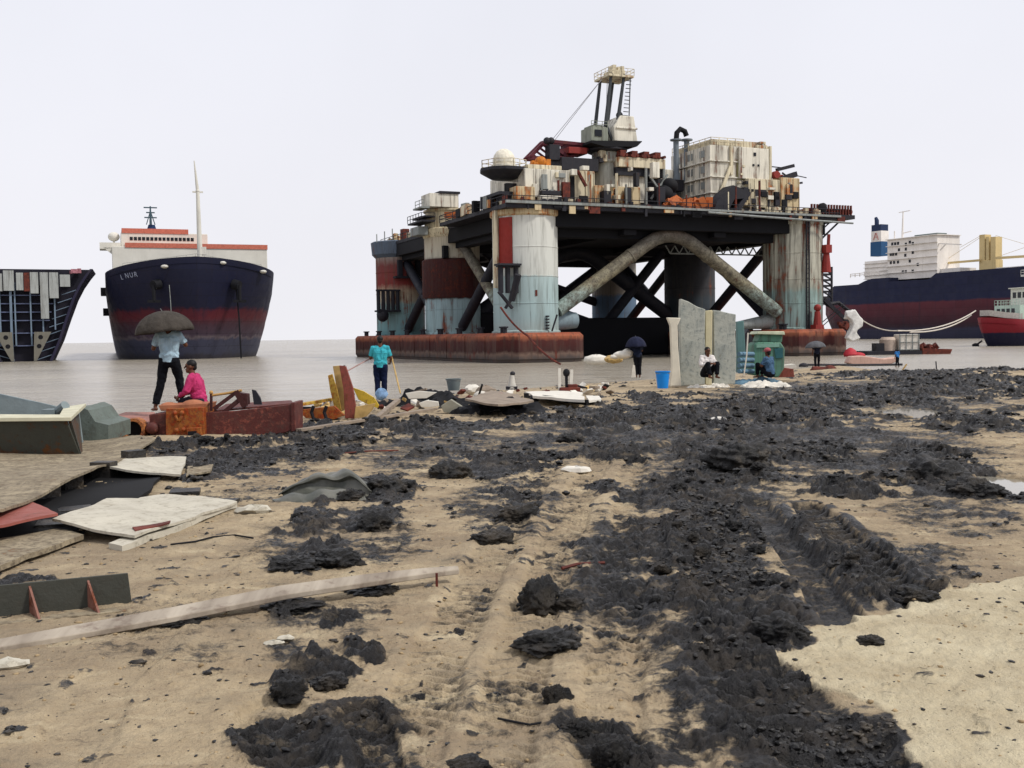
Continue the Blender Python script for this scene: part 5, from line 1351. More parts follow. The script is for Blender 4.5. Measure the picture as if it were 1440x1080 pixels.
tag(ob, 'long bleached timber plank lying across the lower left sand, one end lifted', 'plank')
m = MB(); q = gnd(614, 806, .1); m.beam(q - o, q - o + Vector((0, 0, -.09)), .015); m.build('nail', RUST, ob)

# tarpaulin
# steel skip at the left edge
t_ = thing('steel_skip', 'open grey steel skip with pale rim and rust stained front, left edge', 'skip', gnd(60, 652, 0)); o = t_.location.copy()
SK = paint('skip_front_paint', '41423b', rust=.45, dirt=.5, scale=1.6, streak=False, rustc=('2b1a10', '5c3a1c'))
SKI = paint('skip_inside_paint', '7b878a', rust=.05, dirt=.2, scale=2, streak=False)
m = MB(); A = [at(-130, 593, 14.2), at(93, 591, 14.2), at(118, 653, 14.4), at(-130, 656, 14.4)]
m.prism([p - o for p in A], (0, .04, 0)); m.build('front_wall', SK, t_, bevel=.006)
m = MB(); B = [at(-130, 594, 14.15), at(100, 592, 14.15), at(121, 572, 16.0), at(90, 577, 15.7), at(84, 588, 14.55), at(-130, 587, 14.5)]
m.prism([p - o for p in B], (0, 0, .05)); m.build('rim', plain('skip_rim_pale', 'c4c0a8', var=.2), t_, bevel=.004)
m = MB(); Cc = [at(-130, 540, 16.6), at(0, 554, 16.6), at(60, 567, 16.4), at(110, 579, 16.1), at(118, 640, 16.1), at(-130, 650, 16.6)]
m.prism([p - o for p in Cc], (0, .05, 0)); m.build('back_wall', SKI, t_, bevel=.006)
m = MB(); m.prism([p - o for p in (at(100, 591, 14.25), at(111, 579, 16.1), at(116, 635, 16.1), at(118, 652, 14.4))], (-.04, 0, 0)); m.build('side_wall', SK, t_)
m = MB(); m.tube(at(80, 580, 15.6) - o, at(92, 570, 15.5) - o, .07); m.box(at(72, 580, 15.6) - o, (.18, .25, .1)); m.build('hinge', SKI, t_)
# crumpled grey casing beside it
m = MB(); o = gnd(128, 619, 0); m.prism([p - o for p in (at(98, 618, 16.8), at(103, 580, 16.8), at(113, 571, 16.8), at(124, 576, 16.8), at(134, 592, 16.8), at(152, 597, 16.8), at(152, 619, 16.8))], (0, 1.0, 0))
ob = m.build('crumpled_casing', paint('casing_grey_green', '66706a', rust=.2, dirt=.5, scale=3, streak=False)); ob.location = o; warp(ob, .9); tag(ob, 'crumpled grey green metal casing between the skip and the winch wreck', 'casing')

# winch wreck
t_ = thing('winch_wreck', 'scrapped red winch frame with an orange gearbox and ring under the umbrella man', 'winch', gnd(270, 617, 0)); o = t_.location.copy()
MAR = paint('winch_maroon', '5a2a26', rust=.45, dirt=.6, scale=4, streak=False, rustc=('4a1a1a', '8a4a3c'))
PNK = paint('winch_faded_top', 'a97264', rust=.4, dirt=.6, scale=4, streak=False)
ORB = paint('gearbox_orange', '9c5c22', rust=.55, dirt=.7, scale=6, streak=False, rustc=('5c2408', 'a04010'))
Yw = 18.3
m = MB(); poly(m, [(135, 598), (213, 597), (213, 618), (135, 619)], Yw + .1, .9, o); m.build('base_box', BLACK, t_)
m = MB(); m.prism([at(133, 598, Yw) - o, at(216, 598, Yw) - o, at(218, 583, 20.6) - o, at(176, 583, 20.6) - o], (0, 0, .05)); poly(m, [(133, 595), (214, 594), (214, 600), (133, 600)], Yw - .02, .08, o); m.build('top_plate', PNK, t_, bevel=.01)
m = MB()
for px in (140, 158): poly(m, [(px, 599), (px + 5, 599), (px + 5, 618), (px, 618)], Yw - .02, .1, o)
m.build('leg_plate', DARK, t_)
m = MB(); pr = [(.15, -.12), (.2, -.12), (.2, .12), (.15, .12), (.15, -.12)]; m.lathe(pr, (0, 0, 0), 28); m.xf(Matrix.Translation(at(190, 604, Yw - .1) - o) @ Matrix.Rotation(R(90), 4, 'X')); ring = m.build('ring', paint('ring_orange', 'b87440', rust=.5, dirt=.6, scale=8, streak=False), t_)
m = MB(); m.lathe([(.149, -.1), (.149, .1)], (0, 0, 0), 24); m.xf(Matrix.Translation(at(190, 604, Yw + .02) - o) @ Matrix.Rotation(R(90), 4, 'X')); m.build('bore', BLACK, ring)
m = MB(); poly(m, [(209, 583), (234, 580), (234, 617), (212, 617)], Yw - .1, .8, o); m.ball(at(214, 602, Yw - .15) - o, (.12, .08, .1)); m.build('drum_cheek', MAR, t_, bevel=.02)
m = MB(); poly(m, [(233, 575), (286, 573), (287, 616), (233, 618)], Yw - .25, .8, o)
for px, py, r_ in ((246, 581, .045), (256, 581, .045), (248, 605, .04), (258, 604, .04), (276, 612, .05)): m.ball(at(px, py, Yw - .27) - o, r_, 12, 8)
m.tube(at(246, 584, Yw - .27) - o, at(251, 592, Yw - .27) - o, .03); m.tube(at(256, 584, Yw - .27) - o, at(252, 592, Yw - .27) - o, .03); poly(m, [(262, 602), (282, 601), (284, 617), (264, 618)], Yw - .34, .1, o)
gb = m.build('gearbox', ORB, t_, bevel=.02)
m = MB(); poly(m, [(264, 607), (276, 606), (276, 617), (264, 617)], Yw - .36, .03, o); m.build('inspection_hole', BLACK, gb)
m = MB(); poly(m, [(222, 570), (292, 567), (288, 577), (226, 578)], Yw - .1, .6, o); m.ball(at(238, 571, Yw + .1) - o, (.16, .14, .07)); m.ball(at(272, 569, Yw + .1) - o, (.2, .16, .09)); m.build('top_casting', plain('casting_rust_pink', 'a3684a', var=.4, scale=5), t_, bevel=.02)
m = MB(); poly(m, [(286, 580), (330, 578), (413, 568), (413, 604), (400, 609), (325, 618), (286, 618)], Yw - .1, .08, o)
m.prism([at(300, 580, Yw) - o, at(413, 569, Yw) - o, at(410, 565, Yw + .8) - o, at(318, 570, Yw + .8) - o], (0, 0, .03)); poly(m, [(409, 566), (415, 566), (415, 607), (409, 607)], Yw - .12, .7, o)
m.build('side_trough', MAR, t_, bevel=.012)
m = MB(); m.beam(at(301, 575, Yw) - o, at(333, 551, Yw) - o, .06); m.beam(at(312, 582, Yw) - o, at(342, 558, Yw) - o, .07); m.beam(at(297, 552, Yw) - o, at(297, 578, Yw) - o, .04); m.beam(at(332, 550, Yw) - o, at(345, 572, Yw) - o, .09)
poly(m, [(333, 552), (347, 554), (348, 569), (338, 570)], Yw - .02, .2, o); m.build('lever_arm', paint('lever_dark_maroon', '44201f', rust=.3, dirt=.3, scale=3, streak=False), t_)
m = MB(); m.path([at(298, 556, Yw) - o, at(320, 553, Yw) - o, at(340, 549, Yw) - o], .022, 8); m.ball(at(297, 552, Yw) - o, .035); m.build('handle', plain('handle_ochre', 'b08850'), t_)
m = MB(); poly(m, [(354, 548), (359, 549), (366, 560), (368, 569), (357, 569)], Yw, .05, o); m.build('fin', DARK, t_)

# yellow and red scrap heap pieces
YA = paint('scrap_yellow', 'c2a043', rust=.5, dirt=.6, scale=7, streak=False, rustc=('7a4a18', 'b0742c'))
RB = paint('scrap_red_brown', '8c463b', rust=.4, dirt=.6, scale=6, streak=False)
TAN = plain('scrap_tan', 'bb9c63', var=.4, scale=5)
def piece(name, mat, pts, Y, dep, label, cat='scrap', group=None, bev=.006):
    P_ = [at(a, b, Y) for a, b in pts]; o = sum(P_, Vector()) / len(P_)
    m = MB(); m.prism([p - o for p in P_], (0, dep, 0)); ob = m.build(name, mat, bevel=bev); ob.location = o
    return tag(ob, label, cat, group)
def bar(name, mat, a, b, w, h, label, cat='scrap', group=None):
    a = Vector(a); b = Vector(b); o = (a + b) / 2
    m = MB(); m.beam(a - o, b - o, w, h); ob = m.build(name, mat, bevel=.004); ob.location = o
    return tag(ob, label, cat, group)
bar('steel_bar', YA, at(411, 571, 21), at(476, 560, 22), .09, .06, 'yellow bar lying level, left of the upright yellow scrap', 'bar')
piece('scrap_upright', YA, [(461, 528), (467, 526), (474, 548), (480, 578), (472, 582), (464, 548)], 21.4, .06, 'narrow yellow upright leaning left, dark at its top', 'upright')
piece('scrap_upright', TAN, [(468, 515), (478, 514), (484, 540), (490, 574), (480, 578), (473, 545)], 21.6, .07, 'mottled tan upright between the yellow and the red ones', 'upright')
piece('scrap_upright', RB, [(477, 514), (486, 515), (496, 545), (500, 572), (498, 589), (485, 588), (483, 548)], 21.2, .1, 'tall red brown upright plate, nearest of the leaning uprights', 'upright')
bar('steel_bar', DARK, at(483, 514, 21.5), at(497, 556, 21.5), .06, .08, 'dark bar leaning against the right side of the red brown upright', 'bar')
piece('yellow_panel', paint('panel_yellow', 'd0af38', rust=.3, dirt=.5, scale=6, streak=False), [(496, 545), (511, 550), (526, 559), (533, 570), (531, 574), (516, 568), (504, 562)], 21.6, .05, 'bright yellow bent panel right of the uprights', 'panel')
piece('tan_flap', TAN, [(500, 572), (528, 567), (524, 576), (514, 587), (498, 588)], 21.1, .05, 'tan crumpled flap below the yellow panel', 'flap')
piece('curved_frame', ORB, [(418, 577), (470, 571), (484, 584), (470, 590), (430, 588)], 21.0, .12, 'low orange frame at the foot of the uprights', 'frame')
for x0, lb in ((441, 'left'), (459, 'right')):
    P_ = [at(x0, 571, 20.9), at(x0 - 3, 580, 20.9), at(x0, 589, 20.85), at(x0 + 8, 592, 20.85)]
    o = P_[1]; m = MB(); m.path([p - o for p in P_], .035, 8); ob = m.build('bent_pipe', BLACK); ob.location = o; tag(ob, 'dark bent pipe, %s one of two on the orange frame' % lb, 'pipe')
piece('white_box', plain('box_white', 'd8d4cc'), [(463, 562), (476, 560), (477, 572), (464, 573)], 21.8, .2, 'small white box behind the foot of the uprights', 'box')

# long debris line
def sheet(name, mat, pts, th, label, cat='sheet', group=None): return plate(name, [(a, b, z) for a, b, z in pts], th, mat, label, cat, group)
WSH = plain('white_sheet', 'd6d1c6', var=.15, scale=4)
DKS = plain('dark_rubber_sheet', '121318', rough=.8, var=.4, scale=4)
BRW = plain('brown_grey_sheet', '8d7f70', var=.35, scale=4)
bar('steel_bar', BRW, gnd(420, 605, .05), gnd(612, 575, .12), .12, .05, 'long brown grey bar running along the front of the debris line', 'bar')
bar('steel_bar', BRW, gnd(530, 588, .1), gnd(560, 563, .25), .1, .08, 'short brown bar sloping up toward the cyan shirted man', 'bar')
def heap(name, mat, cpx, cpy, rx, ry, h, seed, label, cat='heap', group=None, n=26, kind=None):
    """crumpled low mound of one sheet"""
    ce = gnd(cpx, cpy, 0); vs = []; fs = []; rr = random.Random(seed)
    N = 26
    X_ = np.linspace(-1, 1, N)
    for v in X_:
        for u in X_:
            q = max(0, 1 - abs(u) ** 2.5 - abs(v) ** 2.5)
            nzv = float(perlin(np.array([u * 2.3 + seed]), np.array([v * 2.3]))[0]) + .5 * float(perlin(np.array([u * 6 + seed]), np.array([v * 6]))[0])
            vs.append((u * rx * (1 + .2 * nzv), v * ry * (1 + .2 * nzv), (q ** .5) * h * (.65 + 1.1 * nzv) - .03))
    for j in range(N - 1):
        for i in range(N - 1): fs.append((j * N + i, j * N + i + 1, (j + 1) * N + i + 1, (j + 1) * N + i))
    m = MB(); m.add(vs, fs); ob = m.build(name, mat, ang=28); ob.location = (ce.x, ce.y, Hb(ce.x, ce.y))
    return tag(ob, label, cat, group, kind)
heap('dark_sheeting', DKS, 600, 566, 1.05, .9, .42, 3, 'crumpled black sheeting behind the right hand of the cyan shirted man', 'sheeting')
heap('dark_sheeting', DKS, 700, 579, 1.0, .7, .26, 8, 'long low black sheeting in the middle of the debris line', 'sheeting')
piece('white_scrap', WSH, [(570, 553), (590, 550), (614, 552), (600, 560), (575, 561)], 24.0, .1, 'white crumpled scrap on the black sheeting, left one', 'scrap')
piece('white_scrap', WSH, [(589, 567), (600, 563), (616, 565), (617, 571), (604, 573), (592, 572)], 23.0, .12, 'white rounded scrap in front of the black sheeting', 'scrap')
piece('grey_block', plain('block_grey', '8f8c7e', var=.3), [(620, 571), (634, 562), (651, 573), (640, 582), (624, 580)], 22.5, .3, 'tilted grey block at the front of the debris line', 'block')
sheet('steel_sheet', BRW, [(655, 561, .34), (690, 549, .3), (716, 552, .3), (750, 562, .28), (700, 567, .3)], .04, 'brown grey sheet lying over the long black sheeting', 'sheet')
sheet('white_board', WSH, [(737, 550, .18), (760, 558, .2), (822, 562, .2), (818, 553, .12), (780, 549, .12)], .06, 'long white panel right of the black sheeting', 'panel')
sheet('white_board', WSH, [(824, 556, .1), (828, 563, .12), (846, 562, .1), (843, 557, .08)], .05, 'short white panel at the right end of the debris line', 'panel')
bar('steel_bar', DKS, gnd(738, 556, .1), gnd(826, 566, .1), .06, .12, 'black bar under the long white panel', 'bar')
bar('steel_bar', BRW, gnd(578, 553, .32), gnd(600, 547, .42), .06, .05, 'short dark stick poking up from the black sheeting', 'stick')
bar('steel_bar', DKS, gnd(672, 560, .2), gnd(678, 541, .55), .04, .04, 'thin dark stick standing in the middle of the debris line', 'stick')
for i, (px, py, r_, mt, lb) in enumerate(((664, 548, .17, WSH, 'white bundle beside the grey bucket'), (683, 551, .2, BRW, 'brown bundle behind the brown grey sheet'), (676, 556, .13, WSH, 'small pale bundle between two larger ones'), (705, 562, .18, PNK, 'pink brown bundle at the right of the brown grey sheet'))):
    o = gnd(px, py, .18); m = MB(); m.ball((0, 0, 0), (r_ * 1.3, r_, r_ * .8), 12, 8); m.jitter(r_ * .12, i); ob = m.build('bundle', mt); ob.location = o; tag(ob, lb, 'bundle')
rn = random.Random(21)
SM = [BRW, WSH, DKS, RUST, TAN, BRW]
first = None
for i in range(70):
    px = rn.uniform(425, 860); py = np.interp(px, [425, 600, 860], [583, 568, 550]) + rn.uniform(-7, 9)
    p = gnd(px, py, 0); s_ = rn.uniform(.05, .17)
    m = MB(); k = rn.randint(4, 6)
    m.prism([(s_ * rn.uniform(.7, 1.3) * math.cos(6.283 * j / k), s_ * rn.uniform(.7, 1.3) * math.sin(6.283 * j / k), rn.uniform(-.01, .03)) for j in range(k)], (0, 0, rn.uniform(.02, .08)))
    m.xf(Matrix.Rotation(rn.uniform(-.7, .7), 4, 'X') @ Matrix.Rotation(rn.uniform(-.5, .5), 4, 'Y'))
    ob = m.build('scrap_piece', rn.choice(SM)); ob.location = (p.x, p.y, Hb(p.x, p.y) + .06 + rn.random() * .1)
    tag(ob, 'small broken scrap piece scattered along the debris line by the water', 'scrap', 'small scrap along the debris line')

def bucket(px, py_b, Y, h, r, mat, label):
    p = at(px, py_b, Y); t = thing('bucket', label, 'bucket', p)
    m = MB(); m.lathe([(r * .74, 0), (r * .98, h * .93), (r * 1.06, h * .94), (r * 1.06, h), (r * .95, h), (r * .7, .03), (0, .03)], n=24); m.build('pail', mat, t, ang=30)
    m = MB(); m.path([(r * 1.05 * math.cos(a), -r * .3 * math.sin(a) * 0 - r * .9 * math.sin(a), h * .93 - .04 * math.sin(a)) for a in np.linspace(0, math.pi, 12)], .008, 6); m.build('handle', GREY, t)
    return t
bucket(932, 546, 31.0, .5, .21, plain('bucket_blue', '1583d8', rough=.35, var=.1), 'bright blue bucket standing on the sand by the white post')
bucket(638, 549, 27.0, .3, .19, plain('bucket_grey', '6a7476', rough=.5, var=.2), 'grey bucket behind the black sheeting, left of the white bundle')

# little bollard and mooring frame at the water's edge
p = at(720, 546, 27.5); t_ = thing('mooring_post', 'small grey white post with a dark knob, standing at the water edge', 'post', p)
m = MB(); m.lathe([(.14, 0), (.1, .08), (.07, .25), (.06, .34)], n=14); m.build('post', plain('post_white', 'b9b5ac'), t_); m = MB(); m.ball((0.02, 0, .38), (.07, .07, .06)); m.bx(-.16, .14, -.12, .12, -.03, .05); m.build('knob', DARK, t_)
p = at(800, 551, 28); t_ = thing('mooring_stand', 'two white posts with a dark knob between them on a red brown base', 'mooring frame', p)
m = MB(); m.beam((-.24, 0, -.05), (-.24, 0, .62), .07); m.build('post', WSH, t_); m = MB(); m.beam((.06, 0, .1), (.08, 0, .58), .08); m.build('post', WSH, t_)
m = MB(); m.ball((-.06, 0, .5), (.09, .09, .11)); m.tube((-.06, 0, 0), (-.06, 0, .45), .04); m.build('knob', DKS, t_); m = MB(); m.box((.02, 0, .05), (.55, .3, .14)); m.box((.1, 0, .15), (.25, .2, .1)); m.build('base', RUST, t_, bevel=.02)

# grey slabs and white post
SLB = paint('slab_grey_green', 'b0b2a8', rust=.2, dirt=.6, scale=1.0, streak=False, bump=.8, rough=.85, dirtc='6d7a7c', rustc=('6d7270', '8f8a78'))
SLC = paint('slab_cream_edge', 'cfc6a2', rust=.05, dirt=.2, scale=2)
zb = lambda Y: 1.6
def slab(name, pts, Y, dep, mat, label, cat):
    return piece(name, mat, pts, Y, dep, label, cat, bev=.02)
PANEL = slab('hull_panel', [(957, 420), (968, 424), (980, 431), (992, 435), (991, 470), (992.5, 500), (991, 541), (974, 542), (956, 543), (957, 500), (956, 460)], 33.2, .35, SLB, 'tall grey green steel panel, left one of two standing upright', 'steel panel')
PANEL2 = slab('hull_panel', [(1003, 436), (1012, 437), (1024, 440), (1035, 442), (1034, 470), (1035.5, 500), (1034, 540), (1018, 541), (1003, 541), (1004, 490)], 33.4, .3, SLB, 'grey green steel panel, right one of two standing upright', 'steel panel')
slab('cream_strip', [(992, 437), (1002, 436), (1001, 541), (992, 541)], 33.3, .3, SLC, 'narrow cream strip standing between the two grey green panels', 'strip')
p = at(949, 543, 32.6); m = MB()
a_, b_ = -.17, .17
m.prism([(-.16, 0, 0), (.2, 0, 0), (.16, 0, .55), (.11, 0, 1.2), (.1, 0, 1.85), (.2, 0, 2.08), (-.22, 0, 2.1), (-.12, 0, 1.85), (-.08, 0, .6)], (0, .25, 0))
ob = m.build('white_post', plain('post_cream_white', 'd6cfbd', var=.15), bevel=.02); ob.location = p; tag(ob, 'white post with a flared head, left of the grey green panels', 'post')
slab('teal_panel', [(1037, 452), (1046, 451), (1050, 520), (1037, 524)], 36, .3, paint('teal_panel_paint', '5d7f7e', rust=.1, dirt=.4, scale=1), 'narrow teal panel behind the right hand grey panel', 'steel panel')
m = MB(); o = at(1060, 500, 60); m.prism([at(a, b, 60) - o for a, b in ((1040, 505), (1042, 480), (1052, 462), (1060, 478), (1062, 505))], (0, 2, 0)); ob = m.build('dark_wreckage', DARK); ob.location = o; tag(ob, 'dark pointed wreckage between the grey panels and the green winch house', 'wreckage')
# green winch house
GRN = paint('winch_green', '5c8a76', rust=.25, dirt=.6, scale=1.6, rustc=('3d5c50', '8fa590'))
o = at(1082, 531, 36); t_ = thing('green_winch_house', 'battered green machine house with pale top at the water edge', 'machine house', o)
Y = 36.0
m = MB(); poly(m, [(1058, 520), (1061, 484), (1066, 481), (1098, 481), (1104, 490), (1103, 518), (1095, 531), (1060, 528)], Y, 1.1, o); m.build('body', GRN, t_, bevel=.05)
m = MB(); poly(m, [(1066, 481), (1070, 469), (1101, 469), (1100, 482)], Y + .1, .9, o); m.build('hood', GRN, t_, bevel=.04)
m = MB(); poly(m, [(1064, 470), (1067, 466), (1103, 466), (1104, 471)], Y - .05, 1.2, o); m.build('lid', plain('lid_pale', 'c8cdb0'), t_, bevel=.02)
m = MB(); poly(m, [(1064, 484), (1096, 483), (1096, 488), (1064, 489)], Y - .05, .1, o); m.build('ledge', plain('ledge_mint', '7fa896'), t_)
m = MB(); poly(m, [(1089, 490), (1101, 489), (1101, 503), (1091, 504)], Y - .03, .1, o); m.build('side_window', plain('teal_dark', '2f6268'), t_)
BLP = plain('pipe_blue_grey', '5f7f93', var=.3)
o = at(1047, 525, 35); t_ = thing('pipe_rack', 'stack of blue grey pipes beside the green machine house', 'pipe stack', o)
for k in range(4):
    m = MB(); m.tube(at(1039, 522 - k * 8, 35) - o, at(1059, 522 - k * 8, 35.5) - o, .075, n=12); m.build('pipe', BLP, t_)
m = MB(); m.beam(at(1052, 468, 35) - o, at(1050, 500, 35) - o, .04); m.beam(at(1050, 500, 35) - o, at(1046, 528, 35) - o, .04); m.build('stake', WSH, t_)
heap('rubble_mound', BLP, 1062, 536, .9, .5, .22, 5, 'blue grey rubble at the foot of the green machine house', 'rubble', kind='stuff')
heap('white_sheeting', WSH, 1078, 541, .75, .5, .2, 11, 'crumpled white sheeting on the sand in front of the green machine house', 'sheeting')
heap('white_sheeting', WSH, 1010, 541, .35, .4, .14, 13, 'small white cloth heap at the foot of the right grey panel', 'cloth')
piece('red_engine_block', RB, [(1088, 520), (1096, 516), (1116, 519), (1117, 530), (1090, 531)], 36.5, .4, 'red brown block with pale top, right of the green machine house', 'block')
piece('pale_board', WSH, [(1084, 516), (1118, 512), (1120, 518), (1086, 521)], 36.6, .5, 'pale board lying on the red brown block', 'board')
o = at(1160, 529, 64); m = MB(); m.tube((-.75, 0, .35), (.5, 0, .3), .26, n=14); m.ball((.3, 0, .32), (.45, .35, .34)); m.ball((-.5, .1, .3), (.4, .3, .26)); ob = m.build('rusty_drum', RUST); ob.location = o; tag(ob, 'rusty drum lying at the feet of the man with the grey umbrella', 'drum')
bar('bamboo_pole', TAN, at(1268, 522, 50), at(1275, 512, 50), .06, .06, 'short bent stake in the mud left of the dark bank', 'stake')
bar('thin_stake', DARK, at(1317, 519, 44), at(1316, 508, 44), .04, .04, 'thin dark stake standing on the crest of the right bank', 'stake')
# white floats at the water edge behind the bending man
for i, (px, py, Y, rx, lb) in enumerate(((838, 506, 95, 1.1, 'pale mound of sacking at the water edge beside the left pontoon'), (863, 505, 88, .8, 'brown and white float at the water edge, left of the dark umbrella'))):
    o = at(px, py, Y); m = MB(); m.ball((0, 0, 0), (rx, .6, rx * .42), 14, 9); m.jitter(.05, i); ob = m.build('float', WSH if i == 0 else TAN); ob.location = o; tag(ob, lb, 'float')
m = MB(); P_ = [at(a, b, 156) for a, b in SACK]; o = P_[0]; rn2 = random.Random(2)
for dy, sc_ in ((0, .8), (.5, 1.0), (1.1, .85)): m.prism([(o.lerp(p, 1)) - o + Vector((rn2.uniform(-.2, .2), dy, rn2.uniform(-.2, .2))) for p in P_], (0, .5, 0))
m.jitter(.12, 4); ob = m.build('white_sacking', SCK, bevel=.15, ang=80); ob.location = o; tag(ob, 'bundle of white sacking hanging over the right end of the platform', 'sacking')
def strand(name, pts, r_, mat, label, cat='cable'):
    P_ = []
    for px, py in pts:
        p = gnd(px, py, 0); P_.append(Vector((p.x, p.y, Hb(p.x, p.y) + r_)))
    m = MB(); m.path([p - P_[0] for p in P_], r_, 6); ob = m.build(name, mat); ob.location = P_[0]; return tag(ob, label, cat)
strand('cable', [(240, 768), (275, 764), (300, 758), (330, 754), (356, 757)], .008, DKS, 'thin dark cable lying on the sand right of the pale plates')
strand('cable', [(700, 1008), (722, 1013), (745, 1017), (770, 1014)], .005, DKS, 'thin black strand laid as a crack in the near sand at the bottom centre')  # stands in for a crack in the sand, not a real wire
strand('cable', [(780, 1018), (792, 1030), (800, 1040)], .005, DKS, 'short black strand laid as the crack end beside the broken clod at the bottom')  # tail of the same crack, also made as a strand
strand('stick', [(790, 800), (812, 796), (850, 792)], .012, RUST, 'thin brown stick in the sand right of the largest clod', 'stick')
strand('stick', [(485, 640), (520, 637), (560, 634)], .012, RUST, 'thin reddish stick on the mud behind the tarpaulin', 'stick')
strand('cable', [(560, 600), (600, 596), (650, 601), (690, 597)], .015, DKS, 'black cable lying along the front of the debris line')
# loose stones and splinters
for i, (px, py, s_, mt, lb) in enumerate(((12, 941, .07, PALEST, 'flat pale stone at the left edge of the sand'), (385, 906, .04, PALEST, 'splintered pale wood left of the tread marked mud'), (402, 900, .035, PALEST, 'small white chip beside the splintered wood'), (810, 663, .13, WSH, 'flat white scrap lying on the mud in mid beach'), (357, 721, .12, PALEST, 'pale flat stone right of the large plate'), (1010, 593, .12, WSH, 'white scrap on the far dark mud'))):
    p = gnd(px, py, 0); m = MB(); m.ball((0, 0, 0), (s_ * 1.4, s_, s_ * .35), 10, 6); m.jitter(s_ * .12, i); ob = m.build('stone' if 'stone' in lb else 'scrap_chip', mt, ang=20); ob.location = (p.x, p.y, Hb(p.x, p.y) + s_ * .2); tag(ob, lb, 'stone' if 'stone' in lb else 'scrap')
# ------------------------------------------------------------------ people
def fuse(mb, name, mat, parent, vox=.009, smooth=4, fold=0):
    me = bpy.data.meshes.new('tmp'); me.from_pydata(mb.v, [], mb.f); me.validate()
    import bmesh
    bm = bmesh.new(); bm.from_mesh(me); bmesh.ops.recalc_face_normals(bm, faces=bm.faces); bm.to_mesh(me); bm.free()
    ob = bpy.data.objects.new('tmp', me); col.objects.link(ob)
    r_ = ob.modifiers.new('r', 'REMESH'); r_.mode = 'VOXEL'; r_.voxel_size = vox; r_.use_smooth_shade = True
    if smooth:
        s_ = ob.modifiers.new('s', 'SMOOTH'); s_.iterations = smooth; s_.factor = .5
    bpy.context.view_layer.update()
    dg = bpy.context.evaluated_depsgraph_get()
    m2 = bpy.data.meshes.new_from_object(ob.evaluated_get(dg)); bpy.data.objects.remove(ob)
    m2.name = name; m2.materials.clear(); m2.materials.append(mat); m2.shade_smooth()
    if fold:
        n_ = len(m2.vertices); co = np.empty(n_ * 3, np.float32); m2.vertices.foreach_get('co', co); co = co.reshape(-1, 3).astype(float)
        no = np.empty(n_ * 3, np.float32); m2.vertex_normals.foreach_get('vector', no); no = no.reshape(-1, 3)
        w_ = co * (9, 9, 5) + perlin3(co * 5 + 3)[:, None] * 1.2
        dd_ = (np.abs(perlin3(w_)) * 1.6 - .35 + .4 * perlin3(w_ * 2.3)) * fold
        m2.vertices.foreach_set('co', (co + no * dd_[:, None]).astype(np.float32).ravel()); m2.update()
    o2 = bpy.data.objects.new(name, m2); col.objects.link(o2); o2.parent = parent
    return o2

def caps(m, a, b, ra, rb, n=14):
    a = Vector(a); b = Vector(b)
    m.tube(a, b, ra, rb, n); m.ball(a, ra * 1.0, n, 8); m.ball(b, rb * 1.0, n, 8)

SKIN = plain('brown_skin', '5e3a28', rough=.55, var=.15, scale=6)
HAIR = plain('black_hair', '0c0a0b', rough=.6, var=.2, scale=20)

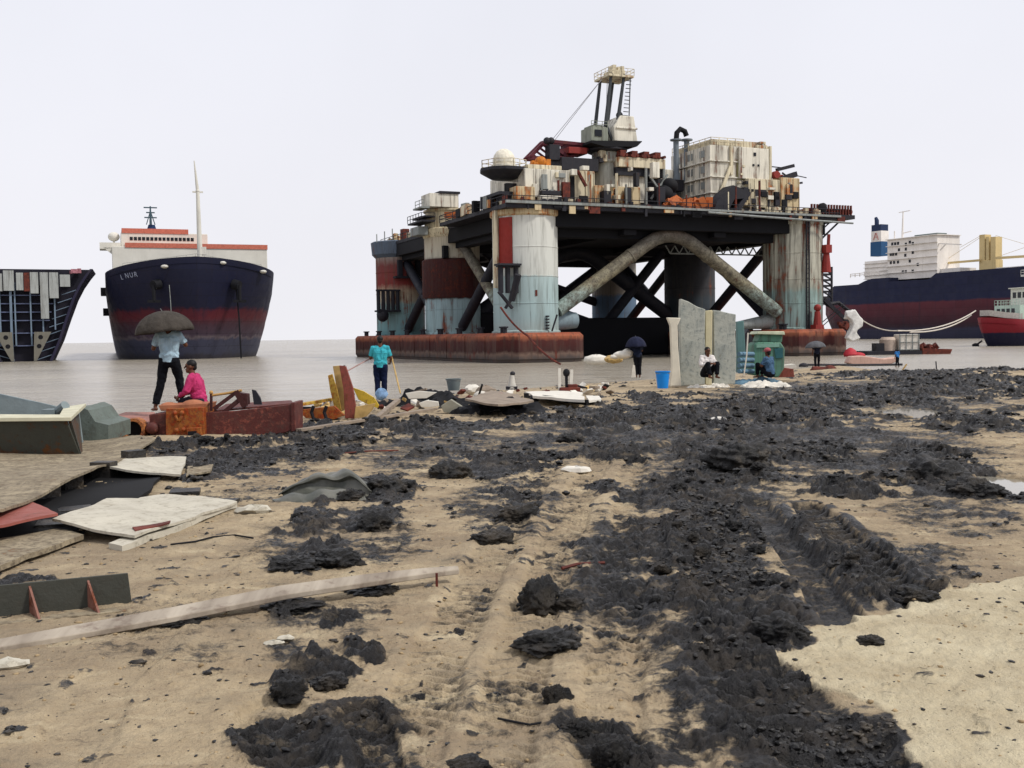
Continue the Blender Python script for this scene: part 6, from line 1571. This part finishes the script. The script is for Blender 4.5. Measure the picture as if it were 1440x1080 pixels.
BASE = dict(pelvis=(0, 0, .93), chest=(0, .01, 1.28), neck=(0, .0, 1.47), head=(0, .02, 1.60),
            shL=(-.19, 0, 1.40), shR=(.19, 0, 1.40), elL=(-.25, 0, 1.12), elR=(.25, 0, 1.12), waL=(-.26, .08, .88), waR=(.26, .08, .88),
            hipL=(-.095, 0, .90), hipR=(.095, 0, .90), knL=(-.11, .02, .49), knR=(.11, .02, .49), anL=(-.12, 0, .08), anR=(.12, 0, .08))
def person(label, loc, rz, shirt, trousers, pose=None, sleeves=True, long_sleeves=False, hair='short', scale=1.0, vox=.009, face=(0, 1), curl=.7, barefoot=True, trouser_len=1.0):
    J = dict(BASE); J.update(pose or {}); J = {k: Vector(v) for k, v in J.items()}
    t = thing('person', label, 'person', loc, rz); t.scale = (scale,) * 3
    f = Vector((face[0], face[1], 0)).normalized(); s_ = Vector((f.y, -f.x, 0))
    m = MB()
    pe, ch, nk, hd = J['pelvis'], J['chest'], J['neck'], J['head']
    wst = pe.lerp(ch, .45); side = (J['shR'] - J['shL']).normalized()
    hs = (J['hipR'] - J['hipL']).normalized()
    caps(m, pe - hs * .07, pe + hs * .07, .11, .11); caps(m, pe, wst, .125, .115); caps(m, wst - side * .04, ch - side * .07, .105, .115); caps(m, wst + side * .04, ch + side * .07, .105, .115)
    caps(m, ch - side * .06, ch.lerp(nk, .6) - side * .09, .11, .07); caps(m, ch + side * .06, ch.lerp(nk, .6) + side * .09, .11, .07)
    caps(m, nk - Vector((0, 0, .07)), nk.lerp(hd, .6), .06, .052)
    # head: skull, jaw, nose, brow, ears
    m.ball(hd + Vector((0, 0, .02)) - f * .012, (.078, .092, .098) if abs(f.y) > .7 else (.092, .078, .098), 18, 12)
    m.ball(hd + f * .03 - Vector((0, 0, .06)), .054, 14, 9); m.ball(hd + f * .055 - Vector((0, 0, .085)), .028, 10, 7)
    caps(m, hd + f * .085 + Vector((0, 0, .015)), hd + f * .103 - Vector((0, 0, .02)), .009, .015, 8)
    caps(m, hd + f * .078 + Vector((0, 0, .035)) - s_ * .035, hd + f * .078 + Vector((0, 0, .035)) + s_ * .035, .013, .013, 8)
    caps(m, hd + f * .083 - Vector((0, 0, .05)) - s_ * .018, hd + f * .083 - Vector((0, 0, .05)) + s_ * .018, .009, .009, 8)
    for q in (-1, 1): m.ball(hd + s_ * .083 * q - Vector((0, 0, .005)), (.014, .022, .032) if abs(f.y) > .7 else (.022, .014, .032), 8, 6)
    for S in 'LR':
        sh, el, wa = J['sh' + S], J['el' + S], J['wa' + S]
        caps(m, sh, el, .056, .042); caps(m, el, wa, .042, .029)
        d = (wa - el).normalized(); up = J.get('palm' + S, None)
        pn = Vector((1 if S == 'L' else -1, 0, 0)) if up is None else Vector(up)       # palm faces this way
        pn = (pn - d * pn.dot(d)).normalized(); ac = d.cross(pn)                        # across the palm
        pc = wa + d * .05
        caps(m, wa + d * .01 - ac * .018, pc + d * .02 - ac * .024, .018, .017, 8); caps(m, wa + d * .01 + ac * .018, pc + d * .02 + ac * .024, .018, .017, 8); caps(m, wa, pc + d * .02, .022, .02, 8)
        for i, ln in enumerate((.066, .075, .070, .056)):
            b0 = pc + d * .035 + ac * (.028 - .0187 * i)
            a1 = curl * (.8 + .1 * i); d1 = (d * math.cos(a1) + pn * math.sin(a1)); d2 = (d * math.cos(a1 * 2.2) + pn * math.sin(a1 * 2.2)); 
            caps(m, b0 - d * .01, b0 + d1 * ln * .5, .0095, .009, 7); caps(m, b0 + d1 * ln * .5, b0 + d1 * ln * .5 + d2 * ln * .5, .009, .0078, 7)
        th = (d * .6 + ac * .6 + pn * .5).normalized(); b0 = wa + d * .02 + ac * .028
        caps(m, b0, b0 + th * .04, .012, .011, 7); caps(m, b0 + th * .04, b0 + th * .04 + (d * .7 + pn * .7).normalized() * .03, .011, .009, 7)
        hp, kn, an = J['hip' + S], J['kn' + S], J['an' + S]
        caps(m, hp, kn, .085, .055); caps(m, kn, kn.lerp(an, .35), .053, .054); caps(m, kn.lerp(an, .35), an, .054, .036)
        ff = Vector(J.get('foot' + S, f)).normalized()
        caps(m, an - ff * .035 - Vector((0, 0, .04)), an + ff * .13 - Vector((0, 0, .055)), .036, .026); caps(m, an + ff * .10 - Vector((0, 0, .055)), an + ff * .17 - Vector((0, 0, .06)), .03, .02)
    body = fuse(m, 'body', SKIN, t, vox, 3)
    h = MB()
    c_ = hd + Vector((0, 0, .045)) - f * .022
    h.ball(c_, (.086, .092, .085) if abs(f.y) > .7 else (.092, .086, .085), 18, 12); h.ball(hd - f * .05 - Vector((0, 0, .01)), .066, 14, 9)
    if hair == 'long': caps(h, hd - f * .06, hd - f * .08 - Vector((0, 0, .16)), .06, .045)
    fuse(h, 'hair', HAIR, t, .008, 2)
    e_ = MB()
    for q in (-1, 1): e_.ball(hd + f * .079 + s_ * .031 * q + Vector((0, 0, .008)), .011, 10, 6)
    e_.build('eyes', plain('eye_dark', '1a1412', rough=.3), t)
    g = MB(); k_ = .018
    caps(g, pe - hs * .07 + Vector((0, 0, .07)), pe + hs * .07 + Vector((0, 0, .07)), .10 + k_, .10 + k_); g.tube(pe - hs * .0 + Vector((0, 0, -.05)), pe + Vector((0, 0, .08)), .155, .145, 18); caps(g, pe.lerp(wst, .5), wst, .13 + k_, .12 + k_)
    for q in (-1, 1): caps(g, wst + side * .045 * q, ch + side * .075 * q, .108 + k_, .118 + k_); caps(g, ch + side * .07 * q, ch.lerp(nk, .62) + side * .10 * q, .115 + k_, .068 + k_)
    for S in 'LR':
        sh, el, wa = J['sh' + S], J['el' + S], J['wa' + S]
        caps(g, ch.lerp(nk, .5), sh, .085, .064 + k_ * .6); e2 = sh.lerp(el, .8 if not long_sleeves else 1.0); g.tube(sh, e2, .062 + k_ * .6, .058 + k_ * .6, 14)
        if long_sleeves: caps(g, el, el.lerp(wa, .85), .048 + k_ * .5, .037 + k_ * .4)
    fuse(g, 'shirt', shirt, t, .011, 3, .026)
    g = MB()
    caps(g, pe - hs * .07 - Vector((0, 0, .03)), pe + hs * .07 - Vector((0, 0, .03)), .112 + k_, .112 + k_)
    for S in 'LR':
        hp, kn, an = J['hip' + S], J['kn' + S], J['an' + S]
        e3 = kn.lerp(an, .9 * trouser_len)
        caps(g, hp, kn, .092 + k_, .064 + k_); g.tube(kn, e3, .064 + k_, .052 + k_, 14)
    fuse(g, 'trousers', trousers, t, .011, 3, .022)
    return t, J

def umbrella(label, apex, rad, hgt, tilt, cloth, grip, n=8):
    """apex: top point; grip: lower end of the shaft"""
    apex = Vector(apex); grip = Vector(grip); ax = (apex - grip).normalized()
    t = thing('umbrella', label, 'umbrella', grip)
    zq = Vector((0, 0, 1)).rotation_difference((Vector((0, 0, 1)) + Vector(tilt)).normalized()).to_matrix().to_4x4()
    m = MB(); rings = 10; seg = n * 6; vs = []; fs = []
    for i in range(rings + 1):
        u = i / rings
        for k in range(seg):
            a = 2 * math.pi * k / seg; q = abs(math.sin(a * n / 2))          # 0 at ribs
            r = rad * math.sin(u * 1.42) / math.sin(1.42) * (1 - .07 * q * u ** 2)
            z = -hgt * (1 - math.cos(u * 1.42)) / (1 - math.cos(1.42)) - .02 * q * u * rad + (.05 * hgt * q * (u ** 3))
            vs.append(zq @ Vector((r * math.cos(a), r * math.sin(a), z)) + apex - grip)
    for i in range(rings):
        for k in range(seg): fs.append((i * seg + k, i * seg + (k + 1) % seg, (i + 1) * seg + (k + 1) % seg, (i + 1) * seg + k))
    m.add(vs, fs); cn = m.build('canopy', cloth, t, ang=60); s_ = cn.modifiers.new('t', 'SOLIDIFY'); s_.thickness = .003
    for j in range(n):
        a = 2 * math.pi * j / n; pts = []
        for i in range(0, rings + 1, 2):
            u = i / rings; r = rad * math.sin(u * 1.42) / math.sin(1.42); z = -hgt * (1 - math.cos(u * 1.42)) / (1 - math.cos(1.42)) - .006
            pts.append(zq @ Vector((r * math.cos(a), r * math.sin(a), z)) + apex - grip)
        m = MB(); m.path(pts, .004, 5); m.build('rib', DARK, t)
    m = MB(); m.tube((0, 0, 0), apex - grip + ax * .05, .007, n=8); m.build('shaft', GREY, t)
    m = MB(); m.path([-ax * .12 + Vector((.03, 0, 0)), -ax * .15 + Vector((.0, 0, 0)), -ax * .1, ax * .04], .013, 8); m.build('handle', BLACK, t)
    return t

def cloth(name, h): return plain(name, h, rough=.85, var=.3, scale=7, bump=.8, dist=.06, spec=.15)
BLK = cloth('black_trousers', '0e1017')
def tarp():
    ce = gnd(458, 698, 0)
    pr = [(-.42, -.03), (-.38, .03), (-.31, .075), (-.25, .085), (-.20, .05), (-.15, .02), (-.08, .02), (-.03, .07), (.0, .13), (-.06, .165), (-.05, .195), (.03, .215), (.12, .21), (.17, .17), (.20, .15), (.25, .175), (.31, .17), (.38, .10), (.45, .02), (.5, -.03)]
    ys = np.interp(np.linspace(0, 1, 60), np.linspace(0, 1, len(pr)), [q[0] for q in pr]); zs = np.interp(np.linspace(0, 1, 60), np.linspace(0, 1, len(pr)), [q[1] for q in pr])
    vs = []; fs = []; n = 70; k = 60
    for i in range(n + 1):
        u = i / n * 2 - 1; e_ = max(.05, 1 - abs(u) ** 3.2) ** .45
        for j in range(k):
            y = ys[j] * (.75 + .25 * e_) * (1 + .12 * math.sin(3 * u + 1)) + .08 * math.sin(2.3 * u + .6) - .05 * u
            z = zs[j] * e_ * (.82 + .28 * math.sin(1.9 * u + .9) + .10 * math.sin(7 * u + j * .12)) + .012 * math.sin(11 * u + j * .3)
            x = u * .44 + .03 * math.sin(j * .22 + 2 * u)
            vs.append((x, y, z))
    for i in range(n):
        for j in range(k - 1): fs.append((i * k + j, i * k + j + 1, (i + 1) * k + j + 1, (i + 1) * k + j))
    m = MB(); m.add(vs, fs)
    t = NT('tarpaulin'); n1 = t.noise(4, 5, .6)
    mat = t.done(t.mix(t.mr(n1, .4, .7), c('44463f'), c('75736a')), .45, n1, .3, .01, spec=.5)
    ob = m.build('tarpaulin', mat, ang=70); ob.location = (ce.x, ce.y, Hb(ce.x, ce.y)); s_ = ob.modifiers.new('thick', 'SOLIDIFY'); s_.thickness = .01
    tag(ob, 'crumpled grey green tarpaulin lying among the mud clods', 'tarpaulin')
tarp()
# man with the grey umbrella standing on the winch
z0 = at(238, 577, 20).z
p = at(240, 575, 19.6); p.z = z0 + .06
person('man in a pale blue shirt standing on the winch wreck under the grey brown umbrella', p, R(0), cloth('pale_blue_shirt', '9db6c4'), BLK,
       pose=dict(anL=(-.27, -.06, .04), anR=(.19, .1, .16), knL=(-.17, .02, .50), knR=(.15, .1, .56), hipL=(-.1, 0, .9), footL=(-.5, .6, 0), pelvis=(.0, 0, .93),
                 elR=(.28, .12, 1.2), waR=(.1, .3, 1.34), palmR=(-.6, -.3, 0), elL=(-.3, .02, 1.14), waL=(-.3, .16, 1.22)), scale=.97, vox=.008)
umbrella('grey brown umbrella held over the man on the winch wreck', (p.x - .13, p.y + .06, at(232, 437, 19.6).z), .56, .40, (-.10, -.02, 0), cloth('umbrella_grey_brown', '443f3a'), (p.x + .09, p.y + .33, p.z + 1.36))
# sitting person in pink
pz = at(274, 571, 19.0); 
person('person in a bright pink shirt sitting on the winch wreck, facing left', (pz.x + .02, 19.1, pz.z - .80), R(0), cloth('pink_shirt', 'b8386a'), cloth('dark_trousers', '24202c'),
       pose=dict(pelvis=(.03, 0, .90), chest=(-.02, .0, 1.20), neck=(-.07, 0, 1.38), head=(-.11, 0, 1.50), shL=(-.05, -.18, 1.31), shR=(-.05, .18, 1.31), elL=(-.13, -.24, 1.06), elR=(-.15, .22, 1.08), waL=(-.28, -.14, .98), waR=(-.32, .12, .98),
                 hipL=(.02, -.09, .87), hipR=(.02, .09, .87), knL=(-.30, .10, .86), knR=(-.30, .34, .86), anL=(-.33, .26, .47), anR=(-.34, .50, .47)), face=(-1, -.25), long_sleeves=True, vox=.008)
# man in cyan
pc_ = at(536, 563, 28.5); CY = cloth('cyan_shirt', '3ea6b4')
person('man in a bright cyan shirt and navy trousers standing with his back turned', (pc_.x, 28.5, pc_.z), R(0), CY, cloth('navy_trousers', '101a38'),
       pose=dict(elL=(-.27, .04, 1.13), waL=(-.2, .26, 1.16), elR=(.28, .04, 1.12), waR=(.24, .22, 1.02), anL=(-.09, 0, .08), anR=(.09, 0, .08), knL=(-.09, .02, .49), knR=(.09, .02, .49)))
bar('bamboo_pole', TAN, (pc_.x + .27, 28.8, pc_.z + 1.15), at(563, 553, 28.0), .035, .035, 'thin bamboo pole slanting down from the right hand of the cyan shirted man', 'pole')
bar('bamboo_pole', plain('pole_pinkish', 'a98a86'), (pc_.x - .2, 28.8, pc_.z + 1.18), at(484, 524, 28.0), .03, .03, 'thin pinkish pole reaching left from the cyan shirted man', 'pole')
m = MB(); m.ball((0, 0, .16), (.17, .1, .17), 12, 8); m.jitter(.015, 2); ob = m.build('cloth_bundle', plain('bundle_blue_white', '7d9ec4', var=.6, scale=9)); ob.location = (pc_.x + .06, 28.1, pc_.z + .02); tag(ob, 'blue and white cloth bundle at the feet of the cyan shirted man', 'bundle')
# man with dark umbrella
p4 = at(897, 531, 46); DKB = cloth('dark_blue_shirt', '1c2336')
person('man in dark clothes under a dark blue umbrella, carrying a white sack', (p4.x, 46, p4.z), R(0), DKB, BLK,
       pose=dict(chest=(-.02, .12, 1.25), neck=(-.03, .18, 1.42), head=(-.03, .22, 1.54), shL=(-.2, .14, 1.36), shR=(.17, .14, 1.36), elL=(-.3, .2, 1.1), waL=(-.42, .3, .98), elR=(.22, .26, 1.16), waR=(.06, .42, 1.3), anL=(-.06, .02, .08), anR=(.08, 0, .08), knL=(-.06, .04, .49), knR=(.08, .02, .49)), vox=.011)
umbrella('dark blue black umbrella held low by the man at the water edge', (p4.x - .08, 46.0, at(897, 473, 46).z), .46, .46, (-.02, -.02, 0), cloth('umbrella_dark_blue', '20243a'), (p4.x + .06, 46.42, p4.z + 1.33))
o = at(876, 499, 46.2); m = MB(); m.ball((0, 0, 0), (.42, .25, .17), 16, 10); m.ball((.18, 0, .1), (.25, .2, .16)); m.ball((-.35, 0, -.08), (.22, .18, .1)); m.jitter(.015, 3); ob = m.build('white_sack', WSH, ang=60); ob.location = o; tag(ob, 'white sack hanging at the left hip of the man with the dark umbrella', 'sack')
o = at(891, 522, 45.8); m = MB(); m.prism([(-.1, 0, -.26), (.1, 0, -.26), (.06, 0, .25), (-.02, 0, .28)], (0, .06, 0)); ob = m.build('white_cloth', WSH); ob.location = o; tag(ob, 'white cloth hanging beside the left leg of the man with the dark umbrella', 'cloth')
# figure in front of the panels
sit = dict(pelvis=(0, 0, .16), chest=(0, .05, .5), neck=(0, .08, .68), head=(0, .1, .81), shL=(-.18, .06, .62), shR=(.18, .06, .62), elL=(-.26, .14, .38), elR=(.26, .14, .38), waL=(-.12, .34, .42), waR=(.12, .34, .42),
           hipL=(-.1, .02, .14), hipR=(.1, .02, .14), knL=(-.16, .38, .42), knR=(.16, .38, .42), anL=(-.12, .42, .07), anR=(.12, .42, .07))
o = at(993, 531, 32.4)
person('dark haired person in a white shawl sitting in front of the grey green panels', (o.x, 32.4, o.z), R(200), cloth('white_shawl', 'd9d3d0'), BLK, pose=sit, long_sleeves=True, hair='long', vox=.011)
heap('white_cloth', WSH, 984, 543, .42, .3, .12, 17, 'white cloth spread on the ground beside the sitting figure', 'cloth')
o = at(1083, 531, 35.0)
person('crouching person with a red cap and blue shirt in front of the green machine house', (o.x, 35.0, o.z), R(40), cloth('blue_grey_shirt', '44607c'), BLK, pose=sit, vox=.011)
m = MB(); m.ball((0, 0, 0), (.11, .12, .09), 14, 8); m.box((0, .1, -.03), (.15, .1, .015)); ob = m.build('peaked_cap', plain('cap_red', 'a5545a')); ob.location = (o.x - .065, 35.08, o.z + .90); ob.rotation_euler = (0, 0, R(40)); tag(ob, 'faded red cap on the crouching person by the green machine house', 'cap')
# grey umbrella man far right
o = at(1149, 518, 66)
person('man in dark clothes under a grey umbrella, farther along the shore on the right', (o.x, 66, o.z), R(0), cloth('charcoal_shirt', '23283a'), BLK, pose=dict(elR=(.25, .12, 1.2), waR=(.06, .3, 1.3), anL=(-.08, 0, .08), anR=(.08, 0, .08)), vox=.012)
umbrella('grey umbrella held over the man farther along the shore on the right', (o.x - .12, 66.0, at(1147, 480, 66).z + .02), .66, .42, (-.06, .02, 0), cloth('umbrella_grey', '5b5c60'), (o.x + .06, 66.32, o.z + 1.3))
# wading man in blue
o = at(1262, 514, 104)
person('wading man in a bright blue shirt beside the small low boat', (o.x, 104, o.z - .15), R(30), cloth('blue_shirt', '2f6fae'), BLK, pose=dict(chest=(0, .1, 1.24), head=(0, .18, 1.54), neck=(0, .13, 1.42), anL=(-.2, 0, .08), anR=(.2, 0, .08)), vox=.012, scale=1.05)
# ------------------------------------------------------------------ mud clods
def ico(sub):
    import bmesh
    bm = bmesh.new(); bmesh.ops.create_icosphere(bm, subdivisions=sub, radius=1)
    v = np.array([x.co[:] for x in bm.verts]); f = np.array([[x.index for x in q.verts] for q in bm.faces]); bm.free(); return v, f
IV5, IF5 = ico(5); IV1, IF1 = ico(1); IV2, IF2 = ico(2)
def clod_mesh(seed, rough=1.0):
    v = IV5.copy(); o_ = seed * 7.31
    n = perlin3(v * 1.1 + o_) * .55 + np.abs(perlin3(v * 2.3 + o_)) * .55 * rough + np.abs(perlin3(v * 5 + o_)) * .30 * rough + perlin3(v * 11 + o_) * .10 * rough + perlin3(v * 24 + o_) * .04
    v = v * (0.75 + n)[:, None]
    v[:, 2] = np.where(v[:, 2] < -.25, -.25 + (v[:, 2] + .25) * .2, v[:, 2])
    me = bpy.data.meshes.new('mud_clod'); me.from_pydata(v.tolist(), [], IF5.tolist()); me.shade_smooth(); me.materials.append(MUDM)
    return me
CM = [clod_mesh(i) for i in range(7)]
def clod(i, px, py, w, h, label, group=None, rz=0):
    """w, h: width and height in photo pixels; py: its foot"""
    p = gnd(px, py, 0); d = p.y; s = d / F
    ob = bpy.data.objects.new('mud_clod', CM[i % 7]); col.objects.link(ob)
    ob.scale = (w * s * .56, w * s * .56, h * s * .60); ob.rotation_euler = (0, 0, rz)
    ob.location = (p.x, p.y + w * s * .3, Hb(p.x, p.y + w * s * .3) + h * s * .12)
    return tag(ob, label, 'mud clod', group)
BIGC = [(3, 250, 880, 60, 14, 'dark clod wedged under the long plank, left one of three'), (4, 410, 862, 80, 18, 'dark clod wedged under the long plank, middle one of three'), (6, 520, 836, 70, 16, 'dark clod wedged under the long plank, right one of three'),
(0, 633, 671, 60, 36, 'round dark clod alone in mid beach, between the tarpaulin and the far mud'), (1, 762, 858, 66, 62, 'largest dark clod in the near foreground, right of the plank'), (2, 800, 856, 50, 32, 'flat dark clod touching the right side of the largest clod'),
        (3, 772, 918, 88, 34, 'low blue grey slab of mud just below the largest clod'), (4, 782, 990, 38, 38, 'small egg shaped clod below the blue grey slab of mud'), (5, 862, 1072, 60, 46, 'pale topped clod at the bottom, right of the centre'),
        (6, 812, 1032, 44, 28, 'broken clod between the egg shaped clod and the pale topped one'), (0, 657, 1082, 58, 24, 'dark clod cut by the bottom edge, left of the centre'), (1, 528, 746, 56, 34, 'dark rounded clod below the tarpaulin, right one'),
        (2, 694, 764, 56, 28, 'smooth dark clod left of the centre, nearest of its cluster'), (3, 470, 800, 70, 30, 'flattish dark clod behind the middle of the plank'), (4, 410, 805, 66, 24, 'wide low clod behind the plank, left of the flattish one'),
        (5, 400, 982, 60, 34, 'dark clod above the tread marked mud'), (6, 460, 968, 56, 24, 'low clod right of the one above the tread marks'), (0, 804, 622, 38, 20, 'small dark clod standing out on pale sand in the far middle'),
        (2, 932, 801, 26, 14, 'little black clod with a pale hollow beside it'), (3, 1228, 914, 36, 16, 'dark clod lying on the pale crust at lower right'), (4, 1048, 662, 84, 56, 'tall rough heap of mud right of the centre, dark against the far band'),
        (5, 1325, 680, 90, 46, 'broad heap of mud in the right middle distance'), (6, 1380, 700, 70, 36, 'heap of mud beside the right hand puddle'), (1, 1108, 905, 80, 40, 'rough dark heap at the left tip of the pale crust'), (2, 1300, 850, 50, 26, 'dark clod at the end of the twin ruts'),
        (3, 490, 705, 40, 20, 'small clod at the right foot of the tarpaulin'), (4, 540, 695, 56, 30, 'clod just right of the tarpaulin'), (5, 730, 735, 60, 30, 'crumbly clod left of the smooth patch in the centre'), (6, 1290, 835, 44, 20, 'low clod beside the end of the twin ruts')]
for k, (i, px, py, w, h, lb) in enumerate(BIGC): clod(i, px, py, w, h, lb, rz=k * 1.7)

rg = np.random.RandomState(5)
def sample(n, r0, r1, thr, bias=1.0, want='mud'):
    out = []
    th = np.radians(rg.uniform(-28, 28, n)); u = rg.rand(n); r = r0 * (r1 / r0) ** (u ** bias)
    x = r * np.sin(th); y = r * np.cos(th); z, mud, pale, k_ = terrain(x, y)
    pn = fbm(x, y, 1.1, 3, 33.0)
    ok = (((RUT[1] > thr) & (RUT[0] < .4) & (pn > rg.uniform(-.3, .45, n))) if want == 'mud' else (mud < .3)) & (k_ < .45)
    return x[ok], y[ok], z[ok]
# middling clods: one object each
x, y, z = sample(900, 5, 40, .75)
for i in range(min(200, len(x))):
    r = math.hypot(x[i], y[i]); s = rg.uniform(.03, .085) * (.7 + r * .03)
    ob = bpy.data.objects.new('mud_clod', CM[i % 7]); col.objects.link(ob)
    ob.scale = (s * rg.uniform(.9, 1.4), s, s * rg.uniform(.55, .9)); ob.rotation_euler = (0, 0, rg.uniform(0, 6.28)); ob.location = (x[i], y[i], z[i] + s * .15)
    tag(ob, 'small dark clod among the churned mud of the beach', 'mud clod', 'small clods in the churned mud')
def crumbs(name, x, y, z, s, mat, label, V0, F0, flat=.6):
    n = len(x); V = V0.shape[0]
    jit = 1 + rg.uniform(-.42, .42, (n, V, 1))
    a = rg.uniform(0, 6.28, n); ca, sa = np.cos(a), np.sin(a)
    P_ = V0[None] * jit * (.85 + .3 * rg.rand(n, 1, 3)) * np.stack([s * rg.uniform(.8, 1.6, n), s, s * flat * rg.uniform(.6, 1.2, n)], 1)[:, None, :]
    X = P_[..., 0] * ca[:, None] - P_[..., 1] * sa[:, None] + x[:, None]; Yy = P_[..., 0] * sa[:, None] + P_[..., 1] * ca[:, None] + y[:, None]; Z = P_[..., 2] + z[:, None] + (s * .15)[:, None]
    vs = np.stack([X, Yy, Z], -1).reshape(-1, 3).astype(np.float32); f = (F0[None] + (np.arange(n) * V)[:, None, None]).reshape(-1, 3).astype(np.int32)
    me = bpy.data.meshes.new(name); me.vertices.add(len(vs)); me.vertices.foreach_set('co', vs.ravel()); me.loops.add(f.size); me.loops.foreach_set('vertex_index', f.ravel())
    me.polygons.add(len(f)); me.polygons.foreach_set('loop_start', (np.arange(len(f)) * 3).astype(np.int32)); me.update(calc_edges=True); 
    me.materials.append(mat); ob = bpy.data.objects.new(name, me); col.objects.link(ob); tag(ob, label, kind='stuff')
x, y, z = sample(120000, 3.6, 44, .55, .8)
r = np.hypot(x, y); s = (.004 + .020 * rg.rand(len(x)) ** 4) * (.45 + r * .1)
crumbs('mud_crumbs', x, y, z, s, MUDM, 'countless dark crumbs of churned mud', IV2, IF2)
x, y, z = sample(9000, 3.6, 30, 0, .8, 'sand')
r = np.hypot(x, y); s = (.002 + .010 * rg.rand(len(x)) ** 4) * (.8 + r * .08)
half = rg.rand(len(x)) < .45
crumbs('sand_crumbs', x[half], y[half], z[half], s[half], SANDM, 'countless small crumbs of dry sandy clay', IV1, IF1)
crumbs('mud_specks', x[~half], y[~half], z[~half], s[~half] * 1.1, MUDM, 'scattered dark specks of mud on the pale sand', IV1, IF1, .35)
